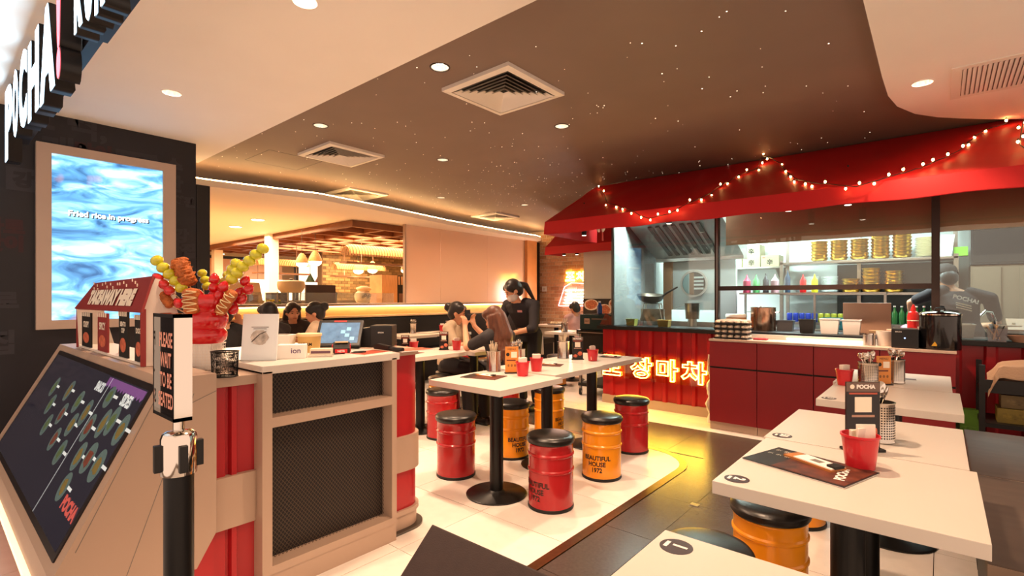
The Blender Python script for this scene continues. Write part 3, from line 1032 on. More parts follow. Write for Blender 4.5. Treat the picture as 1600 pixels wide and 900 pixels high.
grape_chains = [([(557, 145), (592, 186), (629, 224), (665, 262), (700, 303)], -0.035, 0.030, 'leftmost'), ([(752, 214), (768, 254), (780, 292)], 0.05, 0.024, 'short, behind the tall corn dog'), ([(973, 155), (950, 192), (926, 228), (908, 268), (896, 305)], 0.03, 0.028, 'second from the right'),
                ([(1160, 72), (1118, 108), (1080, 145), (1042, 178), (1006, 216), (974, 252)], -0.01, 0.030, 'rightmost and longest')]
for (pts, dep, r, lab) in grape_chains:
    t = thing('grape_skewer', 'skewer of green candied grapes in the red pot, ' + lab, 'skewer', pt(*pts[-1], dep), 0, 'fruit skewers in the red pot')
    b0 = pt(*pts[-1], dep)
    base = PP + Vector((0, 0, 0.10)) + (b0 - PP) * 0.25
    base.z = PP.z + 0.12
    MB().tube([base - b0, pt(*pts[0], dep) - b0], 0.002, 6).build('stick', M_STICK, t)
    for i, p in enumerate(pts):
        q = pt(*p, dep) - b0
        mb = MB().ball(0, 0, 0, r * 0.92, r * 0.80, r * 0.78, 14, 10)
        mb.build('grape', M_GRAPE, t, smooth=True, loc=q, rot=(0, 0.5 * (1 if pts[0][0] > pts[-1][0] else -1), TH))
straw_chains = [([(573, 248), (606, 282), (640, 318), (697, 392)], -0.05, 'at the left'), ([(882, 250), (879, 300), (872, 350), (878, 400)], -0.02, 'upright in the middle'), ([(950, 296), (925, 345), (905, 385), (890, 430)], -0.04, 'leaning right behind the sauced corn dog'), ([(1036, 262), (1000, 330), (960, 400)], 0.02, 'at the right behind the grapes'), ([(1070, 312), (1030, 370), (980, 430)], 0.0, 'lowest at the right'), ([(745, 340), (760, 390), (790, 450)], 0.03, 'half hidden behind the sauced corn dog')]
for (pts, dep, lab) in straw_chains:
    b0 = pt(*pts[-1], dep)
    t = thing('strawberry_skewer', 'skewer of red candied strawberries in the pot, ' + lab, 'skewer', b0, 0, 'fruit skewers in the red pot')
    base = PP + (b0 - PP) * 0.25
    base.z = PP.z + 0.12
    MB().tube([base - b0, pt(*pts[0], dep) - b0], 0.002, 6).build('stick', M_STICK, t)
    for i, p in enumerate(pts):
        q = pt(*p, dep) - b0
        d = (pt(*pts[0], dep) - b0).normalized()
        prof = [(0.0001, -0.021), (0.010, -0.019), (0.0175, -0.010), (0.0185, -0.002), (0.014, 0.010), (0.007, 0.019), (0.0001, 0.023)]
        mb = MB().lathe([(a_ * 1.25, b_ * 1.2) for (a_, b_) in prof], 12, cap=False)
        mb.xf(d.to_track_quat('Z', 'Y').to_matrix().to_4x4())
        mb.build('strawberry', M_STRAW, t, smooth=True, loc=q)


def lump(a, b, r, jit, seg=14, n=16, seed=1):
    rr = random.Random(seed)
    mb = MB()
    a, b = Vector(a), Vector(b)
    pts, rad = [], []
    for i in range(n + 1):
        t = i / n
        pts.append(a.lerp(b, t))
        e = math.sqrt(max(0.0, 1 - (2 * t - 1) ** 8))
        rad.append(max(0.002, r * e))
    mb.tube(pts, r, seg, radii=rad)
    c = (a + b) / 2
    for i in range(len(mb.v)):
        v = Vector(mb.v[i])
        tpar = min(1, max(0, (v - a).dot(b - a) / (b - a).length_squared))
        ax = a.lerp(b, tpar)
        k = 1 + rr.uniform(-jit, jit)
        mb.v[i] = tuple(ax + (v - ax) * k)
    return mb


dogs = [((665, 130), (740, 295), 0.036, -0.02, 0.22, False, 'tall crusty corn dog standing in the red pot'), ((798, 305), (805, 458), 0.034, -0.085, 0.06, True, 'sauced corn dog at the front of the red pot'), ((585, 330), (655, 415), 0.022, -0.045, 0.06, False, 'small plain corn dog leaning left out of the pot'), ((1025, 320), (930, 460), 0.024, -0.055, 0.06, True, 'sauced corn dog leaning right out of the pot')]
for k, (p, q, r, dep, jit, sauce, lab) in enumerate(dogs):
    a, b = pt(*p, dep), pt(*q, dep)
    t = thing('corn_dog', lab, 'corn dog', b, 0, 'corn dogs in the red pot')
    lump(a - b, (0, 0, 0), r, jit, seed=k, seg=16, n=22).build('fried_coating', M_FRY, t, smooth=True)
    base = PP + (b - PP) * 0.4
    base.z = min(PP.z + 0.12, b.z - 0.02)
    d = (b - a).normalized()
    MB().tube([d * -0.01, base - b], 0.003, 8).build('stick', M_STICK, t)
    if sauce:
        pts = []
        n = 60
        ax = (b - a)
        side = d.cross(FWD).normalized()
        for i in range(n):
            u = i / (n - 1)
            w = math.sin(u * 22) * 0.92
            c0 = (a - b) + ax * (0.12 + 0.76 * u)
            pts.append(c0 + side * (r * w) - FWD * (r * math.sqrt(max(0, 1 - w * w)) + 0.003))
        MB().tube(pts, 0.0022, 5).build('sauce_drizzle', M_SAUCE, t, smooth=True)


def wire_cup(name, label, cat, loc, rx, ry, h, m):
    t = thing(name, label, cat, loc, TH)
    mb = MB()

    def ring(z, k=1.0):
        return [(rx * k * (abs(math.cos(a)) ** 0.5) * (1 if math.cos(a) >= 0 else -1), ry * k * (abs(math.sin(a)) ** 0.5) * (1 if math.sin(a) >= 0 else -1), z) for a in [2 * PI * i / 56 for i in range(56)]]
    lo, hi = ring(0.004, 0.94), ring(h, 1.0)
    for i in range(56):
        mb.tube([lo[i], hi[i]], 0.0007, 3)
        mb.tube([lo[i], hi[(i + 3) % 56]], 0.0006, 3)
        mb.tube([lo[i], hi[(i - 3) % 56]], 0.0006, 3)
    mb.build('mesh_wall', m, t)['kind'] = 'stuff'
    MB().tube(hi, 0.003, 6, closed=True).build('rim', m, t)
    MB().tube(lo, 0.003, 6, closed=True).build('bottom_ring', m, t)
    MB().prism([(p[0], p[1]) for p in lo], 'z', 0.001, 0.004).build('bottom', m, t)
    return t


wire_cup('pen_cup', 'black wire mesh pen cup at the end of the white counter', 'pen cup', (-2.235, 0.815, 0.945), 0.048, 0.032, 0.105, mat('black_wire', '#171615', 0.4, metal=0.4))

ac = thing('acrylic_notice', 'white card notice in an acrylic stand on the reception counter', 'notice', (-2.40, 1.02, ZC), TH)
card = MB().box(-0.082, -0.004, 0.0, 0.082, 0.004, 0.215).build('card', mat('notice_card', '#e7edf0', 0.4), ac, rot=(-0.12, 0, 0))
MB().box(-0.085, -0.03, -0.002, 0.085, 0.03, 0.003).build('foot', glass('acrylic', (0.95, 0.97, 0.98), 0.05), ac)
MB().box(-0.04, -0.0055, 0.152, 0.04, -0.0045, 0.155).build('print_line', M_GREYINK, card)
MB().box(-0.03, -0.0055, 0.144, 0.03, -0.0045, 0.147).build('print_line', M_GREYINK, card)
MB().ball(0, -0.005, 0.105, 0.042, 0.001, 0.034, 14, 8, 0.12).build('picture', mat('notice_picture', '#b9b2aa', 0.5, var=0.5, vscale=40), card)
MB().tube([(-0.035, -0.007, 0.085), (0.0, -0.007, 0.12), (0.03, -0.007, 0.133)], 0.0015, 5).build('picture_line', M_INK, card)

bx_ = thing('small_carton', 'small white carton lettered ion beside the card notice', 'box', (-2.37, 1.165, ZC), TH + 0.25)
MB().box(-0.062, -0.035, 0, 0.062, 0.035, 0.066).build('carton', M_PAPER, bx_, bevel=0.003)
text('ion', mat('purple_ink', '#5a3a6a', 0.5), bx_, (0.02, -0.0358, 0.038), FACE_NY, 'carton_lettering', size=0.04, bold=0.0005, height=0.024)

tub = thing('paper_tub', 'round cream paper tub with brown lettering behind the cartons', 'tub', (-2.58, 1.36, ZC))
MB().lathe([(0.0001, 0), (0.052, 0), (0.060, 0.085), (0.0001, 0.085)], 24, cap=False).build('tub_wall', mat('kraft_cream', '#d9b46c', 0.6), tub, smooth=True)
MB().lathe([(0.0001, 0.085), (0.064, 0.085), (0.064, 0.098), (0.0001, 0.1)], 24, cap=False).build('lid', mat('cream_lid', '#e8cf9c', 0.5), tub, smooth=True)
text('OLDAM', M_INK, tub, tuple(-FWD * 0.062 + Vector((0, 0, 0.045))), (PI / 2, 0, TH), 'tub_lettering', size=0.03, bold=0.001, width=0.075)

c2 = thing('tissue_carton', 'open white carton behind the lettered ion box', 'box', (-2.66, 1.24, ZC), TH)
MB().prism([(-0.055, 0.0), (0.055, 0.0), (0.07, 0.095), (-0.07, 0.095)], 'y', -0.04, 0.04).build('carton', M_PAPER, c2, bevel=0.002)
MB().box(-0.05, -0.03, 0.095, 0.05, 0.03, 0.097).build('opening', M_GREYINK, c2)

c3 = thing('card_tray', 'clear tray of name cards in front of the card terminal', 'tray', (-2.32, 1.285, ZC), TH + 0.2)
MB().box(-0.055, -0.03, 0, 0.055, 0.03, 0.012).build('tray', mat('clear_plastic', '#e6ddd0', 0.15, alpha=0.6), c3)
MB().box(-0.05, -0.02, 0.012, 0.05, 0.03, 0.04).build('cards', mat('cards_cream', '#eadcc4', 0.6), c3)
MB().box(-0.045, -0.0215, 0.018, 0.045, -0.02, 0.03).build('card_print', mat('cards_print', '#6a4a5a', 0.6), c3)

tb = thing('till_tablet', 'black touch-screen till tilted on the reception counter', 'till', (-2.62, 1.56, ZC), TH + 0.12)
rt_ = (-0.75, 0, 0)
case = MB().box(-0.125, -0.012, 0.0, 0.125, 0.012, 0.19).build('case', mat('till_plastic', '#1b1a1c', 0.35), tb, bevel=0.006, loc=(0, -0.05, 0.012), rot=rt_)
MB().box(-0.108, -0.0135, 0.02, 0.108, -0.0118, 0.168).build('till_screen', mat('till_screen', '#33465a', 0.15, var=0.8, vscale=22, emit=(0.12, 0.18, 0.24), es=0.9), case)
MB().box(-0.04, -0.013, 0.174, 0.03, -0.0118, 0.185).build('red_label', mat('label_red', '#c22a2a', 0.5), case)
for (x, z) in ((0.02, 0.10), (0.05, 0.12), (0.045, 0.075), (0.075, 0.05)):
    MB().box(x - 0.012, -0.0142, z - 0.012, x + 0.012, -0.0134, z + 0.012).build('screen_tile', mat('screen_tile', '#6aa0b8', 0.3, emit=(0.2, 0.4, 0.5), es=0.6), case)
MB().box(-0.06, 0.0, 0.0, 0.06, 0.09, 0.02).build('stand_foot', M_BLACK, tb)
MB().prism([(0.0, 0.02), (0.06, 0.02), (0.09, 0.10), (0.04, 0.11)], 'x', -0.03, 0.03).build('stand_neck', M_BLACK, tb)

ct = thing('card_terminal', 'red and black card payment terminal lying on the counter', 'card terminal', (-2.38, 1.43, ZC), TH + 0.3)
MB().prism([(-0.045, 0.0), (0.055, 0.0), (0.055, 0.05), (0.02, 0.058), (-0.045, 0.03)], 'x', -0.042, 0.042).build('body', M_BLACK, ct, bevel=0.005)
MB().box(-0.03, -0.0475, 0.006, 0.03, -0.0445, 0.026).build('front_label', mat('terminal_red', '#d2242a', 0.4), ct)
text('NETS', M_PAPER, ct, (0, -0.0478, 0.016), FACE_NY, 'terminal_lettering', size=0.02, bold=0.0006, width=0.034)
MB().box(-0.033, 0.0, 0.0, 0.033, 0.05, 0.003).build('screen', mat('terminal_screen', '#b59a6a', 0.3), ct, loc=(0, -0.005, 0.054), rot=(0.05, 0, 0))
for s in (-1, 1):
    MB().box(s * 0.044 - 0.002, -0.03, 0.01, s * 0.044 + 0.002, 0.05, 0.045).build('side_grip', mat('terminal_red', '#d2242a', 0.4), ct)
MB().tube([(0.05, -0.05, 0.006), (0.09, -0.055, 0.006), (0.12, -0.03, 0.008), (0.11, 0.0, 0.007), (0.06, -0.02, 0.006)], 0.004, 6).build('cable', M_BLACK, ct, smooth=True)

pn = thing('receipt_printer', 'black receipt printer lettered EPSON at the end of the counter', 'printer', (-2.55, 1.80, ZC + 0.001), TH + 0.05)
MB().box(-0.055, -0.08, 0, 0.075, 0.08, 0.125).build('case', mat('printer_plastic', '#161517', 0.42), pn, bevel=0.008)
MB().prism([(-0.16, 0.0), (-0.055, 0.0), (-0.055, 0.115), (-0.16, 0.10)], 'y', -0.06, 0.08).build('paper_cover', mat('printer_plastic', '#161517', 0.42), pn, bevel=0.006)
text('EPSON', M_PAPER, pn, (0.01, -0.0805, 0.085), FACE_NY, 'printer_lettering', size=0.02, bold=0.0004, width=0.032)
MB().box(-0.04, -0.07, 0.125, 0.06, -0.05, 0.127).build('paper_slot', M_DSTEEL, pn)

sc_ = thing('barcode_scanner', 'black hand scanner lying in front of the receipt printer', 'scanner', (-2.30, 1.63, ZC), TH - 0.4)
MB().prism([(-0.05, 0.012), (0.045, 0.006), (0.05, 0.03), (-0.03, 0.042), (-0.055, 0.03)], 'y', -0.016, 0.016).build('body', M_BLACK, sc_, bevel=0.004)
MB().tube([(0.045, 0, 0.016), (0.09, 0.005, 0.012), (0.13, 0.0, 0.012)], 0.012, 8).build('handle', M_BLACK, sc_, smooth=True)

M_MENUR = mat('red_menu_print', '#b5533f', 0.35, var=0.55, vscale=26)
for (x, y, z, rz, lab) in ((-2.28, 1.53, ZC, 0.2, 'printed red menu sheet lying flat by the scanner'), (-2.22, 1.765, ZC + 0.001, -0.15, 'printed menu sheet overhanging the round end of the counter')):
    t = thing('menu_sheet', lab, 'menu', (x, y, z), rz, 'menu sheets on the counter')
    MB().box(-0.07, -0.10, 0, 0.07, 0.10, 0.004).build('sheet', M_PAPER, t)
    MB().box(-0.066, -0.096, 0.004, 0.066, 0.096, 0.0047).build('print', M_MENUR, t)
# ------------------------------------------------------------------ oil-drum stools


def wrap_text(s, r, size, w):
    me = text_mesh(s, size=size, bold=size * 0.03, width=w, height=0.115, line=0.95)
    for v in me.vertices:
        a = v.co.x / r
        v.co = Vector(((r + 0.0012) * math.sin(a), -(r + 0.0012) * math.cos(a), v.co.y))
    return me


DR = 0.136
drum_prof = [(0.130, 0.012), (DR, 0.018), (DR, 0.225), (DR + 0.006, 0.232), (DR + 0.006, 0.240), (DR, 0.247), (DR, 0.318), (DR + 0.006, 0.325), (DR + 0.006, 0.333), (DR, 0.340), (DR, 0.385), (DR + 0.004, 0.392), (DR - 0.004, 0.398), (0.0001, 0.398)]
ME_RIM = MB().lathe([(0.0001, 0.0), (DR + 0.002, 0.0), (DR + 0.005, 0.006), (DR + 0.003, 0.018), (DR, 0.02)], 36, cap=False).mesh('bottom_rim', mat('black_rubber', '#121110', 0.5), True)
ME_CUSH = MB().lathe([(DR - 0.005, 0.393), (DR + 0.006, 0.396), (DR + 0.012, 0.406), (DR + 0.012, 0.424), (DR + 0.004, 0.434), (DR - 0.02, 0.440), (0.06, 0.444), (0.0001, 0.445)], 36, cap=False).mesh('cushion', M_CUSH, True)
ME_DRUM = {c: MB().lathe(drum_prof, 40, cap=False).mesh('drum', m, True) for c, m in (('red', M_RED), ('orange', M_ORANGE))}
M_STENCIL = mat('stencil_black', '#1c1208', 0.5)
ME_TXT = wrap_text('BEAUTIFUL\nHOUSE\n1972', DR, 0.045, 0.19)
for v in ME_TXT.vertices:
    v.co.z += 0.12
ME_TXT.materials.append(M_STENCIL)


def stool(x, y, col, lab, az=None, group='drum stools'):
    t = thing('drum_stool', lab, 'stool', (x, y, 0), 0, group)
    link('drum', ME_DRUM[col], t)
    link('bottom_rim', ME_RIM, t)
    link('cushion', ME_CUSH, t)
    if az is not None:
        o = link('stencil_lettering', ME_TXT, t, (0, 0, 0), (0, 0, TH + math.radians(az)))
    return t


for a in ((-1.82, 2.51, 'red', 'red drum stool in front of the near table corner, lettering showing', -48), (-2.66, 2.51, 'red', 'plain red drum stool left of the near table leg', None), (-3.47, 3.10, 'red', 'red drum stool partly hidden behind the reception counter end', None),
          (-1.845, 3.16, 'orange', 'orange drum stool with lettering at the aisle edge', -24), (-1.965, 3.85, 'red', 'red drum stool nearest the neon counter', None), (-2.635, 3.10, 'orange', 'orange drum stool under the near table with lettering cut off', 28),
          (-2.785, 3.815, 'orange', 'orange drum stool behind the middle table leg', 60), (-4.03, 3.60, 'orange', 'orange drum stool peeking out behind the plain red one', None), (-5.80, 5.75, 'red', 'red drum stool far back by the booth bench', None), (-5.24, 5.39, 'orange', 'orange drum stool far back beside the seated woman', None),
          (-4.74, 4.89, 'red', 'red drum stool mostly hidden by the seated woman', None), (-4.27, 6.04, 'orange', 'orange drum stool at the far table near the dark trolley', None), (-0.53, 2.24, 'orange', 'large orange drum stool tucked under white table 2', None), (-0.60, 1.72, 'orange', 'drum stool whose black cushion shows behind table 1', None), (-0.62, 3.25, 'orange', 'orange drum stool mostly hidden under the tables on the right', None), (-3.10, 3.55, 'red', 'red drum stool under the seated long-haired woman', None)):
    stool(*a)

# ------------------------------------------------------------------ pedestal tables
ME_COLS = MB().box(-0.04, -0.04, 0.012, 0.04, 0.04, 0.70).mesh('column', M_BLACKM, False, 0.006)
ME_COL = MB().cyl(0, 0, 0.012, 0.70, 0.044, 24).mesh('column', M_BLACKM, True)
ME_BASE = MB().lathe([(0.0001, 0), (0.195, 0), (0.198, 0.006), (0.19, 0.012), (0.06, 0.018), (0.045, 0.03), (0.0001, 0.03)], 40, cap=False).mesh('base_plate', M_BLACKM, True)
M_BADGE = mat('table_badge', '#3a2a2c', 0.4)
TT = 0.036


def table(x0, x1, y0, y1, lab, num=None, square=False, group='white pedestal tables'):
    cx, cy = (x0 + x1) / 2, (y0 + y1) / 2
    t = thing('pedestal_table', lab, 'table', (cx, cy, 0), 0, group)
    hx, hy = (x1 - x0) / 2, (y1 - y0) / 2
    top = MB().box(-hx, -hy, 0.745 - TT, hx, hy, 0.745).build('table_top', M_WHITE_LAM, t, bevel=0.002)
    MB().box(-0.14, -0.14, 0.695, 0.14, 0.14, 0.745 - TT).build('bracket', M_BLACKM, t)
    link('column', ME_COLS if square else ME_COL, t)
    link('base_plate', ME_BASE, t)
    if num:
        bd = MB().lathe([(0.0001, 0), (0.034, 0), (0.034, 0.0008), (0.0001, 0.0008)], 24, cap=False).build('number_badge', M_BADGE, top, loc=(-hx + 0.05, (hy - 0.06) if num == '1' else (-hy + 0.06), 0.745))
        text(num, M_PAPER, bd, (0.007, 0.004, 0.0012), (0, 0, -PI / 2), 'badge_number', size=0.04, bold=0.0018)
        MB().box(-0.024, -0.013, 0.0008, -0.016, 0.013, 0.0013).build('badge_line', M_PAPER, bd)
    return t


table(-2.50, -1.89, 2.12, 2.74, 'nearest white table of the left row with round black base')
table(-2.59, -1.985, 2.79, 3.42, 'second white table of the left row, behind the nearest')
table(-2.60, -2.0, 3.43, 4.12, 'third white table of the left row by the neon sign')
table(-4.13, -3.50, 2.82, 3.44, 'white table behind the reception counter end')
table(-4.03, -3.40, 3.455, 4.07, 'white table where the long-haired woman leans her elbow')
table(-6.06, -5.47, 4.20, 4.80, 'white booth table behind the receipt printer', square=True)
table(-6.06, -5.47, 4.88, 5.48, 'white booth table behind the seated women', square=True)
table(-4.87, -4.26, 5.06, 5.66, 'white table right behind the bending server')
table(-4.66, -4.05, 6.26, 6.86, 'far white table with a tin of chopsticks before the dark oven')
table(-6.05, -5.40, 7.78, 8.38, 'farthest white table with a platter by the brick wall')
table(-0.475, 0.09, 0.45, 1.095, 'white table numbered 1 at the bottom edge', '1')
table(-0.50, 0.083, 1.475, 2.063, 'white table numbered 2 with the menu booklet', '2')
table(-0.51, 0.067, 2.07, 2.69, 'white table behind table 2 with the black menu stand', '50')
table(-0.495, 0.08, 3.02, 3.69, 'white table right of the red cabinets, nearer of the far pair', '51')
table(-0.515, 0.05, 3.705, 4.44, 'white table closest to the red kitchen cabinets', '52')

# ------------------------------------------------------------------ tableware
M_PAIL = mat('red_pail', '#c41f2a', 0.3, coat=0.3)
M_TISSUE = mat('paper_napkin', '#efe4d6', 0.8, bump=0.2, bscale=40)
ME_PAIL = MB().lathe([(0.0001, 0.004), (0.034, 0.0), (0.036, 0.002), (0.046, 0.088), (0.049, 0.090), (0.049, 0.096), (0.045, 0.096), (0.036, 0.01), (0.0001, 0.01)], 28, cap=False).mesh('pail', M_PAIL, True)


def napkin_mesh(style):
    mb = MB()
    rr = random.Random(style)
    if style == 0:
        mb.box(-0.028, -0.012, 0.012, 0.028, 0.012, 0.122)
    else:
        for k in range(4):
            a = rr.uniform(-0.5, 0.5)
            q = MB().box(-0.026, -0.002, 0.012, 0.026, 0.002, 0.118 + rr.uniform(-0.012, 0.012))
            q.xf(Matrix.Translation((rr.uniform(-0.006, 0.006), -0.018 + k * 0.012, 0)) @ Matrix.Rotation(a, 4, 'Z') @ Matrix.Rotation(rr.uniform(-0.1, 0.1), 4, 'X'))
            mb.add(q.v, q.f)
    return mb.mesh('napkins', M_TISSUE, False, 0.001, 1)


ME_NAP = [napkin_mesh(0), napkin_mesh(1), napkin_mesh(2)]


def pail(x, y, z, lab, style=0, k=1.0):
    t = thing('napkin_pail', lab, 'napkin holder', (x, y, z), TH + 0.3, 'red napkin pails on the tables')
    t.scale = (k, k, k)
    link('pail', ME_PAIL, t)
    o = link('napkins', ME_NAP[style], t)
    return t


ZT = 0.7452
pail(-0.19, 1.885, ZT, 'red pail of napkins beside the menu booklet on table 2', 1, 1.08)
pail(-0.44, 3.60, ZT, 'red pail of napkins beside the perforated tin on the far right table', 0)
pail(-2.14, 2.63, ZT, 'red pail of napkins at the front of the near left table', 0)
pail(-2.20, 2.86, ZT, 'red pail of napkins just behind the front one, left row', 0)
pail(-2.203, 3.63, ZT, 'red pail with a crumpled napkin by the neon counter', 2)
pail(-3.70, 3.50, ZT, 'red pail of napkins beside the woman\'s raised arm', 0)
pail(-3.93, 3.14, ZT, 'red pail of napkins on the table behind the counter end', 0)
pail(-5.93, 5.30, ZT, 'red pail of napkins on the booth table under the ledge', 0)
pail(-4.17, 6.70, ZT, 'red pail of napkins on the far table before the dark oven', 0)
pail(-3.98, 2.92, ZT, 'leftmost red pail of napkins, half hidden by the receipt printer', 0)

ME_TINP = None
M_TIN = mat('cutlery_tin_steel', '#c6bfb6', 0.22, metal=1.0)


def tin_mesh(perf):
    h, r = 0.145, 0.05
    mb = MB().lathe([(0.0001, 0.003), (r, 0.0), (r + 0.002, 0.004), (r, 0.01), (r, h - 0.006), (r + 0.003, h), (r - 0.002, h), (r - 0.002, 0.006), (0.0001, 0.006)], 32, cap=False)
    return mb.mesh('tin', M_TIN, True)


def dots_mesh():
    mb = MB()
    r = 0.0506
    for j in range(13):
        for i in range(36):
            a = 2 * PI * i / 36
            z = 0.02 + j * 0.009
            d = 0.0022
            t = Vector((-math.sin(a), math.cos(a), 0))
            c = Vector((r * math.cos(a), r * math.sin(a), z))
            mb.add([c - t * d - Vector((0, 0, d)), c + t * d - Vector((0, 0, d)), c + t * d + Vector((0, 0, d)), c - t * d + Vector((0, 0, d))], [(0, 1, 2, 3)])
    return mb.mesh('perforations', M_INK)


ME_TIN, ME_DOTS = tin_mesh(False), dots_mesh()
M_CHOP = mat('pale_chopstick', '#d8c6ac', 0.5)


def chopstick(rr):
    a = rr.uniform(0, 2 * PI)
    r0, r1 = rr.uniform(0.005, 0.03), rr.uniform(0.02, 0.05)
    return MB().tube([(r0 * math.cos(a + 2.5), r0 * math.sin(a + 2.5), 0.01), (r1 * math.cos(a), r1 * math.sin(a), rr.uniform(0.185, 0.215))], 0.003, 5)


def spoon(rr):
    a = rr.uniform(0, 2 * PI)
    r0, r1 = 0.02, rr.uniform(0.015, 0.04)
    p, q = Vector((r0 * math.cos(a + 3), r0 * math.sin(a + 3), 0.01)), Vector((r1 * math.cos(a), r1 * math.sin(a), rr.uniform(0.16, 0.18)))
    mb = MB().tube([p, q], 0.0025, 5)
    d = (q - p).normalized()
    b = MB().ball(0, 0, 0.018, 0.015, 0.004, 0.021, 10, 6)
    b.xf(Matrix.Translation(q) @ (d.to_track_quat('Z', 'Y').to_matrix().to_4x4()) @ Matrix.Rotation(rr.uniform(0, 3), 4, 'Z'))
    return mb.add(b.v, b.f)


CUT = [chopstick(random.Random(k)).mesh('chopstick', M_CHOP, True) for k in range(8)]
SPO = [spoon(random.Random(k + 40)).mesh('spoon', M_CHROME, True) for k in range(8)]


def tin(x, y, lab, kind='chop', perf=False, n=10, z=ZT, seed=0):
    t = thing('cutlery_tin', lab, 'cutlery holder', (x, y, z), random.Random(seed).uniform(0, 6), 'cutlery tins on the tables')
    link('tin', ME_TIN, t)
    if perf:
        link('perforations', ME_DOTS, t)['kind'] = 'stuff'
    for k in range(n):
        o = link('chopstick' if (kind == 'chop' or (kind == 'mix' and k % 3 == 0)) else 'spoon', (CUT if (kind == 'chop' or (kind == 'mix' and k % 3 == 0)) else SPO)[k % 8], t, (0, 0, 0), (0, 0, k * 2.4 + seed))
    return t


tin(-0.175, 2.28, 'perforated steel tin of spoons behind the black menu stand', 'spoon', True, 14, seed=1)
tin(-0.325, 3.61, 'perforated steel tin of spoons beside the red pail on the far right table', 'mix', True, 12, seed=2)
tin(-0.215, 3.90, 'steel tin of spoons behind the orange menu card', 'spoon', True, 14, seed=3)
tin(-2.43, 2.66, 'steel tin of chopsticks at the front left of the near table', 'chop', False, 16, seed=4)
tin(-2.40, 2.90, 'steel tin of spoons behind the orange menu card, left row', 'mix', False, 16, seed=5)
tin(-2.485, 3.61, 'steel tin of chopsticks on the third table of the left row', 'chop', False, 14, seed=6)
tin(-5.80, 5.42, 'steel tin of chopsticks on the booth table', 'chop', False, 10, seed=7)
tin(-4.45, 6.5, 'steel tin of chopsticks on the far table before the oven', 'chop', False, 10, seed=8)
tin(-5.9, 4.70, 'steel tin of spoons on the booth table behind the printer', 'spoon', False, 12, seed=9)

M_MSB = mat('menu_stand_dark', '#1c1516', 0.25)
M_MSO = mat('menu_stand_orange', '#d88a3c', 0.45)
M_ACR = glass('acrylic', (0.95, 0.97, 0.98), 0.05)


def menu_stand(x, y, lab, dark=True, rz=0.0, k=1.0, z=ZT):
    t = thing('menu_stand', lab, 'menu stand', (x, y, z), TH + rz, 'upright menu stands on the tables')
    t.scale = (k, k, k)
    MB().box(-0.055, -0.022, 0, 0.055, 0.022, 0.008).build('foot', M_BLACK, t, bevel=0.002)
    c = MB().box(-0.05, -0.003, 0.008, 0.05, 0.003, 0.205).build('card', M_MSB if dark else M_MSO, t)
    if dark:
        MB().box(-0.05, -0.0038, 0.176, 0.05, -0.003, 0.204).build('header_band', mat('menu_header_brown', '#6b564c', 0.4), c)
        text('POCHA', M_PAPER, c, (0.008, -0.0042, 0.191), FACE_NY, 'card_lettering', size=0.02, bold=0.0012, width=0.056)
        MB().lathe([(0.0001, 0), (0.007, 0)], 14, cap=False).build('logo_dot', M_CREAMINK, c, loc=(-0.033, -0.0041, 0.191), rot=(PI / 2, 0, 0))
        MB().box(-0.042, -0.0036, 0.168, 0.042, -0.003, 0.173).build('print_line', mat('menu_red_line', '#b5523c', 0.5), c)
        MB().box(-0.025, -0.0036, 0.115, 0.025, -0.003, 0.160).build('blank_panel', M_CREAMINK, c)
        MB().box(-0.034, -0.0036, 0.100, 0.034, -0.003, 0.107).build('print_line', mat('menu_brown_line', '#a98472', 0.5), c)
        MB().ball(0.022, -0.003, 0.055, 0.022, 0.0008, 0.02, 14, 6, 0.1).build('food_picture', mat('card_food_print', '#c4664a', 0.5, var=0.4, vscale=40), c)
        MB().ball(-0.02, -0.003, 0.035, 0.02, 0.0008, 0.015, 14, 6, 0.1).build('food_picture', mat('card_food_print', '#c4664a', 0.5, var=0.4, vscale=40), c)
    else:
        MB().lathe([(0.0001, 0), (0.014, 0)], 16, cap=False).build('logo_dot', M_INK, c, loc=(-0.03, -0.0036, 0.145), rot=(PI / 2, 0, 0))
        MB().box(-0.005, -0.0036, 0.12, 0.04, -0.003, 0.165).build('blank_panel', M_CREAMINK, c)
        MB().box(-0.04, -0.0036, 0.095, 0.03, -0.003, 0.105).build('print_line', mat('menu_brown_dark', '#6a2f22', 0.5), c)
        for q in range(3):
            MB().ball(-0.025 + q * 0.025, -0.003, 0.06, 0.008, 0.0008, 0.011, 8, 5).build('picture', mat('menu_pic_brown', '#8f5a2c', 0.5), c)
        text('MENU', M_INK, c, (0, -0.0036, 0.185), FACE_NY, 'card_lettering', size=0.02, width=0.06)
    return t


menu_stand(-0.205, 2.10, 'black POCHA menu stand behind the red pail on the right', True, 0.0, 1.15)
menu_stand(-0.262, 3.76, 'orange menu card between two cutlery tins on the far right table', False, 0.0, 0.85)
menu_stand(-2.27, 2.67, 'orange menu card between cutlery tin and red pails, left row', False, 0.1, 0.9)
menu_stand(-2.345, 3.62, 'black menu stand between chopstick tin and red pail, left row', True, 0.05, 0.92)
menu_stand(-3.79, 3.41, 'black menu stand on the table beside the woman\'s arm', True, 0.05, 0.9)
menu_stand(-5.93, 5.42, 'black menu stand on the booth table behind the red pail', True, 0.05, 0.8)
menu_stand(-3.93, 3.04, 'black menu stand just right of the receipt printer', True, 0.1, 0.8)

M_BOOK = mat('menu_cover', '#1c1414', 0.5, var=0.3, vscale=14)
M_BOOK2 = mat('menu_cover_picture', '#5a2c1c', 0.5, var=0.7, vscale=22)


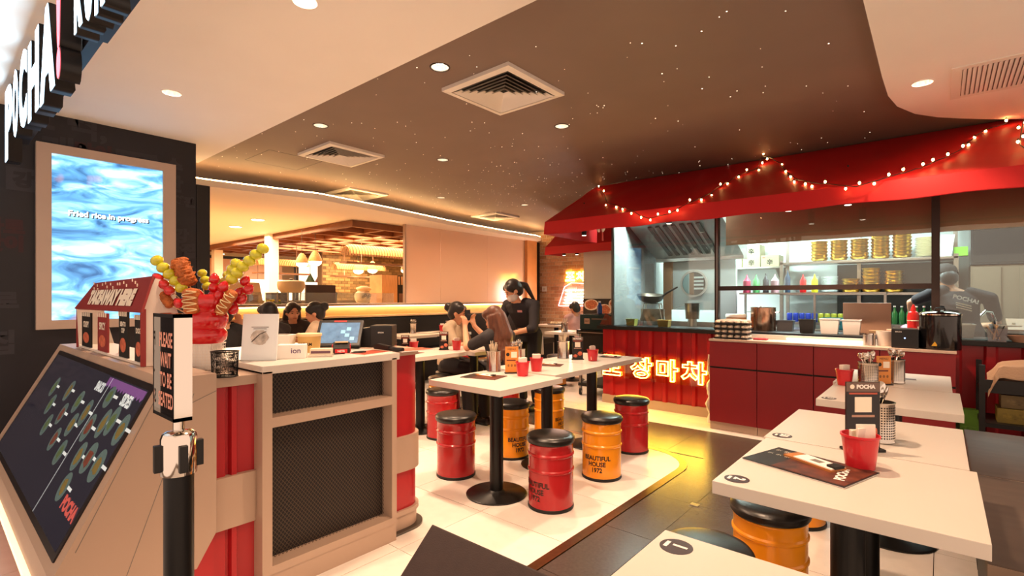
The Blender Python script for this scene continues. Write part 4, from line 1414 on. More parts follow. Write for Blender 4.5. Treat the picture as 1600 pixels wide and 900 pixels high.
def booklet(x, y, lab, rz, k=1.0, card=True, z=ZT, letter=True):
    t = thing('menu_booklet', lab, 'menu', (x, y, z), rz, 'menu booklets on the tables')
    t.scale = (k, k, k)
    MB().box(-0.15, -0.105, 0.0, 0.15, 0.105, 0.0035).build('pages', M_PAPER, t)
    cv = MB().box(-0.152, -0.107, 0.0035, 0.152, 0.107, 0.0055).build('cover', M_BOOK, t)
    MB().box(-0.06, -0.10, 0.0055, 0.148, 0.10, 0.0059).build('cover_picture', M_BOOK2, cv)
    if letter:
        text('POCHA', M_PAPER, cv, (0.10, -0.005, 0.0066), (0, 0, PI / 2 + 0.3), 'cover_lettering', size=0.04, bold=0.002, width=0.12)
        for j in range(6):
            text('맛', M_CREAMINK, cv, (-0.13 + 0.028 * (j % 3), 0.07 - 0.05 * (j // 3), 0.0066), (0, 0, PI / 2), 'cover_mark', size=0.018)
    if card:
        c = MB().box(-0.085, -0.032, 0, 0.085, 0.032, 0.006).build('card_folder', mat('tan_folder', '#b5763f', 0.5), t, loc=(0.0, 0.035, 0.006), rot=(0, 0, -0.25))
        MB().box(-0.05, -0.028, 0.006, 0.083, 0.028, 0.009).build('order_pad', M_PAPER, c)
        MB().box(-0.005, -0.012, 0.009, 0.03, 0.012, 0.0094).build('pad_print', M_GREYINK, c)
        MB().box(0.06, -0.018, 0.008, 0.09, 0.018, 0.016).build('clip', M_BLACK, c)
    return t


booklet(-0.315, 1.79, 'dark POCHA menu booklet with an order pad on table 2', -0.30, 1.0)
booklet(-2.30, 2.42, 'menu booklet with an order pad on the near left table', 0.25, 0.85, True, letter=False)
booklet(-2.32, 3.17, 'menu booklet on the second table of the left row', 0.4, 0.7, True, letter=False)
booklet(-2.22, 3.95, 'dark menu booklet at the far corner of the third left table', 0.2, 0.6, True, letter=False)
booklet(-3.83, 3.0, 'printed menu booklet on the table behind the counter end', 0.3, 0.8, False, letter=False)
booklet(-5.75, 5.10, 'menu sheet lying on the booth table', 0.2, 0.7, False, letter=False)
booklet(-0.165, 4.12, 'small pink menu card on the table by the cabinets', 0.1, 0.3, False, letter=False)
booklet(-4.3, 6.4, 'menu sheet on the far table before the oven', 0.3, 0.7, False, letter=False)

# platter on the farthest table
pl = thing('sushi_platter', 'platter of small rolls on the farthest table', 'platter', (-5.72, 8.08, ZT))
MB().lathe([(0.0001, 0.0), (0.17, 0.0), (0.19, 0.012), (0.0001, 0.014)], 28, cap=False).build('plate', M_INK, pl, smooth=True)
for k in range(12):
    a = 2 * PI * k / 12
    MB().cyl(0.11 * math.cos(a), 0.11 * math.sin(a), 0.014, 0.05, 0.024, 12).build('roll', mat('roll_cream', '#e0cfae', 0.7, var=0.2, vscale=60), pl, smooth=True)

# ------------------------------------------------------------------ bench on the right, slanted board and chair in the foreground
M_GREYSEAT = mat('grey_brown_vinyl', '#5d5048', 0.55, var=0.10, vscale=7, stretch=(1, 3, 1), bump=0.06, bscale=120)
for k, (y0, y1, lab) in enumerate(((3.19, 4.23, 'grey padded bench seat beside the far right tables'), (2.14, 3.18, 'grey padded bench seat beside table 2'))):
    t = thing('bench_seat', lab, 'bench', (0.42, (y0 + y1) / 2, 0), 0, 'grey bench seats on the right')
    hy = (y1 - y0) / 2
    MB().box(-0.31, -hy, 0.40, 0.35, hy, 0.45).build('seat', M_GREYSEAT, t, bevel=0.006)
    MB().box(-0.29, -hy + 0.01, 0.0, 0.33, hy - 0.01, 0.40).build('seat_base', M_BLACK, t)
    MB().box(-0.31, -hy - 0.004, 0.38, 0.35, -hy + 0.002, 0.447).build('edge_piping', mat('pale_piping', '#a58e7c', 0.5), t)
t = thing('tub_chair', 'black framed chair cut off by the bottom right corner', 'chair', (0.36, 1.82, 0))
fr = [(-0.235, -0.25), (0.25, -0.25), (0.25, 0.235), (-0.2, 0.235), (-0.235, 0.2)]
MB().tube([(x, y, 0.44) for (x, y) in fr], 0.014, 8, closed=True).build('seat_frame', M_BLACKM, t, smooth=True)
MB().prism(fr, 'z', 0.405, 0.435).build('seat', M_CUSH, t)
for (x, y) in ((-0.22, -0.24), (0.24, -0.24), (-0.2, 0.21), (0.24, 0.22)):
    MB().cyl(x, y, 0, 0.44, 0.012, 10).build('leg', M_BLACKM, t, smooth=True)

sb = thing('slanted_board', 'dark brown slanted board cut off by the bottom edge', 'board', (-0.90, 0.78, 0))
M_BRN = mat('dark_brown_vinyl', '#3a2c28', 0.5, var=0.08, vscale=30, bump=0.1, bscale=260)
o = MB().box(-0.17, -0.30, -0.014, 0.5, 0.0, 0.0).build('board', M_BRN, sb, bevel=0.004, loc=(0, 0.14, 0.645), rot=(math.radians(42), 0, 0))
MB().box(-0.03, -0.02, 0.0, 0.03, 0.02, 0.56).build('post', M_BLACKM, sb, loc=(0.15, 0.02, 0))
MB().box(-0.2, -0.15, 0.0, 0.2, 0.15, 0.02).build('foot', M_BLACKM, sb, loc=(0.15, 0.0, 0))
# ------------------------------------------------------------------ holes for the recessed downlights


def cut_holes(name_match, pts, z, r):
    for o in [o for o in C.objects if o.type == 'MESH' and o.name.startswith('ceiling') and o.parent is None]:
        zs = [v.co.z for v in o.data.vertices]
        if abs(min(zs) - z) > 1e-4:
            continue
        inside = []
        bb = [v.co for v in o.data.vertices]
        x0, x1 = min(c.x for c in bb), max(c.x for c in bb)
        y0, y1 = min(c.y for c in bb), max(c.y for c in bb)
        for (x, y) in pts:
            if x0 + r < x < x1 - r and y0 + r < y < y1 - r:
                inside.append((x, y))
        if not inside:
            continue
        mb = MB()
        for (x, y) in inside:
            mb.cyl(x, y, z - 0.05, z + 0.3, r, 28)
        cut = link('cutter', mb.mesh('cutter'))
        w = bpy.data.objects.new('work', o.data)
        C.objects.link(w)
        md = w.modifiers.new('holes', 'BOOLEAN')
        md.operation = 'DIFFERENCE'
        md.solver = 'EXACT'
        md.object = cut
        o.data = eval_mesh(w, 'ceiling', (cut,))


RH = 0.056
cut_holes('', DARK_LIGHTS, ZD, RH)
cut_holes('', WHITE_LIGHTS + RIGHT_LIGHTS, ZW, RH)
M_LAMPDISC = mat('lamp_disc', '#ffffff', emit=(1.0, 0.78, 0.55), es=30)
M_REFL = mat('faceted_reflector', '#e6e0d8', 0.3, metal=1.0)
mbr = MB()
seg = 28
prof = [(0.055, 0.0), (0.052, 0.012), (0.047, 0.026), (0.042, 0.036)]
vs_, fs_ = [], []
for i in range(seg):
    k = 1.0 if i % 2 == 0 else 0.955
    for (r, z) in prof:
        vs_.append((r * k * math.cos(2 * PI * i / seg), r * k * math.sin(2 * PI * i / seg), z))
for i in range(seg):
    j = (i + 1) % seg
    for k in range(3):
        fs_.append((i * 4 + k, j * 4 + k, j * 4 + k + 1, i * 4 + k + 1))
ME_REFL = MB().add(vs_, fs_).mesh('reflector', M_REFL)
ME_LDISC = MB().cyl(0, 0, 0.035, 0.040, 0.042, 20).mesh('lamp_disc', M_LAMPDISC)
ME_TRIM = MB().lathe([(0.0545, 0.004), (0.0545, -0.003), (0.063, -0.003), (0.064, 0.0)], 32, cap=False).mesh('trim_ring', M_BLACK, True)
ME_TRIMW = MB().lathe([(0.0545, 0.004), (0.0545, -0.003), (0.063, -0.003), (0.064, 0.0)], 32, cap=False).mesh('trim_ring', M_WHITE_PAINT, True)


def downlight(x, y, z, lab, white=False):
    t = thing('downlight', lab, 'downlight', (x, y, z), 0, 'recessed downlights')
    link('reflector', ME_REFL, t)
    link('lamp_disc', ME_LDISC, t)
    link('trim_ring', ME_TRIMW if white else ME_TRIM, t)


DL = ['left of the large square vent in the dark ceiling', 'at the white ceiling edge, above the second vent', 'right behind the large square vent', 'in the middle of the starry ceiling', 'added over the booth tables', 'over the far tables, farthest in view', 'added over the aisle beyond the top edge', 'over the far booth end']
for (x, y), s in zip(DARK_LIGHTS, DL):
    downlight(x, y, ZD, 'round recessed downlight ' + s)
for (x, y), s in zip(WHITE_LIGHTS, ('in the white ceiling above the video screen', 'at the top edge in the white ceiling', 'in the white ceiling above table 1')):
    downlight(x, y, ZW, 'round recessed downlight ' + s, True)
for (x, y), s in zip(RIGHT_LIGHTS, ('beside the linear grille in the right white ceiling',)):
    downlight(x, y, ZW, 'round recessed downlight ' + s, True)

# ------------------------------------------------------------------ square air diffusers
M_VENT = mat('vent_white', '#e4ddd2', 0.5)


def ring4(h0, h1, z0, z1):
    """square ring from half-size h0 at z0 to h1 at z1"""
    vs = [(-h0, -h0, z0), (h0, -h0, z0), (h0, h0, z0), (-h0, h0, z0), (-h1, -h1, z1), (h1, -h1, z1), (h1, h1, z1), (-h1, h1, z1)]
    return vs, [(0, 1, 5, 4), (1, 2, 6, 5), (2, 3, 7, 6), (3, 0, 4, 7)]


def diffuser(x, y, lab, s=0.30):
    t = thing('air_diffuser', lab, 'air vent', (x, y, ZD), 0, 'square ceiling air vents')
    MB().add(*ring4(s, s - 0.045, -0.024, -0.030)).add(*ring4(s, s, 0.0, -0.024)).add(*ring4(s - 0.045, s - 0.045, -0.030, -0.002)).build('frame', M_VENT, t)
    MB().box(-s + 0.03, -s + 0.03, -0.0012, s - 0.03, s - 0.03, -0.0006).build('shade_sheet', M_INK, t)  # flat dark sheet stands in for the shade inside the vent
    for k in range(6):
        h = s - 0.05 - k * 0.037
        a = MB().add(*ring4(h - 0.006, h - 0.036, -0.031, -0.006)).add(*ring4(h - 0.005, h - 0.035, -0.029, -0.004))
        a.build('louvre', M_VENT, t)
    return t


diffuser(-2.295, 2.615, 'large square air vent in the middle of the dark ceiling')
diffuser(-4.553, 2.735, 'square air vent above the second ceiling downlight row')
diffuser(-6.1, 3.9, 'small square air vent near the lit cove')
diffuser(-5.95, 6.55, 'farthest square air vent over the booth')
# linear grille in the right white ceiling
t = thing('linear_grille', 'slatted air grille in the white ceiling on the right', 'air vent', (0.42, 4.34, ZW))
mb = MB().box(-0.37, -0.31, -0.006, 0.5, -0.26, 0.0).box(-0.37, 0.26, -0.006, 0.5, 0.31, 0.0).box(-0.37, -0.26, -0.006, -0.32, 0.26, 0).box(0.45, -0.26, -0.006, 0.5, 0.26, 0)
mb.build('frame', M_VENT, t)
MB().box(-0.32, -0.26, -0.0015, 0.45, 0.26, -0.0008).build('shade_sheet', M_GREYINK, t)  # grey sheet in place of the shade behind the slats
me = MB().add([(-0.012, -0.26, -0.008), (0.004, -0.26, -0.002), (0.004, 0.26, -0.002), (-0.012, 0.26, -0.008), (-0.010, -0.26, -0.0095), (0.006, -0.26, -0.0035), (0.006, 0.26, -0.0035), (-0.010, 0.26, -0.0095)], [(0, 1, 2, 3), (4, 7, 6, 5), (0, 4, 5, 1), (1, 5, 6, 2), (2, 6, 7, 3), (3, 7, 4, 0)]).mesh('slat', M_VENT)
for k in range(34):
    link('slat', me, t, (-0.305 + k * 0.0225, 0, 0))

# ------------------------------------------------------------------ red awnings
rs = random.Random(11)


def awning(x0, x1, top, fold, bot, lab, closed=True):
    t = thing('awning', lab, 'awning', ((x0 + x1) / 2, fold[0], bot[1]))
    ox, oy, oz = (x0 + x1) / 2, fold[0], bot[1]
    nx, nv = 60, 10
    vs, fs = [], []
    rows = [(top[0] + (fold[0] - top[0]) * k / nv, top[1] + (fold[1] - top[1]) * k / nv) for k in range(nv + 1)] + [(fold[0] + (bot[0] - fold[0]) * k / 3, fold[1] + (bot[1] - fold[1]) * k / 3) for k in range(1, 4)]
    for j, (y, z) in enumerate(rows):
        w = math.sin(PI * min(1, j / nv)) * 0.014
        for i in range(nx + 1):
            x = x0 + (x1 - x0) * i / nx
            d = w * (math.sin(x * 5.1 + j * 0.5) + 0.5 * math.sin(x * 13 + j))
            if j > nv:
                d = 0.006 * math.sin(x * 9)
            vs.append((x - ox, y - oy + d * 0.4, z - oz + d))
    for j in range(len(rows) - 1):
        for i in range(nx):
            a = j * (nx + 1) + i
            fs.append((a, a + 1, a + nx + 2, a + nx + 1))
    off = len(vs)
    vs += [(x, y + 0.004, z - 0.005) for (x, y, z) in vs]
    fs += [tuple(reversed([i + off for i in f])) for f in fs]
    MB().add(vs, fs).build('canopy', M_CANVAS, t, smooth=True)
    for xe, nm in ((x0, 'end_panel'), (x1, 'end_panel')):
        MB().prism([(top[0] - oy, top[1] - oz - 0.004), (fold[0] - oy, fold[1] - oz), (bot[0] - oy, 0), (top[0] - oy, -0.0)], 'x', xe - ox, xe - ox + 0.006).build(nm, M_CANVAS, t)
    MB().box(x0 - ox, bot[0] - oy + 0.012, 0.03, x1 - ox, bot[0] - oy + 0.032, 0.05).build('front_rail', M_BLACKM, t)
    return t


awning(-3.36, 1.7, (5.63, 2.69), (4.52, 2.11), (4.50, 1.97), 'long red canvas awning over the kitchen windows')
awning(-5.02, -3.10, (7.32, 2.50), (6.77, 2.11), (6.75, 1.985), 'shorter red canvas awning at the back above the poster')

# string lights draped over the awning
SL = [(-3.234, 5.487, 2.617), (-3.028, 5.256, 2.497), (-2.737, 4.834, 2.276), (-2.58, 4.727, 2.22), (-2.423, 4.615, 2.162), (-2.257, 4.483, 2.09), (-2.178, 4.483, 2.035), (-2.085, 4.483, 2.005), (-1.994, 4.483, 2.019), (-1.891, 4.483, 2.028), (-1.806, 4.483, 2.068), (-1.736, 4.52, 2.112), (-1.656, 4.604, 2.156), (-1.601, 4.72, 2.216), (-1.581, 4.869, 2.294), (-1.532, 4.979, 2.352), (-1.497, 5.141, 2.437), (-1.427, 5.187, 2.461), (-1.354, 5.276, 2.507), (-1.364, 5.44, 2.61), (-1.356, 5.47, 2.66), (-1.287, 5.44, 2.64), (-1.166, 5.333, 2.537), (-1.081, 5.115, 2.423), (-1.003, 4.94, 2.332), (-0.918, 4.78, 2.248), (-0.834, 4.686, 2.199), (-0.758, 4.613, 2.161), (-0.66, 4.553, 2.129), (-0.549, 4.483, 2.088), (-0.473, 4.483, 2.073), (-0.372, 4.483, 2.092), (-0.284, 4.544, 2.125), (-0.194, 4.6, 2.154), (-0.11, 4.658, 2.184), (-0.044, 4.738, 2.226), (0.032, 4.822, 2.27), (0.109, 4.957, 2.34), (0.155, 5.11, 2.42), (0.212, 5.273, 2.505), (0.284, 5.399, 2.571), (0.387, 5.44, 2.60)]
SL2 = [(0.476, 5.44, 2.60), (0.446, 5.203, 2.469), (0.421, 4.989, 2.357), (0.41, 4.852, 2.286), (0.46, 4.6, 2.16)]
M_BULB = mat('warm_fairy_bulb', '#fff0d8', emit=(1.0, 0.50, 0.16), es=22)
ME_BULB = MB().ball(0, 0, 0, 0.0085, 0.0085, 0.011, 8, 6).mesh('bulb', M_BULB, True)
ME_SOCK = MB().cyl(0, 0, 0.008, 0.02, 0.005, 6).mesh('socket', M_BLACK)
for pts, lab in ((SL, 'string of warm fairy lights swagged across the red awning'), (SL2, 'short end of fairy lights hanging at the right edge of the awning')):
    o0 = Vector(pts[0])
    t = thing('string_lights', lab, 'string lights', o0)
    dpt = [Vector(p) + Vector((0, -0.022, 0.012)) - o0 for p in pts]
    dense = []
    for i in range(len(dpt) - 1):
        for k in range(3):
            u = k / 3
            dense.append(dpt[i].lerp(dpt[i + 1], u) + Vector((0, rs.uniform(-0.004, 0.002), rs.uniform(-0.004, 0.004))))
    dense.append(dpt[-1])
    MB().tube(dense, 0.0035, 5).build('cable', M_BLACK, t)
    for i, p in enumerate(dpt):
        q = p + Vector((rs.uniform(-0.02, 0.02), -0.008, rs.choice((-0.022, -0.02, 0.022)) + rs.uniform(-0.006, 0.006)))
        b_ = link('bulb', ME_BULB, t, q)
        link('socket', ME_SOCK, b_, (0, 0, 0))

# track spots under the awnings
for (x, y, z, lab) in ((-3.15, 5.0, 1.95, 'black spotlight under the left end of the long awning'), (-1.03, 5.0, 2.0, 'black spotlight under the long awning, left of the pair'), (-0.587, 5.0, 2.0, 'black spotlight under the long awning, right of the pair'), (-4.70, 6.85, 1.92, 'left black spotlight under the back awning'), (-4.45, 6.85, 1.92, 'middle black spotlight under the back awning'), (-2.15, 5.05, 2.0, 'black spotlight before the extractor hood')):
    t = thing('track_spotlight', lab, 'spotlight', (x, y, z), 0, 'black spotlights under the awnings')
    top = 2.37 if y < 6 else 2.16
    MB().cyl(0, 0, 0.04, 0.16, 0.03, 16).build('housing', M_BLACK, t, smooth=True)
    MB().cyl(0, 0, 0.16, top - z, 0.006, 8).build('stem', M_BLACK, t)
    MB().cyl(0, 0, 0.036, 0.041, 0.024, 16).build('lens', mat('spot_lens', '#ffffff', emit=(1, 0.8, 0.6), es=2.5), t)
spot((-2.6, 4.95, 1.97), 18, 80, col=WARM, aim=(0, 0.15, -1))
spot((-1.03, 4.97, 2.0), 45, 90, col=WARM, aim=(0, 0.1, -1))
spot((-0.587, 4.97, 2.0), 45, 90, col=WARM, aim=(0.1, 0.1, -1))

# hanging rubber shoes with a tassel
t = thing('hanging_shoes', 'pair of white rubber shoes with pink tassel hanging under the awning', 'ornament', (-2.87, 4.9, 2.03))
for s in (-1, 1):
    MB().ball(s * 0.03, 0, 0.02, 0.022, 0.016, 0.05, 12, 8).build('shoe', M_PAPER, t, smooth=True, rot=(0, s * 0.25, 0))
    MB().ball(s * 0.035, -0.016, 0.045, 0.012, 0.005, 0.018, 10, 6).build('shoe_opening', M_GREYINK, t)
MB().tube([(0.01, 0, 0.0), (0.02, 0, -0.06), (0.022, 0, -0.13)], 0.006, 6, radii=[0.004, 0.008, 0.010]).build('tassel', mat('pink_tassel', '#c8605a', 0.8), t)
MB().tube([(0, 0, 0.05), (0, 0, 0.27)], 0.002, 5).build('cord', M_INK, t)

# ------------------------------------------------------------------ neon on the counter front
def outline_tubes(s, r, width, height, m, name, parent, loc, rot, bold=0.0):
    c = bpy.data.curves.new('neon', 'FONT')
    c.body = s
    c.size = 1
    c.fill_mode = 'NONE'
    c.bevel_depth = 0.02
    c.bevel_resolution = 1
    c.offset = bold
    c.resolution_u = 2
    o = bpy.data.objects.new('neon', c)
    C.objects.link(o)
    me0 = eval_mesh(o, 'neon')
    xs = [v.co.x for v in me0.vertices]
    ys = [v.co.y for v in me0.vertices]
    kx, ky = width / (max(xs) - min(xs)), height / (max(ys) - min(ys))
    cx, cy = (min(xs) + max(xs)) / 2, (min(ys) + max(ys)) / 2
    bpy.data.meshes.remove(me0)
    c2 = bpy.data.curves.new('neon', 'FONT')
    c2.body = s
    c2.size = 1
    c2.fill_mode = 'NONE'
    c2.bevel_depth = r / ((kx + ky) / 2)
    c2.bevel_resolution = 1
    c2.offset = bold
    c2.resolution_u = 2
    o = bpy.data.objects.new('neon', c2)
    C.objects.link(o)
    me = eval_mesh(o, 'neon')
    me.materials.clear()
    for v in me.vertices:
        v.co = Vector(((v.co.x - cx) * kx, (v.co.y - cy) * ky, v.co.z * (kx + ky) / 2))
    me.materials.append(m)
    return link(name, me, parent, loc, rot)


M_NEONY = mat('yellow_neon', '#fff2c0', emit=(1.0, 0.50, 0.06), es=13)
ns = thing('neon_sign', 'yellow neon Korean letters on the red corrugated counter', 'neon sign', (-2.49, 5.335, 0.345))
ns_x = [(-3.10, -2.86), (-2.74, -2.47), (-2.42, -2.17), (-2.14, -1.86)]
for ch, (a, b) in zip('포장마차', ns_x):
    outline_tubes(ch, 0.0048, b - a, 0.245, M_NEONY, 'neon_letter', ns, ((a + b) / 2 + 2.49, 0, 0.125), FACE_NY, 0.03)
MB().box(-0.64, 0.018, -0.02, 0.66, 0.022, 0.27).build('acrylic_backing', glass('acrylic_yellow', (0.98, 0.95, 0.78), 0.02), ns)
for x in (-0.6, 0.0, 0.6):
    MB().cyl(0, 0, 0.0, 0.05, 0.006, 8).build('standoff', M_STEEL, ns, loc=(x, 0.022, 0.265), rot=(-PI / 2, 0, 0))
area((-2.45, 5.31, 0.48), 1.2, 0.22, 6, (1.0, 0.66, 0.06), aim=(0, -1, -0.55), name='neon_glow_lamp')

# neon on the brick wall
nb = thing('neon_sign', 'yellow neon lettering high on the brick wall', 'neon sign', (-5.66, 8.66, 1.60))
for ch, xc in zip('포차', (-0.13, 0.13)):
    outline_tubes(ch, 0.009, 0.23, 0.19, M_NEONY, 'neon_letter', nb, (xc, 0, 0.10), FACE_NY, 0.02)
M_NEONP = mat('pink_neon', '#ffd0d8', emit=(1.0, 0.28, 0.30), es=6)
M_NEONW = mat('white_neon', '#ffffff', emit=(0.72, 0.80, 1.0), es=9)
nh = thing('neon_tent', 'pink and white neon food tent outline on the brick wall', 'neon sign', (-5.72, 8.66, 1.08))
MB().tube([(-0.36, 0, 0.02), (-0.21, 0, 0.41), (-0.05, 0, 0.49), (0.30, 0, 0.47), (0.42, 0, 0.40), (0.36, 0, 0.02), (-0.36, 0, 0.02)], 0.006, 6).build('tent_outline', M_NEONP, nh)
for z in (0.08, 0.14, 0.20, 0.26):
    MB().tube([(-0.26 + z * 0.3, 0, z), (0.34, 0, z + 0.01)], 0.008, 6).build('tent_stripe', M_NEONW, nh)
pts = [(-0.19 + k * 0.025, 0, 0.33 + (0.02 if k % 2 else 0.0)) for k in range(22)]
MB().tube(pts, 0.007, 6).build('tent_scallop', M_NEONW, nh)
MB().tube([(-0.08, 0, -0.03), (-0.08, 0, 0.03), (0.02, 0, 0.03), (0.02, 0, -0.03)], 0.004, 6).build('tent_table', M_NEONP, nh)
area((-5.7, 8.6, 1.4), 0.7, 0.5, 8, (1.0, 0.6, 0.45), aim=(0, -1, 0), name='neon_glow_lamp')
# wall socket plate on the brick
t = thing('wall_switch', 'small white switch plate on the brick wall', 'switch', (-6.46, 8.685, 1.40))
MB().box(-0.06, -0.012, 0, 0.06, 0.0, 0.11).build('plate', M_PAPER, t)
MB().box(-0.03, -0.016, 0.03, 0.03, -0.012, 0.08).build('rocker', M_WHITE_LAM, t)

# ------------------------------------------------------------------ back stall wall, poster and oven trolley
struct(MB().box(-4.63, 7.33, 0, -3.08, 7.43, 2.5).build('wall_stall', mat('pale_glazed_panel', '#c9cfc4', 0.25, var=0.05, vscale=2)))
po = thing('food_poster', 'dark poster of bowls of food on the pale back wall', 'poster', (-4.2, 7.325, 0.98))
MB().box(-0.43, -0.006, 0, 1.08, 0.0, 0.27).build('sheet', mat('poster_black', '#1c1716', 0.4), po)
for (x, z, rx) in ((-0.27, 0.17, 0.15), (-0.02, 0.09, 0.15), (0.20, 0.19, 0.15), (0.5, 0.12, 0.15)):
    bp_ = MB().lathe([(0.0001, 0), (rx, 0)], 24, cap=False).build('bowl_picture', mat('poster_bowl', '#d8c2a8', 0.4), po, loc=(x, -0.007, z), rot=(PI / 2, 0, 0))
    bp_.scale = (0.95, 0.62, 1)
    MB().ball(0, 0, 0, rx * 0.8, rx * 0.8, 0.001, 14, 6, 0.12).build('food_picture', mat('poster_food', '#b0603a', 0.4, var=0.6, vscale=30), bp_)
ot = thing('oven_trolley', 'dark wheeled trolley carrying a teal appliance beside the kitchen', 'trolley', (-3.42, 5.95, 0))
MB().box(-0.20, -0.35, 0.12, 0.28, 0.35, 0.16).build('lower_shelf', M_BLACK, ot)
MB().box(-0.20, -0.33, 0.36, 0.28, 0.35, 0.80).build('cabinet', M_BLACK, ot)
MB().box(-0.22, -0.36, 0.80, 0.30, 0.36, 0.85).build('top_shelf', M_BLACKM, ot)
MB().box(-0.20, -0.365, 0.815, 0.28, -0.36, 0.825).build('shelf_rail', M_STEEL, ot)
for (x, y) in ((-0.18, -0.32), (0.26, -0.32), (-0.18, 0.32), (0.26, 0.32)):
    MB().box(x - 0.015, y - 0.015, 0.08, x + 0.015, y + 0.015, 0.80).build('post', M_STEEL, ot)
    w = MB().cyl(0, 0, -0.012, 0.012, 0.045, 18).build('wheel', M_BLACK, ot, smooth=True, loc=(x, y, 0.045), rot=(0, PI / 2, 0.3))
    MB().cyl(0, 0, -0.0125, 0.0125, 0.018, 12).build('hub', M_STEEL, w)
ap = thing('teal_appliance', 'dark teal metal appliance box on the wheeled trolley', 'appliance', (-3.40, 5.88, 0.851))
MB().box(-0.2, -0.27, 0, 0.24, 0.25, 0.20).build('case', mat('dark_teal_metal', '#123438', 0.35, metal=0.3), ap, bevel=0.01)
MB().box(-0.13, -0.273, 0.08, -0.05, -0.269, 0.15).build('label', mat('label_tan', '#b99a84', 0.5), ap)
text('HOT', M_INK, ap, (-0.09, -0.2738, 0.115), FACE_NY, 'label_lettering', size=0.04, bold=0.001, width=0.06)
MB().box(-0.02, -0.273, 0.135, 0.20, -0.269, 0.155).build('front_slot', M_DSTEEL, ap)
bb = thing('blue_bottle', 'small blue bottle standing on the teal appliance', 'bottle', (-3.52, 5.98, 1.052))
MB().lathe([(0.0001, 0), (0.035, 0), (0.036, 0.10), (0.02, 0.125), (0.014, 0.15), (0.0001, 0.15)], 16, cap=False).build('bottle_body', mat('blue_plastic', '#24458a', 0.3), bb, smooth=True)
MB().cyl(0, 0, 0.15, 0.17, 0.016, 12).build('cap', M_PAPER, bb)
wd = thing('chopping_board', 'reddish wooden board leaning by the kitchen corner', 'board', (-3.20, 5.62, 0.931))
MB().prism([(-0.1, 0.0), (0.1, 0.0), (0.06, 0.10), (-0.02, 0.14)], 'y', -0.01, 0.01).build('board', mat('red_wood', '#7c3a26', 0.4), wd)
# ------------------------------------------------------------------ red kitchen cabinets in front of the windows
CABX = [(-1.71, -1.286), (-1.282, -0.835), (-0.831, -0.375), (-0.371, 0.085)]
for k, ((a, b), lab) in enumerate(zip(CABX, ('leftmost red kitchen cabinet unit under the tray stack', 'red kitchen cabinet unit second from the left', 'red kitchen cabinet unit third from the left, behind the tables', 'rightmost red kitchen cabinet unit under the black kettle'))):
    t = thing('kitchen_cabinet', lab, 'cabinet', ((a + b) / 2, 5.18, 0), 0, 'red kitchen cabinets')
    h = (b - a) / 2
    MB().box(-h, -0.19, 0.075, h, 0.2, 0.85).build('carcass', M_REDCAB, t)
    MB().box(-h + 0.001, -0.205, 0.608, h - 0.001, -0.19, 0.848).build('drawer', M_REDCAB, t, bevel=0.0015)
    MB().box(-h + 0.001, -0.205, 0.08, h - 0.001, -0.19, 0.592).build('door', M_REDCAB, t, bevel=0.0015)
    MB().box(-h, -0.195, 0.592, h, -0.19, 0.608).build('shadow_gap', M_INK, t)
    MB().box(-h, -0.185, 0.0, h, 0.2, 0.075).build('plinth', M_COUNTER, t)
wt = MB().box(-1.715, 4.965, 0.852, 0.09, 5.30, 0.872).build('cabinet_worktop', mat('pinkish_worktop', '#d9c0ae', 0.35), None, bevel=0.002)
tag(wt, 'long pale worktop over the red kitchen cabinets', 'worktop')
MB().box(-1.60, 5.27, 0.872, 0.05, 5.295, 0.915).build('upstand', M_WHITE_LAM, wt)
MB().box(-1.1, 5.262, 0.880, -0.5, 5.268, 0.890).build('led_line', mat('worktop_led', '#ffffff', emit=(1, 0.8, 0.6), es=3), wt)
ZC2 = 0.8725

# stack of wrapped bun trays
M_WRAP = mat('plastic_wrap', '#efe6da', 0.15, alpha=0.75, bump=0.5, bscale=40)
M_BUN = mat('pale_bun', '#eadbc6', 0.6, var=0.1, vscale=30)
for k, lab in enumerate(('lowest black tray of wrapped buns on the red cabinet', 'second black tray of wrapped buns in the stack', 'third black tray of wrapped buns in the stack', 'topmost black tray of wrapped buns in the stack')):
    t = thing('bun_tray', lab, 'tray', (-1.535, 5.12, ZC2 + k * 0.046), 0.03 * (k % 2), 'stacked bun trays')
    MB().box(-0.15, -0.10, 0, 0.15, 0.10, 0.008).build('tray', M_BLACK, t, bevel=0.003)
    MB().box(-0.152, -0.102, 0.008, 0.152, -0.099, 0.016).build('tray_rim', M_BLACK, t)
    for i in range(5):
        for j in range(3):
            MB().ball(-0.12 + i * 0.06, -0.068 + j * 0.068, 0.025, 0.030, 0.034, 0.02, 8, 6).build('bun', M_BUN, t, smooth=True)
    if k == 3:
        MB().ball(0, 0, 0.03, 0.15, 0.10, 0.025, 20, 10, 0.12).build('wrap', M_WRAP, t, smooth=True)
t = thing('folded_cloth', 'folded red cloth lying beside the tray stack', 'cloth', (-1.29, 5.13, ZC2))
MB().box(-0.06, -0.035, 0, 0.06, 0.035, 0.016).build('cloth', mat('dull_red_cloth', '#a83a44', 0.9, bump=0.3, bscale=20), t, bevel=0.007)
t = thing('steel_canister', 'small steel canister on the worktop beside the white tub', 'canister', (-0.455, 5.14, ZC2))
MB().lathe([(0.0001, 0), (0.045, 0), (0.045, 0.09), (0.0001, 0.09)], 20, cap=False).build('can', M_STEEL, t, smooth=True)
MB().cyl(0, 0, 0.09, 0.10, 0.047, 20).build('lid', M_CHROME, t)
t = thing('white_tub', 'white plastic tub behind the steel canister', 'tub', (-0.345, 5.17, ZC2))
MB().lathe([(0.0001, 0), (0.06, 0), (0.068, 0.12), (0.064, 0.12), (0.056, 0.008), (0.0001, 0.008)], 24, cap=False).build('tub_wall', mat('white_plastic', '#e9e0d6', 0.4), t, smooth=True)
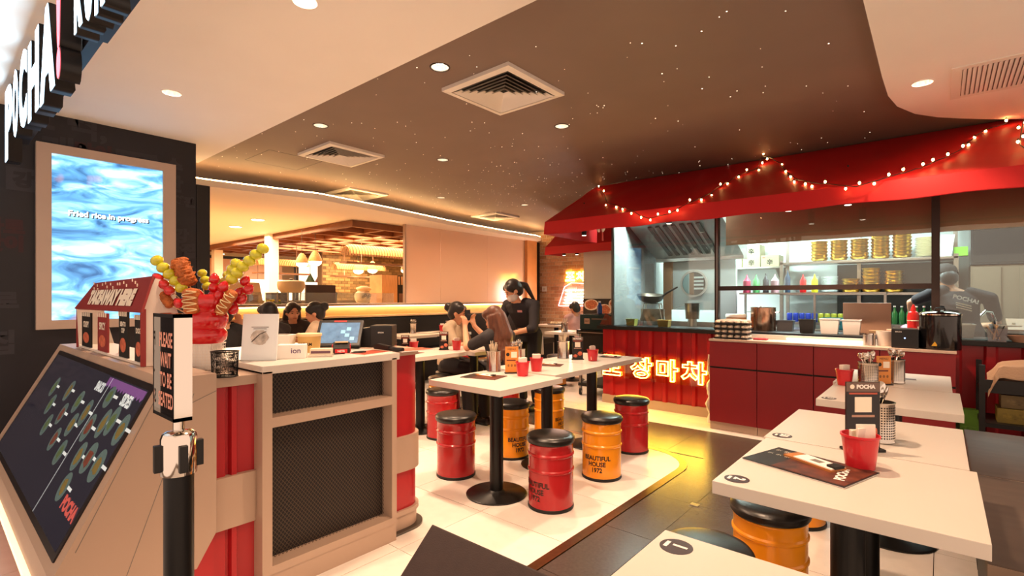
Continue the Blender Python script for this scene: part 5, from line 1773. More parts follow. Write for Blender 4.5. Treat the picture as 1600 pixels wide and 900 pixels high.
t = thing('docket_printer', 'black docket printer on the worktop beside the kettle', 'printer', (-0.215, 5.10, ZC2))
MB().box(-0.085, -0.09, 0, 0.085, 0.09, 0.15).build('case', mat('printer_plastic', '#161517', 0.42), t, bevel=0.008)
MB().box(-0.08, -0.08, 0.15, 0.08, 0.05, 0.155).build('lid', M_DSTEEL, t)
text('EPSON', M_PAPER, t, (-0.04, -0.0905, 0.128), FACE_NY, 'printer_lettering', size=0.02, bold=0.0003, width=0.04)
MB().ball(0, -0.091, 0.08, 0.005, 0.002, 0.005, 8, 5).build('status_light', mat('blue_led', '#8fb0ff', emit=(0.2, 0.35, 1.0), es=5), t)
kt = thing('soup_kettle', 'large black soup kettle with steel lid on the worktop', 'soup kettle', (-0.005, 5.12, ZC2))
MB().lathe([(0.0001, 0), (0.125, 0), (0.128, 0.01), (0.128, 0.255), (0.12, 0.262), (0.0001, 0.262)], 36, cap=False).build('kettle_body', mat('black_enamel', '#121113', 0.18, coat=0.4), kt, smooth=True)
MB().lathe([(0.132, 0.262), (0.134, 0.272), (0.12, 0.283), (0.04, 0.298), (0.0001, 0.30)], 36, cap=False).build('lid', M_CHROME, kt, smooth=True)
MB().tube([(-0.03, 0, 0.297), (-0.025, 0, 0.318), (0.025, 0, 0.318), (0.03, 0, 0.297)], 0.006, 8).build('lid_handle', M_BLACK, kt, smooth=True)
MB().prism([(-0.02, 0.0), (0.02, 0.0), (0.0, 0.034)], 'y', -0.1305, -0.1285).build('warning_triangle', mat('warning_yellow', '#e0b030', 0.5), kt, loc=(-0.03, 0.004, 0.03))
MB().box(-0.135, -0.05, 0.14, -0.125, -0.03, 0.17).build('side_label', M_PAPER, kt)
rb = thing('red_bottle', 'tall red squeeze bottle beside the black kettle', 'bottle', (-0.175, 5.40, 0.931))
rb.scale = (1.15, 1.15, 1.3)
MB().lathe([(0.0001, 0), (0.036, 0), (0.037, 0.14), (0.030, 0.165), (0.016, 0.175), (0.0001, 0.176)], 20, cap=False).build('bottle_body', mat('red_plastic', '#c21f1c', 0.35), rb, smooth=True)
MB().lathe([(0.018, 0.174), (0.016, 0.19), (0.006, 0.215), (0.0001, 0.216)], 16, cap=False).build('nozzle', mat('red_plastic', '#c21f1c', 0.35), rb, smooth=True)
MB().lathe([(0.038, 0.11), (0.038, 0.117)], 20, cap=False).build('cream_band', M_CREAMINK, rb)

# ------------------------------------------------------------------ on the black ledge
ZL = 0.931
sp = thing('stock_pot', 'tall brushed steel stock pot on the kitchen ledge', 'pot', (-1.40, 5.66, ZL))
MB().lathe([(0.0001, 0), (0.115, 0), (0.118, 0.006), (0.118, 0.235), (0.124, 0.24), (0.114, 0.24), (0.112, 0.01), (0.0001, 0.01)], 32, cap=False).build('pot_body', mat('warm_steel', '#b08c74', 0.22, metal=1.0, var=0.1, vscale=20), sp, smooth=True)
for s in (-1, 1):
    MB().tube([(s * 0.118, -0.03, 0.19), (s * 0.15, -0.025, 0.19), (s * 0.15, 0.025, 0.19), (s * 0.118, 0.03, 0.19)], 0.005, 6).build('handle', M_STEEL, sp, smooth=True)
MB().tube([(0.06, 0, 0.12), (-0.02, 0, 0.25), (-0.10, -0.02, 0.20)], 0.008, 8).build('ladle', mat('white_plastic', '#e9e0d6', 0.4), sp, smooth=True)
t = thing('food_tub', 'pale orange lidded food tub left of the stock pot', 'tub', (-1.66, 5.64, ZL))
MB().lathe([(0.0001, 0), (0.09, 0), (0.10, 0.13), (0.0001, 0.13)], 24, cap=False).build('tub_wall', mat('sauce_orange', '#c98a5a', 0.4), t, smooth=True)
MB().lathe([(0.104, 0.13), (0.106, 0.15), (0.10, 0.165), (0.0001, 0.168)], 24, cap=False).build('lid', mat('clear_lid', '#e9dccb', 0.2), t, smooth=True)


def gn_pan(x, y, w, d, h, m, lab, fill=None, z=ZL):
    t = thing('food_container', lab, 'container', (x, y, z), 0.06, 'open food containers on the ledge')
    a, b = w / 2, d / 2
    k = 0.86
    mb = MB()
    o_ = [(-a * k, -b * k, 0), (a * k, -b * k, 0), (a * k, b * k, 0), (-a * k, b * k, 0), (-a, -b, h), (a, -b, h), (a, b, h), (-a, b, h)]
    mb.add(o_, [(0, 3, 2, 1), (0, 1, 5, 4), (1, 2, 6, 5), (2, 3, 7, 6), (3, 0, 4, 7)])
    i_ = [(p[0] * 0.95, p[1] * 0.95, max(0.004, p[2])) for p in o_]
    mb.add(i_, [(0, 1, 2, 3), (0, 4, 5, 1), (1, 5, 6, 2), (2, 6, 7, 3), (3, 7, 4, 0)])
    mb.build('pan', m, t)
    e = 0.006
    MB().box(-a - e, -b - e, h, a + e, -b + e, h + 0.005).box(-a - e, b - e, h, a + e, b + e, h + 0.005).box(-a - e, -b, h, -a + e, b, h + 0.005).box(a - e, -b, h, a + e, b, h + 0.005).build('rim', m, t)
    if fill:
        MB().box(-a * 0.88, -b * 0.88, h * 0.4, a * 0.88, b * 0.88, h * 0.7).build('contents', fill, t)
    return t


M_TRANSL = mat('translucent_plastic', '#d8d2cc', 0.3, alpha=0.8)
gn_pan(-0.985, 5.58, 0.125, 0.16, 0.125, M_BLACK, 'small black food container on the ledge')
gn_pan(-0.80, 5.58, 0.15, 0.16, 0.135, M_TRANSL, 'white translucent food container before the wooden board')
gn_pan(-0.625, 5.57, 0.14, 0.16, 0.13, M_TRANSL, 'speckled translucent container right of the white one', mat('dark_seaweed', '#4a4038', 0.8, var=0.7, vscale=60))
gn_pan(-1.22, 5.78, 0.16, 0.12, 0.10, mat('grey_plastic', '#5a5a5c', 0.4), 'grey food container behind the black one')
gn_pan(-2.86, 5.62, 0.11, 0.11, 0.075, mat('yellow_tray', '#b7b25a', 0.5), 'small yellow green tray at the left of the ledge', mat('tray_content', '#6a4a7a', 0.8, var=0.5, vscale=60))
gn_pan(-2.44, 5.60, 0.13, 0.11, 0.075, mat('amber_tray', '#c9a25a', 0.5), 'small amber tray under the hanging pot', mat('tray_content2', '#a5744a', 0.8, var=0.5, vscale=60))
bd = thing('wooden_board', 'upright pale brown board standing behind the containers', 'board', (-0.53, 5.76, ZL))
MB().box(-0.185, -0.008, 0, 0.185, 0.008, 0.29).build('board', mat('pale_brown_board', '#a8836c', 0.5, var=0.05, vscale=5), bd, bevel=0.004, rot=(0.05, 0, 0))
for s in (-1, 1):
    MB().cyl(s * 0.17, -0.012, 0.24, 0.25, 0.006, 8).build('screw', M_STEEL, bd)
bw = thing('paper_bowl', 'small kraft bowl on the ledge before the board', 'bowl', (-0.44, 5.55, ZL))
MB().lathe([(0.0001, 0), (0.038, 0), (0.055, 0.045), (0.052, 0.045), (0.035, 0.004), (0.0001, 0.004)], 20, cap=False).build('bowl', mat('kraft_bowl', '#d8b48c', 0.6), bw, smooth=True)
bw = thing('cardboard_box', 'small tan box beside the kraft bowl', 'box', (-0.33, 5.56, ZL))
MB().box(-0.035, -0.03, 0, 0.035, 0.03, 0.06).build('box', mat('tan_card', '#cfa987', 0.6), bw, bevel=0.003)
# right end of the ledge
uc = thing('utensil_caddy', 'clear plastic caddy of utensils on the right ledge', 'caddy', (0.33, 5.40, ZL))
MB().prism([(-0.05, 0.0), (0.05, 0.0), (0.058, 0.10), (-0.058, 0.10)], 'y', -0.05, 0.05).build('box', mat('clear_grey_plastic', '#8d8a90', 0.15, alpha=0.45), uc)
rs = random.Random(8)
for k in range(9):
    MB().tube([(rs.uniform(-0.03, 0.03), rs.uniform(-0.03, 0.03), 0.01), (rs.uniform(-0.06, 0.06), rs.uniform(-0.04, 0.04), rs.uniform(0.11, 0.16))], 0.004, 5).build('utensil', rs.choice((M_BLACK, M_STEEL, mat('blue_handle', '#3a5a9a', 0.4), M_STICK)), uc)
bw = thing('shallow_bowl', 'shallow tan bowl at the right end of the ledge', 'bowl', (0.47, 5.42, ZL))
MB().lathe([(0.0001, 0), (0.05, 0), (0.09, 0.05), (0.086, 0.05), (0.045, 0.006), (0.0001, 0.006)], 28, cap=False).build('bowl', mat('tan_bowl', '#c7a186', 0.4), bw, smooth=True)
t = thing('sneeze_tray', 'slanted wooden tray standing inside the right window', 'tray', (0.55, 5.75, 0.945))
MB().box(-0.14, -0.12, 0, 0.3, 0.12, 0.012).build('tray', mat('tray_wood', '#b08058', 0.4), t, rot=(0.35, 0, 0), loc=(0, 0, 0.10))
for x in (-0.1, 0.26):
    MB().box(x - 0.01, -0.01, -0.014, x + 0.01, 0.01, 0.12).build('leg', M_STEEL, t)
for k, (x, w) in enumerate(((0.13, 0.17), (0.40, 0.16))):
    gn_pan(x, 5.80, w, 0.2, 0.11, M_STEEL, ('left', 'right')[k] + ' steel sink pan behind the right window', None)

# ------------------------------------------------------------------ kitchen left bay: hood, porthole wall, range
hood = thing('extractor_hood', 'stainless extractor hood behind the left kitchen window', 'extractor hood', (-2.42, 6.25, 1.80))
MB().prism([(-0.45, 0.40), (0.40, 0.0), (0.55, 0.0), (0.55, 0.74), (-0.45, 0.74)], 'x', -0.60, 0.55).build('canopy', M_STEEL, hood)
for k in range(7):
    MB().box(-0.35 + k * 0.1 - 0.02, -0.36, -0.01, -0.35 + k * 0.1 + 0.03, 0.36, 0.008).build('baffle', M_DSTEEL, hood, loc=(0, -0.025, 0.19), rot=(-math.atan2(0.40, 0.85), 0, 0))
area((-2.45, 6.45, 1.92), 0.8, 0.12, 14, COOL, aim=(0, 0.45, -1), name='hood_fill_lamp')  # added lamp, brightens the porthole wall that the hood shades
MB().box(-0.60, 0.40, -0.04, 0.55, 0.56, 0.0).build('grease_gutter', M_STEEL, hood)
struct(MB().box(-2.98, 6.85, 0.0, -2.02, 6.91, 1.85).build('wall_porthole', M_KWALL))
ph = thing('porthole_mirror', 'round porthole mirror on the white kitchen partition', 'mirror', (-2.56, 6.845, 1.46))
MB().lathe([(0.155, 0.0), (0.185, 0.0), (0.185, 0.02), (0.16, 0.02)], 40, cap=False).build('ring', M_WHITE_LAM, ph, smooth=True, rot=(PI / 2, 0, 0))
MB().lathe([(0.0001, 0.006), (0.158, 0.006)], 40, cap=False).build('mirror_glass', mat('porthole_glass', '#8c9a98', 0.06, metal=0.9), ph, rot=(PI / 2, 0, 0))
MB().box(-0.06, -0.01, -0.15, 0.0, -0.0085, 0.15).build('inner_panel', mat('porthole_brown', '#8a6a50', 0.4), ph)
for z in (-0.08, -0.03, 0.02, 0.07):
    MB().box(0.0, -0.01, z, 0.13, -0.0085, z + 0.025).build('louvre', M_KWALL, ph)
struct(MB().box(-2.98, 6.80, 0.9, -2.86, 6.85, 1.85).build('trim_7', mat('copper_tile', '#b58a68', 0.35, metal=0.3)))
rg = thing('cooking_range', 'steel cooking range under the extractor hood', 'range', (-2.45, 6.35, 0))
MB().box(-0.55, -0.3, 0, 0.45, 0.3, 0.90).build('body', M_STEEL, rg)
MB().box(-0.55, -0.3, 0.90, 0.45, -0.22, 0.98).build('front_guard', M_STEEL, rg)
MB().box(-0.10, -0.28, 0.98, 0.45, -0.25, 1.12).build('splash_panel', mat('white_splash', '#dfe6e6', 0.3), rg)
for x in (-0.35, 0.05):
    MB().lathe([(0.06, 0.90), (0.13, 0.90), (0.13, 0.93), (0.06, 0.93)], 20).build('burner', M_BLACK, rg, loc=(x, 0.05, 0))
st_ = thing('wok_stand', 'steel wire stand holding the wok at the window', 'stand', (-2.70, 5.86, ZL))
for (x, y) in ((-0.14, -0.06), (0.14, -0.06), (-0.14, 0.03), (0.14, 0.03)):
    MB().tube([(x * 1.1, y, 0), (x * 0.7, y * 0.8, 0.265)], 0.006, 6).build('leg', M_STEEL, st_)
MB().tube([(-0.10, -0.05, 0.265), (0.10, -0.05, 0.265), (0.10, 0.025, 0.265), (-0.10, 0.025, 0.265)], 0.006, 6, closed=True).build('ring', M_STEEL, st_)
MB().box(-0.15, -0.02, 0.05, 0.15, -0.005, 0.2).build('back_plate', mat('stained_steel', '#9a9288', 0.4, metal=0.8, var=0.5, vscale=12), st_)
wok = thing('wok', 'dark steel wok with long handle resting on its stand', 'wok', (-2.72, 5.83, 1.205))
MB().lathe([(0.0001, 0.0), (0.08, 0.008), (0.13, 0.04), (0.165, 0.10), (0.17, 0.10), (0.135, 0.036), (0.08, 0.003), (0.0001, -0.005)], 32, cap=False).build('pan', mat('burnt_steel', '#4a4038', 0.35, metal=0.8), wok, smooth=True, rot=(0.1, 0.08, 0))
MB().tube([(0.12, -0.02, 0.05), (0.22, -0.03, 0.12), (0.36, -0.04, 0.19)], 0.012, 8, radii=[0.010, 0.014, 0.009]).build('handle', mat('burnt_steel', '#4a4038', 0.35, metal=0.8), wok, smooth=True)
MB().tube([(0.10, -0.06, 0.04), (0.11, -0.08, -0.01), (0.13, -0.075, -0.005)], 0.005, 6).build('hook', M_CHROME, wok)
hp = thing('strainer_pot', 'small dented steel pot hanging inside the window', 'pot', (-2.22, 5.88, 1.02))
MB().lathe([(0.0001, 0), (0.075, 0), (0.088, 0.18), (0.092, 0.185), (0.085, 0.185), (0.07, 0.006), (0.0001, 0.006)], 24, cap=False).build('pot_body', mat('used_steel', '#9c9084', 0.3, metal=1.0, var=0.3, vscale=14), hp, smooth=True)
MB().tube([(-0.085, 0, 0.16), (-0.2, 0, 0.13)], 0.005, 6).build('handle', M_STEEL, hp)
MB().cyl(0, 0, -0.089, 0.0, 0.05, 16).build('pedestal', M_STEEL, hp)

# ------------------------------------------------------------------ kitchen middle bay: steel shelving and what stands on it
rk = thing('steel_rack', 'steel shelving rack along the back of the kitchen', 'shelf rack', (-0.80, 7.65, 0))
for z in (0.95, 1.33, 1.735):
    MB().box(-0.84, -0.20, z - 0.03, 0.95, 0.20, z).build('shelf', M_STEEL, rk, bevel=0.003)
for x in (-0.82, -0.0, 0.93):
    for y in ((-0.18, 0.18) if x else (0.18,)):
        MB().box(x - 0.02, y - 0.02, 0, x + 0.02, y + 0.02, 2.2 if y > 0 else 1.76).build('post', M_STEEL, rk)
MB().box(-0.25, 0.27, 0.93, 0.95, 0.30, 1.70).build('back_panel', mat('dark_back_steel', '#4a5458', 0.3, metal=0.6), rk)
M_GOLD = mat('golden_brass', '#e2b450', 0.28, metal=1.0, var=0.08, vscale=20)
ME_BOWL = MB().lathe([(0.0001, 0), (0.06, 0.0), (0.085, 0.012), (0.094, 0.042), (0.098, 0.044), (0.098, 0.047), (0.090, 0.046), (0.08, 0.014), (0.0001, 0.006)], 28, cap=False).mesh('bowl_wall', M_GOLD, True)
ME_BLINE = MB().lathe([(0.0955, 0.0335), (0.0958, 0.037)], 28, cap=False).mesh('rim_line', mat('brass_shadow_line', '#6a4a1a', 0.4, metal=0.8))
ORD = ('lowest', 'second', 'third', 'fourth', 'fifth', 'sixth', 'seventh', 'eighth', 'ninth', 'tenth', 'eleventh', 'twelfth', 'thirteenth', 'fourteenth')


def nth(k, n):
    return 'topmost' if k == n - 1 else ('lowest' if k == 0 else ORD[k] + ' from the bottom')


stacks = [(-1.20, 1.736, 6, 'leftmost'), (-0.985, 1.736, 6, 'second'), (-0.77, 1.736, 6, 'third'), (-0.56, 1.736, 7, 'fourth'), (-0.352, 1.736, 7, 'fifth')]
stacks2 = [(-0.86, 1.331, 4, 'shortest'), (-0.65, 1.331, 7, 'middle'), (-0.43, 1.331, 6, 'right')]
for sh, nm in ((stacks, 'upper shelf'), (stacks2, 'lower shelf')):
    for (x, z, n, lab) in sh:
        for k in range(n):
            t = thing('brass_bowl', 'golden brass bowl, %s of the %s stack on the %s' % (nth(k, n), lab, nm), 'bowl', (x, 7.57, z + k * 0.042), 0, 'golden bowl stack %s %s' % (lab, nm))
            link('bowl_wall', ME_BOWL, t)
            link('rim_line', ME_BLINE, t)
ME_PLATE = MB().lathe([(0.0001, 0), (0.06, 0), (0.105, 0.012), (0.107, 0.016), (0.06, 0.006), (0.0001, 0.006)], 24, cap=False).mesh('dinner_plate', mat('cream_plate', '#e2d8b8', 0.4), True)
for k in range(14):
    tag(link('dinner_plate', ME_PLATE, None, (-0.13 + 0.004 * (k % 3), 7.57, 1.736 + k * 0.0165)), 'cream dinner plate, %s of the stack on the upper shelf' % nth(k, 14), 'plate', 'cream plate stack')
ME_WPL = MB().lathe([(0.0001, 0), (0.055, 0), (0.092, 0.012), (0.094, 0.017), (0.055, 0.007), (0.0001, 0.007)], 24, cap=False).mesh('white_plate', mat('white_china', '#eef2ee', 0.3), True)
for (x, lab) in ((-1.30, 'left'), (-1.085, 'right')):
    for k in range(12):
        tag(link('white_plate', ME_WPL, None, (x, 7.57, 1.331 + k * 0.0175)), 'white china plate, %s of the %s plate stack on the lower shelf' % (nth(k, 12), lab), 'plate', 'white plate stack ' + lab)

# cartons on the wall shelf
ws = thing('wall_shelf', 'steel wall shelf carrying the noodle cartons', 'shelf', (-2.05, 7.80, 1.70))
MB().box(-0.40, -0.17, -0.02, 0.42, 0.19, 0.0).build('board', M_STEEL, ws)
for x in (-0.3, 0.3):
    MB().prism([(0.19, -0.2), (0.19, -0.02), (-0.1, -0.02)], 'x', x - 0.005, x + 0.005).build('bracket', M_STEEL, ws)
M_CARTON = mat('pale_carton', '#968e6c', 0.6)
cart = [(-2.29, 1.70, 'lower left'), (-2.05, 1.70, 'lower middle'), (-1.81, 1.70, 'lower right'), (-2.29, 1.86, 'upper left'), (-2.05, 1.86, 'upper middle')]
for (x, z, lab) in cart:
    t = thing('noodle_carton', 'pale noodle carton with a black character, %s of the pile' % lab, 'carton', (x, 7.78, z), 0, 'noodle cartons')
    MB().box(-0.115, -0.12, 0.0, 0.115, 0.15, 0.158).build('carton', M_CARTON, t, bevel=0.002)
    text('辛', M_INK, t, (0.0, -0.1212, 0.065), FACE_NY, 'carton_mark', size=0.1, bold=0.003, height=0.085)
    MB().box(-0.095, -0.1212, 0.12, -0.06, -0.12, 0.135).build('red_mark', mat('carton_red', '#b8433a', 0.5), t)
    MB().box(-0.05, -0.1212, 0.122, 0.04, -0.12, 0.132).build('print_line', M_GREYINK, t)


def squeeze(x, y, z, col, lab, h=0.19, r=0.034):
    t = thing('sauce_bottle', lab, 'bottle', (x, y, z), 0, 'sauce bottles in the kitchen')
    m = mat('bottle_' + col, col, 0.35)
    MB().lathe([(0.0001, 0), (r, 0), (r, h * 0.75), (r * 0.6, h * 0.86), (r * 0.55, h * 0.9), (0.0001, h * 0.9)], 16, cap=False).build('bottle_body', m, t, smooth=True)
    MB().lathe([(r * 0.56, h * 0.88), (r * 0.3, h * 0.98), (r * 0.12, h * 1.15), (0.0001, h * 1.15)], 12, cap=False).build('nozzle', m, t, smooth=True)


ct2 = thing('prep_counter', 'steel prep counter in the middle of the kitchen', 'counter', (-1.35, 6.85, 0))
MB().box(-0.62, -0.22, 0.86, 1.5, 0.22, 0.90).build('top', M_STEEL, ct2, bevel=0.003)
MB().box(-0.60, -0.20, 0.10, 1.48, 0.20, 0.14).build('undershelf', M_STEEL, ct2)
MB().box(-0.60, -0.10, 1.31, 0.9, 0.12, 1.33).build('over_shelf', M_STEEL, ct2)
for x in (-0.58, 0.45, 1.46):
    for y in (-0.18, 0.18):
        MB().box(x - 0.018, y - 0.018, 0, x + 0.018, y + 0.018, 0.86).build('leg', M_STEEL, ct2)
for x in (-0.58, 0.2, 0.88):
    MB().box(x - 0.012, 0.09, 0.90, x + 0.012, 0.114, 1.31).build('upright', M_STEEL, ct2)
ZP = 1.331
squeeze(-1.885, 6.85, ZP, '#d2476a', 'pink bottle at the left of the kitchen over-shelf', 0.2, 0.045)
squeeze(-1.775, 6.85, ZP, '#5fae6a', 'green bottle beside the pink one on the over-shelf', 0.2, 0.04)
squeeze(-1.665, 6.85, ZP, '#3a3a40', 'black bottle beside the green one on the over-shelf', 0.21, 0.035)
squeeze(-1.56, 6.85, ZP, '#c9a0a8', 'pale pink bottle at the rack post', 0.2, 0.045)
squeeze(-1.255, 6.85, ZP, '#d01f22', 'red squeeze bottle in the middle of the over-shelf')
squeeze(-1.135, 6.85, ZP, '#d6cf2a', 'yellow squeeze bottle beside the red one on the over-shelf')
squeeze(-1.42, 6.85, ZP, '#34485c', 'dark blue grinder bottle on the over-shelf', 0.24, 0.03)
ME_CAN = MB().lathe([(0.0001, 0), (0.03, 0), (0.033, 0.006), (0.033, 0.108), (0.028, 0.116), (0.0001, 0.114)], 16, cap=False).mesh('can_body', mat('blue_can', '#27358a', 0.3, metal=0.3), True)
ME_CANG = MB().lathe([(0.0001, 0), (0.03, 0), (0.033, 0.006), (0.033, 0.108), (0.028, 0.116), (0.0001, 0.114)], 16, cap=False).mesh('can_body', mat('olive_can', '#8a8a2a', 0.3, metal=0.3), True)
rs = random.Random(2)
for k in range(9):
    col = 'blue' if k < 5 else 'olive'
    t = thing('drink_can', '%s drinks can, number %s from the left on the back shelf' % (col, ('first', 'second', 'third', 'fourth', 'fifth', 'sixth', 'seventh', 'eighth', 'ninth')[k]), 'can', (-1.54 + k * 0.072, 7.55, 0.951), 0, 'drinks cans on the low shelf')
    link('can_body', ME_CAN if k < 5 else ME_CANG, t)
    MB().cyl(0, 0, 0.114, 0.117, 0.026, 14).build('can_top', M_STEEL, t)
t = thing('tissue_pack', 'teal pack of tissues on the kitchen counter', 'tissue pack', (-0.93, 6.83, 0.901))
MB().box(-0.13, -0.06, 0, 0.13, 0.06, 0.14).build('pack', mat('teal_pack', '#2f7f86', 0.4, var=0.2, vscale=12), t, bevel=0.02)
MB().ball(0, -0.058, 0.07, 0.07, 0.006, 0.022, 14, 6).build('opening', M_INK, t)
MB().box(-0.11, -0.0615, 0.10, 0.11, -0.0595, 0.125).build('pack_band', M_PAPER, t)
M_GBOT = mat('green_bottle_glass', '#1c4a1f', 0.12, coat=0.5)
ME_GB = MB().lathe([(0.0001, 0), (0.030, 0), (0.032, 0.01), (0.032, 0.13), (0.014, 0.17), (0.012, 0.21), (0.0001, 0.211)], 14, cap=False).mesh('bottle_glass', M_GBOT, True)
ME_GBC = MB().cyl(0, 0, 0.205, 0.222, 0.0145, 10).mesh('cap', M_CHROME)
for k in range(11):
    t = thing('soju_bottle', 'small green glass bottle, %s from the left on the low shelf' % (('first',) + ORD[1:])[k], 'bottle', (-0.76 + k * 0.068, 7.56, 0.951 + (0.06 if k > 5 else 0)), 0, 'green bottles on the low shelf')
    t.location.z = 0.951
    link('bottle_glass', ME_GB, t)
    link('cap', ME_GBC, t)
t = thing('ingredient_bag', 'pink bag of ingredients on the counter right of the board', 'bag', (-0.20, 6.75, 0.901))
MB().ball(0, 0, 0.045, 0.13, 0.07, 0.05, 16, 8, 0.1).build('bag', mat('pink_bag', '#c78aa0', 0.5, var=0.3, vscale=12), t, smooth=True)
t = thing('white_bin', 'white plastic bin on the upper shelf with a green box', 'bin', (0.02, 7.58, 1.736))
MB().prism([(-0.05, 0.0), (0.07, 0.0), (0.10, 0.24), (-0.02, 0.24)], 'y', -0.1, 0.1).build('bin', M_PAPER, t)
t = thing('green_box', 'small lime green box beside the white bin', 'box', (0.17, 7.58, 1.736))
MB().box(-0.06, -0.06, 0, 0.06, 0.06, 0.10).build('box', mat('lime_green', '#7fc23a', 0.5), t, bevel=0.003)
# right bay: dark glass cabinet, fridge fronts and a tap
t = thing('steel_fridge', 'pale brown fridge fronts at the back right of the kitchen', 'fridge', (0.75, 7.7, 0))
MB().box(-0.50, -0.2, 0, 0.9, 0.28, 1.62).build('body', mat('fridge_tan', '#8c7a68', 0.35, metal=0.4), t)
for x in (-0.48, -0.12, 0.12, 0.5):
    MB().box(x, -0.215, 0.05, x + 0.22, -0.2, 1.60).build('door', mat('fridge_tan', '#8c7a68', 0.35, metal=0.4), t, bevel=0.003)
t = thing('dark_wall_unit', 'dark glossy wall unit above the fridge fronts', 'cabinet', (0.75, 7.72, 1.63))
MB().box(-0.50, -0.24, 0, 0.42, 0.26, 0.62).build('unit', mat('dark_gloss', '#23282c', 0.12, coat=0.4), t)
MB().box(-0.48, -0.246, 0.02, 0.40, -0.24, 0.60).build('glass_front', mat('dark_gloss2', '#1c2226', 0.08, coat=0.5), t)
t = thing('white_tall_unit', 'white ribbed tall unit at the right edge of the kitchen', 'cabinet', (1.35, 7.3, 0))
MB().box(-0.2, -0.1, 0, 0.6, 0.1, 2.3).build('body', M_KWALL, t)
for k in range(6):
    MB().box(-0.19 + k * 0.12, -0.115, 0.9, -0.12 + k * 0.12, -0.1, 2.25).build('rib', M_KWALL, t)
tp = thing('kitchen_tap', 'curved chrome tap at the sink by the cook', 'tap', (0.36, 6.15, 0.90))
MB().tube([(0, 0, 0), (0, 0, 0.18), (-0.02, -0.02, 0.24), (-0.06, -0.06, 0.25), (-0.09, -0.09, 0.21)], 0.012, 8).build('spout', M_CHROME, tp, smooth=True)
MB().cyl(0, 0, 0, 0.03, 0.03, 14).build('tap_base', M_CHROME, tp)
sk = thing('sink_counter', 'steel sink counter behind the right window', 'counter', (0.75, 6.25, 0))
MB().box(-0.55, -0.2, 0.86, 1.2, 0.2, 0.90).build('top', M_STEEL, sk)
MB().box(-0.5, -0.18, 0.0, 1.2, 0.2, 0.86).build('base', M_DSTEEL, sk)
for k, x in enumerate((0.46, 0.56, 0.66)):
    t = thing('glass_jar', ('first', 'second', 'third')[k] + ' clear jar from the left beside the tap', 'jar', (x, 6.2, 0.901), 0, 'clear jars by the tap')
    MB().lathe([(0.0001, 0), (0.04, 0), (0.042, 0.12), (0.038, 0.12), (0.036, 0.006), (0.0001, 0.006)], 18, cap=False).build('jar', M_TRANSL, t, smooth=True)
    MB().cyl(0, 0, 0.005, 0.08, 0.034, 16).build('contents', mat('jar_salmon', '#c98a6a', 0.6), t)

# ------------------------------------------------------------------ shelf cart at the right
sc2 = thing('shelf_cart', 'black shelf cart with boxes and paper rolls at the right edge', 'cart', (0.58, 5.02, 0))
for x in (-0.36, 0.5):
    for y in (-0.2, 0.2):
        MB().box(x - 0.016, y - 0.016, 0.02, x + 0.016, y + 0.016, 0.80).build('post', M_BLACK, sc2)
for z in (0.10, 0.40, 0.64):
    MB().box(-0.37, -0.21, z - 0.03, 0.51, 0.21, z).build('shelf', M_BLACK, sc2)
MB().box(-0.37, -0.215, 0.64, 0.51, -0.205, 0.70).build('front_lip', M_BLACK, sc2)


def cart_box(name, x, y, z, w, d, h, col, lab, cat='box', m=None):
    t = thing(name, lab, cat, (x, y, z))
    MB().box(-w / 2, -d / 2, 0, w / 2, d / 2, h).build('box', m or mat('box_' + col, col, 0.6, var=0.15, vscale=14), t, bevel=0.003)
    MB().box(-w * 0.4, -d / 2 - 0.001, h * 0.3, w * 0.4, -d / 2, h * 0.7).build('box_print', mat('print_' + col, col, 0.4, var=0.6, vscale=30), t)
    return t


cart_box('snack_box', 0.46, 4.98, 0.641, 0.30, 0.2, 0.09, '#6a4a34', 'brown open box on the top shelf of the cart')
cart_box('clear_box', 0.72, 4.98, 0.641, 0.18, 0.2, 0.12, '#a8948a', 'pale lidded box on the top shelf of the cart')
cart_box('snack_carton', 0.44, 4.97, 0.401, 0.28, 0.2, 0.10, '#7a6a2a', 'olive snack carton on the middle shelf of the cart')
cart_box('snack_carton', 0.46, 4.99, 0.503, 0.28, 0.2, 0.09, '#6a5a3a', 'brown snack carton on top of the olive one in the cart')
t = thing('patterned_bag', 'black bag with pink patches on the shelf cart', 'bag', (0.70, 4.92, 0.401))
MB().box(-0.09, -0.08, 0, 0.11, 0.12, 0.21).build('bag', M_INK, t, bevel=0.012)
rs = random.Random(6)
for k in range(12):
    MB().ball(rs.uniform(-0.075, 0.095), -0.081, rs.uniform(0.02, 0.19), rs.uniform(0.012, 0.024), 0.0012, rs.uniform(0.012, 0.022), 7, 5, 0.2).build('patch', rs.choice((mat('patch_pink', '#d98a80', 0.6), M_CREAMINK)), t)
t = thing('roll_box', 'brown tray holding the paper rolls on the cart', 'tray', (0.44, 4.97, 0.101))
MB().box(-0.15, -0.12, 0, 0.15, 0.12, 0.015).box(-0.15, -0.12, 0.015, 0.15, -0.11, 0.08).box(-0.15, 0.11, 0.015, 0.15, 0.12, 0.10).box(-0.15, -0.11, 0.015, -0.14, 0.11, 0.10).box(0.14, -0.11, 0.015, 0.15, 0.11, 0.10).build('tray', M_WOODD, t)
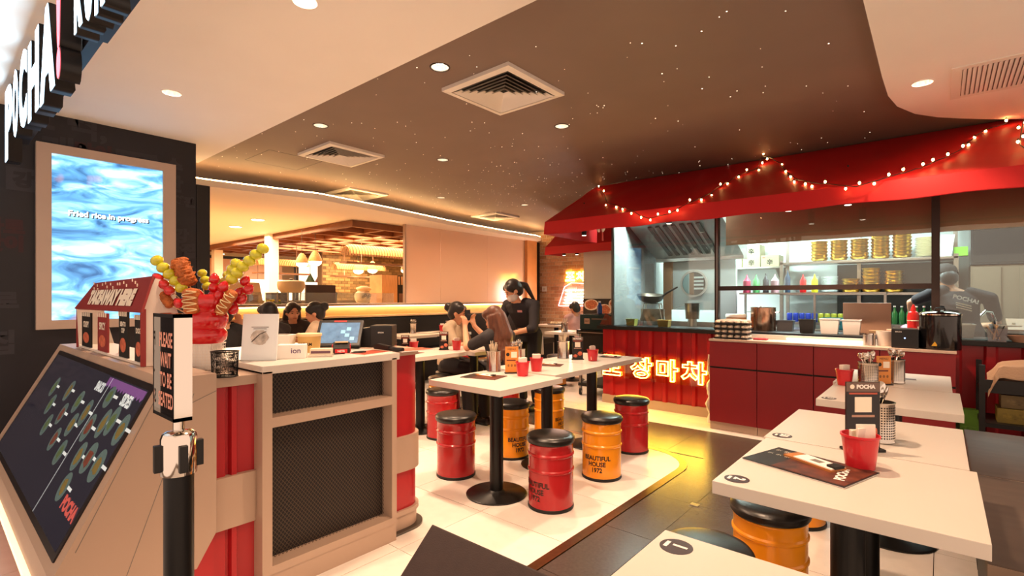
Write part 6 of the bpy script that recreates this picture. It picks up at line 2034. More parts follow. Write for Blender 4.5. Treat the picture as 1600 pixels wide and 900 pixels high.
for k, y in enumerate((-0.04, 0.04)):
    t = thing('paper_roll', 'white paper roll lying in the cart tray, ' + ('front one', 'rear one')[k], 'paper roll', (0.42 - 0.03 * k, 4.97 + y, 0.176), 0, 'paper rolls in the cart')
    MB().lathe([(0.02, -0.035), (0.055, -0.035), (0.058, -0.03), (0.058, 0.03), (0.055, 0.035), (0.02, 0.035), (0.02, -0.035)], 28, cap=False).build('roll', M_PAPER, t, smooth=True, rot=(PI / 2, 0, 0.4))
    MB().lathe([(0.017, -0.034), (0.02, -0.0355), (0.02, 0.0355), (0.017, 0.034), (0.017, -0.034)], 20, cap=False).build('core', mat('card_core', '#8a6a50', 0.7), t, rot=(PI / 2, 0, 0.4))
t = thing('towel', 'beige towel draped over the corner of the cart', 'towel', (0.36, 4.93, 0.80))
nx, ny = 16, 12
vs_, fs_ = [], []
for j in range(ny + 1):
    for i in range(nx + 1):
        u, v = i / nx, j / ny
        x = -0.22 + 0.50 * u
        y = -0.16 + 0.22 * v
        z = 0.012 * math.sin(u * 9 + v * 3) + 0.01 * math.sin(v * 11)
        if u < 0.34:
            dz = (0.34 - u) / 0.34
            x = -0.22 + 0.50 * 0.34 - 0.06 * dz
            z -= 0.18 * dz * (0.8 + 0.3 * math.sin(v * 5))
        if v < 0.3:
            z -= 0.09 * (0.3 - v) / 0.3
            y = -0.12 - 0.015 * (0.3 - v) / 0.3 + 0.004 * math.sin(u * 20)
        vs_.append((x, y, z + 0.02))
for j in range(ny):
    for i in range(nx):
        a = j * (nx + 1) + i
        fs_.append((a, a + 1, a + nx + 2, a + nx + 1))
off = len(vs_)
vs_ += [(x, y + 0.003, z - 0.006) for (x, y, z) in vs_]
fs_ += [tuple(reversed([i + off for i in f])) for f in fs_]
MB().add(vs_, fs_).build('cloth', mat('beige_towel', '#b79a80', 0.9, bump=0.3, bscale=90), t, smooth=True)
t = thing('steel_tray', 'steel tray lying over the top of the shelf cart', 'tray', (0.72, 5.0, 0.85))
MB().box(-0.22, -0.16, -0.01, 0.3, 0.16, 0.01).build('tray', M_CHROME, t, bevel=0.004)
MB().box(-0.22, -0.16, 0.01, 0.3, -0.15, 0.02).build('lip', M_CHROME, t)
MB().box(-0.18, -0.15, -0.09, 0.28, 0.15, -0.01).build('foam_block', M_DSTEEL, t)
for k, (x, w, h) in enumerate(((0.165, 0.06, 0.42), (0.125, 0.05, 0.40))):
    cart_box('green_carton', x, 5.20 + 0.1 * k, 0.0, w + 0.05, 0.09, h, ('#5a8a2a', '#4c6a24')[k], ('tall green carton standing beside the cart', 'darker green carton behind the tall green one')[k], 'carton')
# cloth over the far table edge and a plastic bag hanging at the end of the cabinets
t = thing('draped_cloth', 'white cloth hanging over the edge of the table behind the server', 'cloth', (-4.25, 5.56, 0.748))
vs_, fs_ = [], []
for j in range(9):
    for i in range(13):
        y = -0.10 + 0.2 * i / 12
        if j < 3:
            p = (-0.10 + 0.05 * j, y, 0.002)
        else:
            p = (0.006 + 0.008 * math.sin(i * 1.3), y * (1 + 0.03 * j), -0.045 * (j - 2) + 0.006 * math.sin(i))
        vs_.append(p)
for j in range(8):
    for i in range(12):
        a = j * 13 + i
        fs_.append((a, a + 1, a + 14, a + 13))
off = len(vs_)
vs_ += [(x + 0.003, y, z + 0.003) for (x, y, z) in vs_]
fs_ += [tuple(reversed([i + off for i in f])) for f in fs_]
MB().add(vs_, fs_).build('cloth', mat('white_table_cloth', '#e6d8c8', 0.8), t, smooth=True)
t = thing('plastic_sheet', 'crumpled clear plastic hanging at the left end of the red cabinets', 'plastic bag', (-1.755, 5.10, 0.0))
rs = random.Random(14)
for k in range(2):
    pts = [(0.01 * math.sin(j * 1.4 + k), 0.03 * k + 0.02 * math.sin(j * 0.9), 0.02 + 0.68 * j / 14) for j in range(15)]
    MB().tube(pts, 0.02, 9, radii=[0.026 + 0.012 * math.sin(j * 1.9 + k * 2) - 0.0012 * j for j in range(15)]).build('fold', mat('cloudy_plastic', '#e8e0cc', 0.25, bump=0.6, bscale=30), t, smooth=True)
# ------------------------------------------------------------------ the shop next door, seen over the bar ledge
struct(MB().box(-15.5, 1.2, -0.05, -6.75, 9.5, 0.0).build('floor_neighbour', mat('beige_floor', '#b59a7c', 0.5)))
struct(MB().box(-15.6, 1.2, 0, -15.5, 9.5, 2.5).build('wall_neighbour', mat('beige_wall', '#d9bfa0', 0.7)))
struct(MB().box(-15.5, 9.4, 0, -6.75, 9.5, 2.5).build('wall_neighbour', mat('beige_wall', '#d9bfa0', 0.7)))
struct(MB().box(-15.5, 1.1, 0, -6.75, 1.2, 2.5).build('wall_neighbour', mat('beige_wall', '#d9bfa0', 0.7)))
struct(MB().box(-15.5, 8.5, ZB, -6.9, 9.5, ZB + 0.07).build('ceiling', M_BARCEIL))
# glass guard on the ledge
gg = thing('glass_guard', 'low clear glass guard along the bar ledge', 'glass guard', (-6.85, 3.4, 1.186))
for k, (a, b) in enumerate(((-1.5, -0.25), (-0.24, 0.62), (0.63, 1.66))):
    MB().box(-0.004, a, 0, 0.004, b, 0.155).build('pane', glass('guard_glass', (0.93, 0.95, 0.9), 0.06, haze=0.16), gg)
    MB().box(-0.012, a - 0.006, 0, 0.012, a + 0.006, 0.16).build('clip', M_STEEL, gg)
# round white pillars
for (x, y, lab) in ((-9.5, 4.27, 'white pillar in front of the slatted ceiling next door'), (-12.7, 4.47, 'white pillar at the far left next door')):
    t = struct(MB().box(x - 0.09, y - 0.09, 0, x + 0.09, y + 0.09, ZB).build('pillar', M_WHITE_PAINT))
# coffered timber ceiling
cf = thing('coffered_ceiling', 'coffered brown timber ceiling next door', 'ceiling panel', (-6.8, 4.28, ZB - 0.06))
M_CBEAM = mat('coffer_beam', '#7a4a2c', 0.5, var=0.15, vscale=6)
M_CPAN = mat('coffer_panel', '#b5764a', 0.55, var=0.12, vscale=5)
NX, NY, SX, SY = 10, 7, 0.62, 0.60
me_p = MB().box(0, 0, 0, SX - 0.06, SY - 0.06, 0.01).mesh('coffer_panel', M_CPAN)
me_d = MB().box(0, 0, 0, SX - 0.06, SY - 0.06, 0.01).mesh('coffer_panel', mat('coffer_dark', '#2a1c14', 0.6))
me_l = MB().cyl(0, 0, -0.004, 0.0, 0.035, 14).mesh('coffer_lamp', mat('coffer_lamp', '#ffffff', emit=(1, 0.72, 0.45), es=8))
for i in range(NX):
    for j in range(NY):
        p = link('coffer_panel', me_d if (j % 3 == 2) else me_p, cf, (-(i + 1) * SX + 0.03, j * SY + 0.03, 0.04))
        if (i + j) % 2 == 0 and j % 3 != 2:
            link('coffer_lamp', me_l, p, (SX / 2, SY / 2, 0))
me_bx = MB().box(-NX * SX - 0.03, -0.03, -0.04, 0.03, 0.03, 0.055).mesh('beam', M_CBEAM)
me_by = MB().box(-0.03, -0.03, -0.045, 0.03, NY * SY + 0.03, 0.055).mesh('beam', M_CBEAM)
for j in range(NY + 1):
    link('beam', me_bx, cf, (0, j * SY, 0))
for i in range(NX + 1):
    link('beam', me_by, cf, (-i * SX, 0, 0))
# ceiling lights next door
for (x, y, lab) in ((-8.93, 3.42, 'left of the front pair'), (-7.87, 3.33, 'right of the front pair'), (-13.7, 5.0, 'right of the distant pair'), (-14.8, 5.3, 'left of the distant pair')):
    t = thing('ceiling_spot', 'bright round ceiling light next door, ' + lab, 'ceiling light', (x, y, ZB), 0, 'ceiling lights next door')
    MB().cyl(0, 0, -0.004, 0.0, 0.09, 24).build('lamp_disc', mat('bright_disc', '#ffffff', emit=(1, 0.85, 0.65), es=7), t)
    MB().lathe([(0.09, 0.0), (0.09, -0.008), (0.105, -0.006), (0.107, 0.0)], 24, cap=False).build('ring', M_WHITE_PAINT, t, smooth=True)
# rattan vault lamps on rods with hanging shelves
M_RATTAN = mat('rattan', '#c99a5a', 0.6, var=0.25, vscale=30, emit=(0.9, 0.5, 0.2), es=0.10)
M_RIB = mat('rattan_rib', '#8a5c2c', 0.6)


def vault_lamp(x, y0, y1, z, r, lab, shelf=True):
    t = thing('rattan_lamp', lab, 'pendant lamp', (x, (y0 + y1) / 2, z), 0, 'rattan vault lamps')
    h = (y1 - y0) / 2
    n = 12
    vs, fs = [], []
    rings = 14
    for i in range(rings + 1):
        y = -h + 2 * h * i / rings
        k = 1.0 if 0 < i < rings else 0.82
        for a in range(n + 1):
            t_ = PI * a / n
            vs.append((r * k * math.cos(t_), y, r * k * math.sin(t_)))
    for i in range(rings):
        for a in range(n):
            b = i * (n + 1) + a
            fs.append((b, b + 1, b + n + 2, b + n + 1))
    MB().add(vs, fs).build('woven_vault', M_RATTAN, t, smooth=True)
    for i in range(0, 2 * rings + 1):
        y = -h + h * i / rings
        MB().tube([(r * 1.01 * math.cos(PI * a / 10), y, r * 1.01 * math.sin(PI * a / 10)) for a in range(11)], 0.006, 4).build('rib', M_RIB, t)
    for y in (-h * 0.6, h * 0.6):
        MB().tube([(0, y, r), (0, y, ZB - 0.06 - z)], 0.008, 6).build('rod', M_WOODD, t)
        MB().tube([(0, y, r), (0, y, -0.14)], 0.006, 6).build('rod', M_STEEL, t)
    if shelf:
        MB().box(-0.12, -h * 1.05, -0.17, 0.12, h * 1.05, -0.14).build('hanging_shelf', M_WOODD, t)
    return t


vault_lamp(-8.2, 5.0, 6.7, 2.06, 0.18, 'long rattan vault lamp nearest the mirror wall')
vault_lamp(-10.0, 4.2, 5.2, 1.90, 0.13, 'rattan vault lamp behind the white pillar')
vault_lamp(-10.2, 5.95, 7.2, 1.90, 0.15, 'rattan vault lamp in front of the mosaic wall')
M_GLOW = mat('lamp_glow', '#fff0d0', emit=(1.0, 0.72, 0.38), es=7)
for (x, y, z, r, lab) in ((-8.0, 4.09, 1.85, 0.10, 'left rattan globe pendant beside the pillar'), (-8.0, 4.32, 1.89, 0.11, 'right rattan globe pendant beside the pillar'), (-10.0, 6.43, 1.90, 0.12, 'left glowing bowl pendant before the mosaic wall'), (-10.0, 6.80, 1.93, 0.12, 'right glowing bowl pendant before the mosaic wall'), (-8.3, 6.42, 1.84, 0.09, 'glowing globe pendant at the mirror edge')):
    t = thing('globe_pendant', lab, 'pendant lamp', (x, y, z), 0, 'globe pendants next door')
    MB().lathe([(0.02, r * 1.5), (r * 0.5, r * 1.2), (r * 0.85, r * 0.5), (r, 0.0), (r * 0.97, -r * 0.15)], 20, cap=False).build('rattan_shade', M_RATTAN, t, smooth=True)
    MB().lathe([(r * 0.95, -r * 0.1), (r * 0.85, -r * 0.5), (r * 0.5, -r * 0.75), (0.0001, -r * 0.82)], 20, cap=False).build('glow_bowl', M_GLOW, t, smooth=True)
    MB().tube([(0, 0, r * 1.5), (0, 0, ZB - 0.06 - z)], 0.004, 5).build('cord', M_INK, t)
    point((x, y, z - r * 1.1), 3.0, (1.0, 0.66, 0.36), 0.08)
# mosaic wall, cabinets, bright opening
mw = struct(MB().box(-11.7, 6.38, 0, -11.5, 9.4, ZB - 0.08).build('wall_mosaic', mat('mosaic_grout', '#5a452e', 0.8)))
rs = random.Random(21)
msm = [mat('mosaic_%d' % k, c, 0.5, var=0.15, vscale=10) for k, c in enumerate(('#7d6440', '#8c7149', '#6d5838', '#96794e'))]
mme = [MB().box(0, 0, 0, 0.012, 0.16, 0.062).mesh('mosaic_tile', m) for m in msm]
z, row = 1.20, 0
while z < 2.33:
    y = 6.40 + (0.085 if row % 2 else 0)
    while y < 9.0:
        link('mosaic_tile', rs.choice(mme), mw, (-11.5 - rs.uniform(0, 0.006), y, z))
        y += 0.17
    z += 0.07
    row += 1
cb = thing('wall_cabinets', 'row of pinkish brown wall cabinets far next door', 'cabinet', (-13.5, 5.4, 0))
MB().box(-0.3, -1.6, 1.70, -0.02, 0.95, 2.24).build('carcass', M_WOODD, cb)
for k in range(4):
    MB().box(-0.02, -1.6 + k * 0.64, 1.71, 0.0, -0.97 + k * 0.64, 2.23).build('door', mat('pink_brown_door', '#b98a68', 0.5, var=0.04, vscale=4), cb)
MB().box(-0.32, -1.62, 2.24, 0.02, 0.97, 2.30).build('cornice', M_INK, cb)
bo = struct(MB().box(-13.0, 5.05, 1.20, -12.95, 6.35, 1.72).build('window_5', mat('lit_opening', '#fff4e2', emit=(1.0, 0.86, 0.68), es=2.6)))
bo2 = struct(MB().box(-12.4, 6.20, 1.2, -12.35, 6.80, 2.16).build('window_6', mat('lit_doorway', '#fff4e2', emit=(1.0, 0.80, 0.58), es=1.0)))
for y in (6.18, 6.82):
    MB().box(-12.42, y - 0.04, 1.2, -12.33, y + 0.04, 2.2).build('window_frame', M_INK, bo2)
for k, y in enumerate((6.40, 6.65)):
    t = thing('cone_pendant', ('left', 'right')[k] + ' dark cone pendant in the bright doorway next door', 'pendant lamp', (-12.1, y, 1.66), 0, 'dark cone pendants')
    MB().lathe([(0.012, 0.22), (0.03, 0.18), (0.11, 0.02), (0.12, 0.0), (0.105, 0.0), (0.025, 0.16)], 18, cap=False).build('shade', mat(('green_enamel', 'red_enamel')[k], ('#3a4a34', '#6a2a20')[k], 0.4), t, smooth=True)
    MB().tube([(0, 0, 0.22), (0, 0, 0.74)], 0.005, 5).build('cord', M_INK, t)
# back counter next door and what stands on it
bc = thing('bar_counter', 'long pale bar counter behind the glass guard', 'counter', (-7.6, 3.9, 0))
MB().box(-0.37, -2.6, 1.08, 0.55, 2.6, 1.15).build('top', M_LEDGEW, bc)
MB().box(-0.36, -2.6, 0.0, 0.45, 2.6, 1.08).build('base', M_WOODP, bc)
bt_ = thing('steam_drum', 'rounded cream steamer drum on the bar counter', 'steamer', (-7.45, 3.64, 1.151))
MB().lathe([(0.0001, 0.0), (0.12, 0.0), (0.15, 0.05), (0.15, 0.06)], 24, cap=False).build('stand', M_DSTEEL, bt_, smooth=True)
MB().lathe([(0.14, 0.19), (0.185, 0.25), (0.195, 0.31), (0.19, 0.36), (0.17, 0.375), (0.0001, 0.38)], 28, cap=False).build('drum', mat('cream_drum', '#c9b494', 0.4), bt_, smooth=True)
for k in range(4):
    a = PI / 4 + k * PI / 2
    MB().tube([(0.13 * math.cos(a), 0.13 * math.sin(a), 0.05), (0.14 * math.cos(a), 0.14 * math.sin(a), 0.20)], 0.012, 6).build('leg', M_STEEL, bt_)
MB().lathe([(0.02, 0.38), (0.03, 0.40), (0.0001, 0.41)], 12, cap=False).build('knob', M_BLACK, bt_)
db = thing('dark_screen_panel', 'dark brown low panel beside the steamer drum', 'panel', (-7.5, 4.14, 1.151))
MB().box(-0.02, -0.25, 0, 0.02, 0.25, 0.32).build('panel', mat('dark_plum', '#3c2a26', 0.5), db)
MB().box(-0.1, -0.2, 0, 0.1, -0.17, 0.03).box(-0.1, 0.17, 0, 0.1, 0.2, 0.03).build('feet', M_BLACK, db)
ld = thing('cloth_bundle', 'bundle of white cloth with brown rings on the bar counter', 'cloth', (-7.6, 4.97, 1.151))
MB().ball(0, 0, 0.13, 0.12, 0.14, 0.13, 18, 10, 0.08).build('bundle', mat('white_cloth', '#e6d6c0', 0.8), ld, smooth=True)
MB().ball(0.0, 0.02, 0.27, 0.11, 0.13, 0.05, 14, 8, 0.1).build('top_cloth', mat('cream_cloth', '#d9bf98', 0.8), ld, smooth=True)
for k in range(4):
    MB().lathe([(0.014, 0), (0.024, 0)], 12, cap=False).build('ring_print', M_INK, ld, loc=(0.123, -0.07 + k * 0.045, 0.13 + 0.03 * (k % 2)), rot=(0, PI / 2, 0))
wc = thing('timber_cabinet', 'slatted timber and dark cabinet beside the mirror', 'cabinet', (-8.2, 6.0, 0))
MB().box(-0.2, -0.35, 0, 0.2, 0.0, 1.70).build('timber_side', M_WOODP, wc)
MB().box(-0.2, 0.0, 0, 0.18, 0.6, 1.70).build('dark_body', M_INK, wc)
for k in range(8):
    MB().box(0.18, 0.03 + k * 0.07, 1.52, 0.20, 0.06 + k * 0.07, 1.68).build('slat', M_WOODP, wc)
MB().box(0.18, 0.05, 0.9, 0.19, 0.5, 1.35).build('brown_panel', mat('brown_leather', '#6a4a3a', 0.5), wc)
cb2 = thing('kitchen_box', 'dark menu holder at the left of the bar counter', 'box', (-7.55, 3.48, 1.151))
MB().box(-0.1, -0.13, 0, 0.1, 0.13, 0.19).build('box', mat('dark_umber', '#3a2c22', 0.5), cb2, bevel=0.005)
MB().box(0.1, -0.10, 0.03, 0.102, 0.10, 0.16).build('front_panel', mat('umber_print', '#5a4632', 0.5, var=0.4, vscale=20), cb2)
cb3 = thing('white_hood', 'pale sloping counter hood at the left next door', 'hood', (-7.7, 3.0, 1.151))
MB().prism([(-0.45, 0.0), (0.28, 0.0), (0.22, 0.34), (-0.40, 0.34)], 'x', -0.15, 0.15).build('hood', mat('pale_tan', '#cdb08e', 0.5), cb3)
MB().box(0.151, -0.05, 0.05, 0.156, 0.2, 0.16).build('hood_window', mat('hood_brown', '#7a5a3c', 0.4), cb3)
fl = thing('yellow_flowers', 'small bunch of yellow flowers on the bar ledge', 'flowers', (-6.72, 3.05, 1.186))
rs = random.Random(9)
for k in range(9):
    MB().ball(rs.uniform(-0.03, 0.03), rs.uniform(-0.09, 0.09), rs.uniform(0.02, 0.06), 0.016, 0.016, 0.012, 8, 5).build('blossom', mat('flower_yellow', '#d8c22a', 0.6), fl)
MB().box(-0.02, -0.09, 0, 0.02, 0.09, 0.015).build('stems', M_LEAF, fl)
# ------------------------------------------------------------------ people


def capsule(mb, a, b, ra, rb, seg=12):
    a, b = Vector(a), Vector(b)
    d = b - a
    n = 6
    mb.tube([a + d * (k / n) for k in range(n + 1)], ra, seg, radii=[ra + (rb - ra) * k / n for k in range(n + 1)])
    mb.ball(*a, ra, seg=seg, rings=8)
    mb.ball(*b, rb, seg=seg, rings=8)


def loft(mb, secs, seg=18):
    """secs: (centre, right, forward, rx, ry)"""
    vs, fs = [], []
    for (c, r, f, rx, ry) in secs:
        c, r, f = Vector(c), Vector(r), Vector(f)
        for k in range(seg):
            a = 2 * PI * k / seg
            vs.append(c + r * (rx * math.cos(a)) + f * (ry * math.sin(a)))
    m = len(secs)
    for i in range(m - 1):
        for k in range(seg):
            l = (k + 1) % seg
            fs.append((i * seg + k, i * seg + l, (i + 1) * seg + l, (i + 1) * seg + k))
    fs.append(tuple(reversed(range(seg))))
    fs.append(tuple((m - 1) * seg + k for k in range(seg)))
    mb.add(vs, fs)


def fuse(mb, name, m, voxel, smooth=6):
    me = bpy.data.meshes.new(name)
    me.from_pydata([tuple(v) for v in mb.v], [], mb.f)
    bm = bmesh.new()
    bm.from_mesh(me)
    bmesh.ops.recalc_face_normals(bm, faces=bm.faces)
    bm.to_mesh(me)
    bm.free()
    o = bpy.data.objects.new(name, me)
    C.objects.link(o)
    r = o.modifiers.new('remesh', 'REMESH')
    r.mode = 'VOXEL'
    r.voxel_size = voxel
    s = o.modifiers.new('smooth', 'SMOOTH')
    s.factor = 0.5
    s.iterations = smooth
    out = eval_mesh(o, name)
    out.materials.clear()
    out.materials.append(m)
    out.polygons.foreach_set('use_smooth', [True] * len(out.polygons))
    return out


def hand(mb, wrist, d, side, curl=0.5, k=1.0, palm_n=None):
    """five fingers; d = pointing direction, side = towards the thumb, palm_n = palm normal"""
    w, d, side = Vector(wrist), Vector(d).normalized(), Vector(side)
    side = (side - d * side.dot(d)).normalized()
    n = d.cross(side).normalized() if palm_n is None else Vector(palm_n).normalized()
    pc = w + d * 0.045 * k
    for q in (-0.028, -0.010, 0.010, 0.028):
        capsule(mb, w + side * q * 0.7 * k, w + d * 0.085 * k + side * q * k, 0.014 * k, 0.011 * k, 8)
    for i, (q, ln) in enumerate(((0.030, 0.068), (0.010, 0.078), (-0.010, 0.072), (-0.030, 0.055))):
        a = w + d * 0.085 * k + side * q * k
        c1 = (d * math.cos(curl * 0.6) + n * math.sin(curl * 0.6) + side * q * 2).normalized()
        b = a + c1 * ln * 0.5 * k
        c2 = (d * math.cos(curl * 1.5) + n * math.sin(curl * 1.5)).normalized()
        c = b + c2 * ln * 0.5 * k
        capsule(mb, a, b, 0.0095 * k, 0.0085 * k, 8)
        capsule(mb, b, c, 0.0085 * k, 0.007 * k, 8)
    a = w + d * 0.025 * k + side * 0.028 * k
    b = a + (d * 0.7 + side * 0.7 + n * 0.2).normalized() * 0.04 * k
    c = b + (d * 0.9 + side * 0.2 + n * 0.4).normalized() * 0.03 * k
    capsule(mb, a, b, 0.012 * k, 0.010 * k, 8)
    capsule(mb, b, c, 0.010 * k, 0.008 * k, 8)


def basis(head_dir, tilt):
    """frame of the head: yaw around z then pitch down"""
    return Matrix.Rotation(head_dir, 4, 'Z') @ Matrix.Rotation(-tilt, 4, 'X')


def person(label, loc, rz, J, shirt, trousers, hair, sleeve='short', voxel=0.011, head_yaw=0.0, head_tilt=0.2, curl=0.5, mask=False, hs=1.0, cap=None, skirt=False, badge=None, shoes='#161314', apron=None):
    """J: joints in the figure's own frame (x right, y forward, z up, origin on the floor)"""
    t = thing('person', label, 'person', loc, rz, 'people in the restaurant')
    V = {k: Vector(v) for k, v in J.items()}
    X_, Y_ = Vector((1, 0, 0)), Vector((0, 1, 0))
    sw = (V['shR'] - V['shL']).length / 2
    body = MB()
    # torso
    pel, che, nek = V['pel'], V['che'], V['nek']
    wai = pel.lerp(che, 0.45) + Vector((0, J.get('_bend', 0.0), 0))
    secs = [(pel + Vector((0, 0, -0.08)), X_, Y_, 0.12, 0.095), (pel, X_, Y_, 0.145, 0.11), (wai, X_, Y_, 0.118, 0.085), (che, X_, Y_, 0.145, 0.10), (che.lerp(nek, 0.55), X_, Y_, sw * 0.85, 0.075), (nek, X_, Y_, 0.055, 0.055)]
    loft(body, secs)
    hd = V['hed']
    capsule(body, nek - Vector((0, 0, 0.03)), hd + Vector((0, -0.015, -0.06)), 0.052, 0.048)
    for s, sh, el, wr, hp, kn, an in (('L', 'shL', 'elL', 'wrL', 'hpL', 'knL', 'anL'), ('R', 'shR', 'elR', 'wrR', 'hpR', 'knR', 'anR')):
        capsule(body, V[sh].lerp(nek, 0.5), V[sh], 0.05, 0.052)
        capsule(body, V[sh], V[el], 0.048, 0.036)
        capsule(body, V[el], V[wr], 0.036, 0.024)
        fd = Vector(J.get('hd' + s, V[wr] - V[el]))
        hand(body, V[wr], fd, Vector(J.get('th' + s, (1 if s == 'L' else -1, 0, 0.3))), curl, 0.92)
        capsule(body, V[hp], V[kn], 0.078, 0.055)
        capsule(body, V[kn], V[an], 0.053, 0.034)
        capsule(body, V[an] + Vector((0, -0.02, -0.035)), V[an] + Vector((0, 0.13, -0.05)), 0.035, 0.028)
    # head
    R = basis(head_yaw, head_tilt)
    hm = MB()
    hm.ball(0, -0.008, 0.028, 0.073 * hs, 0.092 * hs, 0.088 * hs, 20, 14)
    hm.ball(0, 0.022, -0.045, 0.055 * hs, 0.062 * hs, 0.068 * hs, 16, 12)
    hm.ball(0, 0.030, -0.09, 0.030 * hs, 0.032 * hs, 0.026 * hs, 12, 8)
    capsule(hm, (0, 0.080 * hs, 0.005), (0, 0.098 * hs, -0.028), 0.009, 0.013, 8)
    for s in (-1, 1):
        hm.ball(s * 0.075 * hs, -0.005, -0.012, 0.010, 0.020, 0.030, 10, 8)
        hm.ball(s * 0.030, 0.070 * hs, 0.018, 0.020, 0.014, 0.008, 10, 6)
    capsule(hm, (-0.018, 0.078 * hs, -0.058), (0.018, 0.078 * hs, -0.058), 0.009, 0.009, 8)
    hm.xf(Matrix.Translation(hd) @ R)
    body.add(hm.v, hm.f)
    link('body', fuse(body, 'body', M_SKIN, voxel, 4), t)
    H4 = Matrix.Translation(hd) @ R
    me_eye = mat('eye_dark', '#1a120e', 0.2)
    for s in (-1, 1):
        e = MB().ball(s * 0.030 * hs, 0.083 * hs, 0.004, 0.011, 0.006, 0.006, 10, 6).xf(H4)
        e.build('eye', me_eye, t, smooth=True)
        b = MB().tube([(s * 0.016 * hs, 0.088 * hs, 0.024), (s * 0.032 * hs, 0.085 * hs, 0.027), (s * 0.046 * hs, 0.074 * hs, 0.022)], 0.003, 5).xf(H4)
        b.build('eyebrow', me_eye, t)
    MB().tube([(-0.02, 0.086 * hs, -0.060), (0.0, 0.091 * hs, -0.061), (0.02, 0.086 * hs, -0.060)], 0.004, 6).xf(H4).build('lips', mat('lip', '#a8574a', 0.5), t, smooth=True)
    # clothes
    cl = MB()
    loft(cl, [(pel + Vector((0, 0, -0.02)), X_, Y_, 0.158, 0.125), (pel + Vector((0, 0, 0.05)), X_, Y_, 0.155, 0.12), (wai, X_, Y_, 0.138, 0.105), (che, X_, Y_, 0.162, 0.117), (che.lerp(nek, 0.55), X_, Y_, sw * 0.95, 0.09), (che.lerp(nek, 0.82), X_, Y_, 0.085, 0.075)])
    for sh, el, wr in (('shL', 'elL', 'wrL'), ('shR', 'elR', 'wrR')):
        capsule(cl, V[sh].lerp(nek, 0.5), V[sh], 0.062, 0.064)
        if sleeve == 'short':
            capsule(cl, V[sh], V[sh].lerp(V[el], 0.68), 0.062, 0.056)
        elif sleeve == 'elbow':
            capsule(cl, V[sh], V[el], 0.062, 0.052)
            capsule(cl, V[el], V[el].lerp(V[wr], 0.15), 0.052, 0.047)
        else:
            capsule(cl, V[sh], V[el], 0.062, 0.050)
            capsule(cl, V[el], V[el].lerp(V[wr], 0.88), 0.050, 0.036)
    link('shirt', fuse(cl, 'shirt', mat('shirt_' + shirt, shirt, 0.8, var=0.12, vscale=9, bump=0.25, bscale=22), voxel, 3), t)
    tr = MB()
    loft(tr, [(pel + Vector((0, 0, -0.10)), X_, Y_, 0.135, 0.11), (pel + Vector((0, 0, 0.02)), X_, Y_, 0.152, 0.118), (pel.lerp(wai, 0.5), X_, Y_, 0.135, 0.10)])
    for hp, kn, an in (('hpL', 'knL', 'anL'), ('hpR', 'knR', 'anR')):
        capsule(tr, V[hp], V[kn], 0.092, 0.068)
        capsule(tr, V[kn], V[an] + Vector((0, 0, 0.03)), 0.066, 0.055)
    link('trousers', fuse(tr, 'trousers', mat('trousers_' + trousers, trousers, 0.8, var=0.1, vscale=9), voxel, 3), t)
    for an in ('anL', 'anR'):
        s = MB()
        capsule(s, V[an] + Vector((0, -0.03, -0.045)), V[an] + Vector((0, 0.14, -0.055)), 0.045, 0.038)
        link('shoe', fuse(s, 'shoe', mat('shoe_' + shoes, shoes, 0.4), voxel, 2), t)
    # hair
    hc_ = mat('hair_' + hair['col'], hair['col'], 0.45, var=0.3, vscale=40, stretch=(1, 1, 0.2), sheen=0.2)
    hb = MB()
    hb.ball(0, -0.018, 0.040, 0.086 * hs, 0.096 * hs, 0.094 * hs, 20, 14)
    hb.ball(0, -0.05, -0.005, 0.080 * hs, 0.068 * hs, 0.085 * hs, 18, 12)
    for s in (-1, 1):
        hb.ball(s * 0.058 * hs, 0.02, 0.055, 0.035 * hs, 0.062 * hs, 0.045 * hs, 12, 8)
    st = hair.get('style', 'short')
    if st == 'bun':
        hb.ball(0, -0.125, 0.05, 0.05, 0.045, 0.05, 14, 10, 0.1)
    if st == 'ponytail':
        capsule(hb, (0, -0.10, 0.03), (0.0, -0.16, -0.02), 0.035, 0.035)
        capsule(hb, (0, -0.16, -0.02), (0.0, -0.17, -0.22), 0.034, 0.016)
    if st in ('long', 'wavy'):
        rr = random.Random(5)
        ln = hair.get('len', 0.38)
        capsule(hb, (0, -0.06, 0.0), (0, -0.085, -0.18), 0.085, 0.095)
        for k in range(26):
            a = PI * (k / 25) + PI
            x0, y0 = 0.082 * math.cos(a), -0.02 + 0.088 * math.sin(a)
            pts, rad = [], []
            n = 9
            for q in range(n + 1):
                u = q / n
                wv = (0.016 if st == 'wavy' else 0.003) * math.sin(u * 13 + k * 1.7) * u
                pts.append((x0 * (1 + 0.45 * u) + wv, y0 * (1 + 0.35 * u) - 0.01 * u + wv * 0.6, 0.03 - (ln * (0.8 + 0.25 * rr.random())) * u))
                rad.append(0.019 * (1 - 0.55 * u * u))
            hb.tube(pts, 0.018, 7, radii=rad)
    hb.xf(Matrix.Translation(hd) @ R)
    link('hair', fuse(hb, 'hair', hc_, voxel * 0.85, 2), t)
    if mask:
        mk = MB()
        mk.ball(0, 0.038, -0.058, 0.062 * hs, 0.066 * hs, 0.052, 18, 10)
        mk.xf(H4)
        mk.build('face_mask', mat('pale_mask', '#d9cfc8', 0.8), t, smooth=True)
        for s in (-1, 1):
            MB().tube([(s * 0.055, 0.05, -0.04), (s * 0.078, 0.0, -0.01)], 0.002, 4).xf(H4).build('mask_loop', M_PAPER, t)
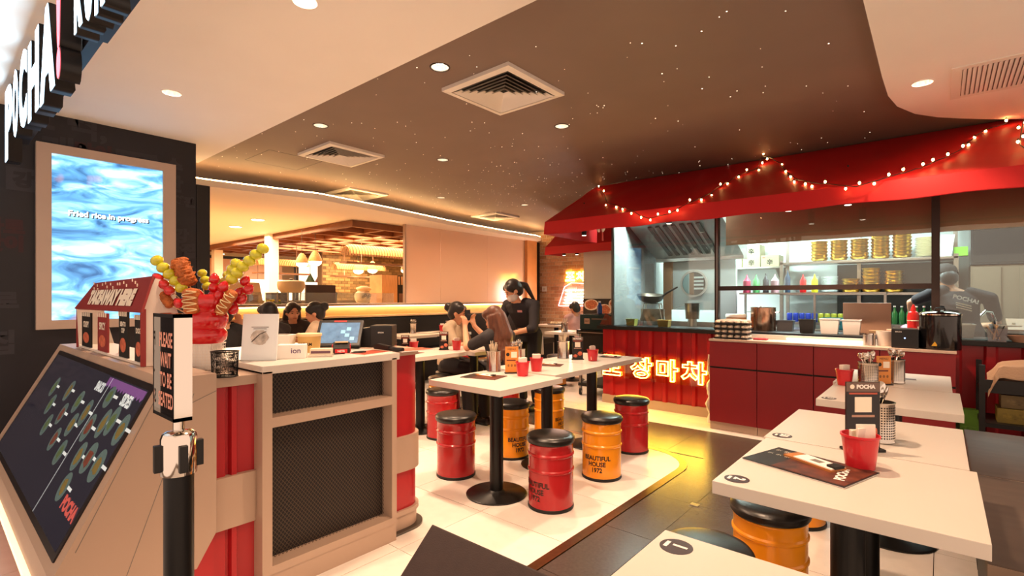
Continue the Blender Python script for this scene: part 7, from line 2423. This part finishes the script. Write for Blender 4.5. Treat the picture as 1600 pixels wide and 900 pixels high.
    if cap:
        cm = MB()
        cm.lathe([(0.100 * hs, 0.03), (0.102 * hs, 0.06), (0.098 * hs, 0.10), (0.07 * hs, 0.135), (0.0001, 0.145)], 24, cap=False)
        cm.ball(0, 0.10, 0.04, 0.075, 0.075, 0.008, 16, 6)
        cm.xf(Matrix.Translation(hd + R.to_3x3() @ Vector((0, -0.015, 0))) @ R)
        cm.build('cap', mat('cap_' + cap, cap, 0.8), t, smooth=True)
    return t


def seated(lean=0.05, turn=0.0, pel=0.535, arms='table', reach=0.32, head=0.0):
    J = dict(pel=(0, 0, pel), che=(0, lean, pel + 0.30), nek=(0, lean * 1.3, pel + 0.46), hed=(0, lean * 1.5 + 0.025 + head, pel + 0.565), shL=(-0.165, lean * 1.1, pel + 0.40), shR=(0.165, lean * 1.1, pel + 0.40),
             hpL=(-0.09, 0.02, pel - 0.01), hpR=(0.09, 0.02, pel - 0.01), knL=(-0.11, 0.40, pel - 0.06), knR=(0.11, 0.40, pel - 0.06), anL=(-0.11, 0.36, 0.09), anR=(0.11, 0.36, 0.09))
    if arms == 'table':
        J.update(elL=(-0.21, lean + 0.12, pel + 0.20), elR=(0.21, lean + 0.12, pel + 0.20), wrL=(-0.10, lean + reach, pel + 0.27), wrR=(0.10, lean + reach, pel + 0.27))
    return J


# server bending over the table
J = dict(pel=(0, 0, 0.87), che=(0, 0.12, 1.10), nek=(0, 0.19, 1.235), hed=(0, 0.265, 1.345), shL=(-0.195, 0.13, 1.185), shR=(0.195, 0.13, 1.185), elL=(-0.25, 0.22, 0.94), elR=(0.27, 0.20, 0.93), wrL=(-0.02, 0.38, 0.87), wrR=(0.20, 0.40, 0.86),
         hpL=(-0.095, 0, 0.85), hpR=(0.095, 0, 0.85), knL=(-0.11, 0.03, 0.47), knR=(0.11, 0.0, 0.47), anL=(-0.11, -0.02, 0.085), anR=(0.12, -0.06, 0.085))
srv = person('standing server in dark shirt and face mask bending over a table', (-3.60, 4.52, 0), 3.15, J, '#242126', '#141316', dict(col='#1a1210', style='ponytail'), 'elbow', 0.010, -0.55, 0.5, 0.6, mask=True)
MB().box(-0.03, 0.0, -0.012, 0.03, 0.004, 0.012).build('name_badge', mat('name_badge', '#c98a8a', 0.5), srv, loc=(-0.08, 0.245, 1.12), rot=(-0.3, 0, 0.1))
# long-haired woman seen from behind, holding up a phone
J = seated(0.10, pel=0.525)
J.update(che=(0, 0.07, 0.80), nek=(0, 0.11, 0.955), hed=(0, 0.145, 1.062), shL=(-0.165, 0.09, 0.90), shR=(0.165, 0.09, 0.90), elL=(-0.20, 0.30, 0.80), elR=(0.16, 0.30, 0.80), wrL=(-0.09, 0.44, 0.985), wrR=(0.05, 0.45, 0.985), hdL=(0.1, 0.2, 0.9), hdR=(-0.1, 0.2, 0.9))
person('seated woman with long wavy brown hair holding up a phone', (-3.10, 3.55, 0), PI / 2, J, '#2e2a2c', '#17161a', dict(col='#5c3018', style='wavy', len=0.46), 'short', 0.010, 0.0, 0.25, 0.9)
ph_ = thing('mobile_phone', 'dark mobile phone held up by the long-haired woman', 'phone', (-3.575, 3.53, 1.075), PI / 2)
MB().box(-0.036, -0.004, -0.075, 0.036, 0.004, 0.075).build('phone_body', M_INK, ph_, bevel=0.003)
MB().box(-0.033, -0.0046, -0.070, 0.033, -0.004, 0.070).build('phone_screen', mat('phone_screen', '#30343c', 0.1), ph_)
# companion opposite
person('seated woman in cream top with dark tied-up hair facing right', (-4.28, 3.92, 0), -1.15, seated(0.06, pel=0.53), '#cbb69a', '#2a2628', dict(col='#1c1412', style='bun'), 'short', 0.011, 0.1, 0.15)
stool(-4.28, 3.92, 'red', 'red drum stool under the woman in the cream top')
# party at the booth behind the reception counter
person('man with short dark hair and dark jacket seen from behind', (-5.28, 2.40, 0), 1.75, seated(0.05, pel=0.53), '#2c2524', '#1c1a1c', dict(col='#17110f', style='short'), 'long', 0.012, 0.0, 0.15)
stool(-5.28, 2.40, 'red', 'red drum stool under the man in the dark jacket')
person('woman with long hair and glasses facing the camera at the booth', (-6.12, 2.98, 0), -1.75, seated(0.05, pel=0.52), '#3a302e', '#1c1a1c', dict(col='#2a1a14', style='long', len=0.34), 'long', 0.012, 0.0, 0.1)
person('woman with dark bun in pale top seen from the side', (-5.24, 2.93, 0), 2.35, seated(0.05, pel=0.53), '#d2b99c', '#1c1a1c', dict(col='#15100e', style='bun'), 'short', 0.012, 0.2, 0.25)
stool(-5.24, 2.93, 'orange', 'orange drum stool under the woman with the bun')
J = seated(0.05, pel=0.53)
J.update(elR=(0.24, 0.16, 0.74), wrR=(0.14, 0.18, 1.0), hdR=(-0.3, -0.2, 0.9))
person('person in black with raised hand behind the skewer pot', (-5.30, 1.93, 0), 1.2, J, '#1c1a1c', '#1c1a1c', dict(col='#17110f', style='short'), 'short', 0.012, 0.0, 0.2)
stool(-5.30, 1.93, 'red', 'red drum stool under the person behind the skewer pot')
table(-6.06, -5.52, 2.0, 2.6, 'white booth table hidden behind the skewer pot', square=True)
table(-6.06, -5.52, 2.62, 3.22, 'white booth table behind the till', square=True)
# child at the far table
J = seated(0.05, pel=0.50)
person('child with dark hair at the far table below the neon tent', (-5.02, 7.72, 0), 0.9, J, '#b9908c', '#3a3438', dict(col='#1a1412', style='short'), 'short', 0.013, 0.3, 0.35)
stool(-5.02, 7.72, 'orange', 'orange drum stool under the child at the far table')
# cook behind the right window
J = dict(pel=(0, 0, 0.90), che=(-0.02, 0.08, 1.20), nek=(-0.05, 0.13, 1.36), hed=(-0.09, 0.18, 1.455), shL=(-0.22, 0.09, 1.31), shR=(0.21, 0.07, 1.26), elL=(-0.36, 0.24, 1.22), elR=(0.30, 0.18, 1.0), wrL=(-0.33, 0.36, 1.05), wrR=(0.16, 0.40, 0.98),
         hpL=(-0.095, 0, 0.88), hpR=(0.095, 0, 0.88), knL=(-0.11, 0.03, 0.48), knR=(0.11, 0.02, 0.48), anL=(-0.11, -0.02, 0.085), anR=(0.12, -0.02, 0.085))
ck = person('cook in dark cap and printed shirt seen from behind', (0.17, 6.52, 0), TH * 0.35, J, '#261f21', '#1c1a1c', dict(col='#1a1210', style='short'), 'short', 0.010, 0.2, 0.5, cap='#1f1512')
me = text_mesh('POCHA!', size=0.08, bold=0.003, width=0.20)
for v in me.vertices:
    v.co.z = -0.10 * abs(v.co.x) ** 1.6
me.materials.append(M_PAPER)
link('shirt_lettering', me, ck, (0.0, -0.052, 1.255), (PI / 2 - 0.25, 0.30, 0.05))
for k in range(3):
    MB().box(-0.06, -0.001, -0.005, 0.06, 0.001, 0.005).build('shirt_print_line', M_CREAMINK, ck, loc=(-0.02, -0.066 - 0.006 * k, 1.205 - 0.022 * k), rot=(-0.2, 0.30, 0.05))

bpy.data.scenes.remove(TMP)
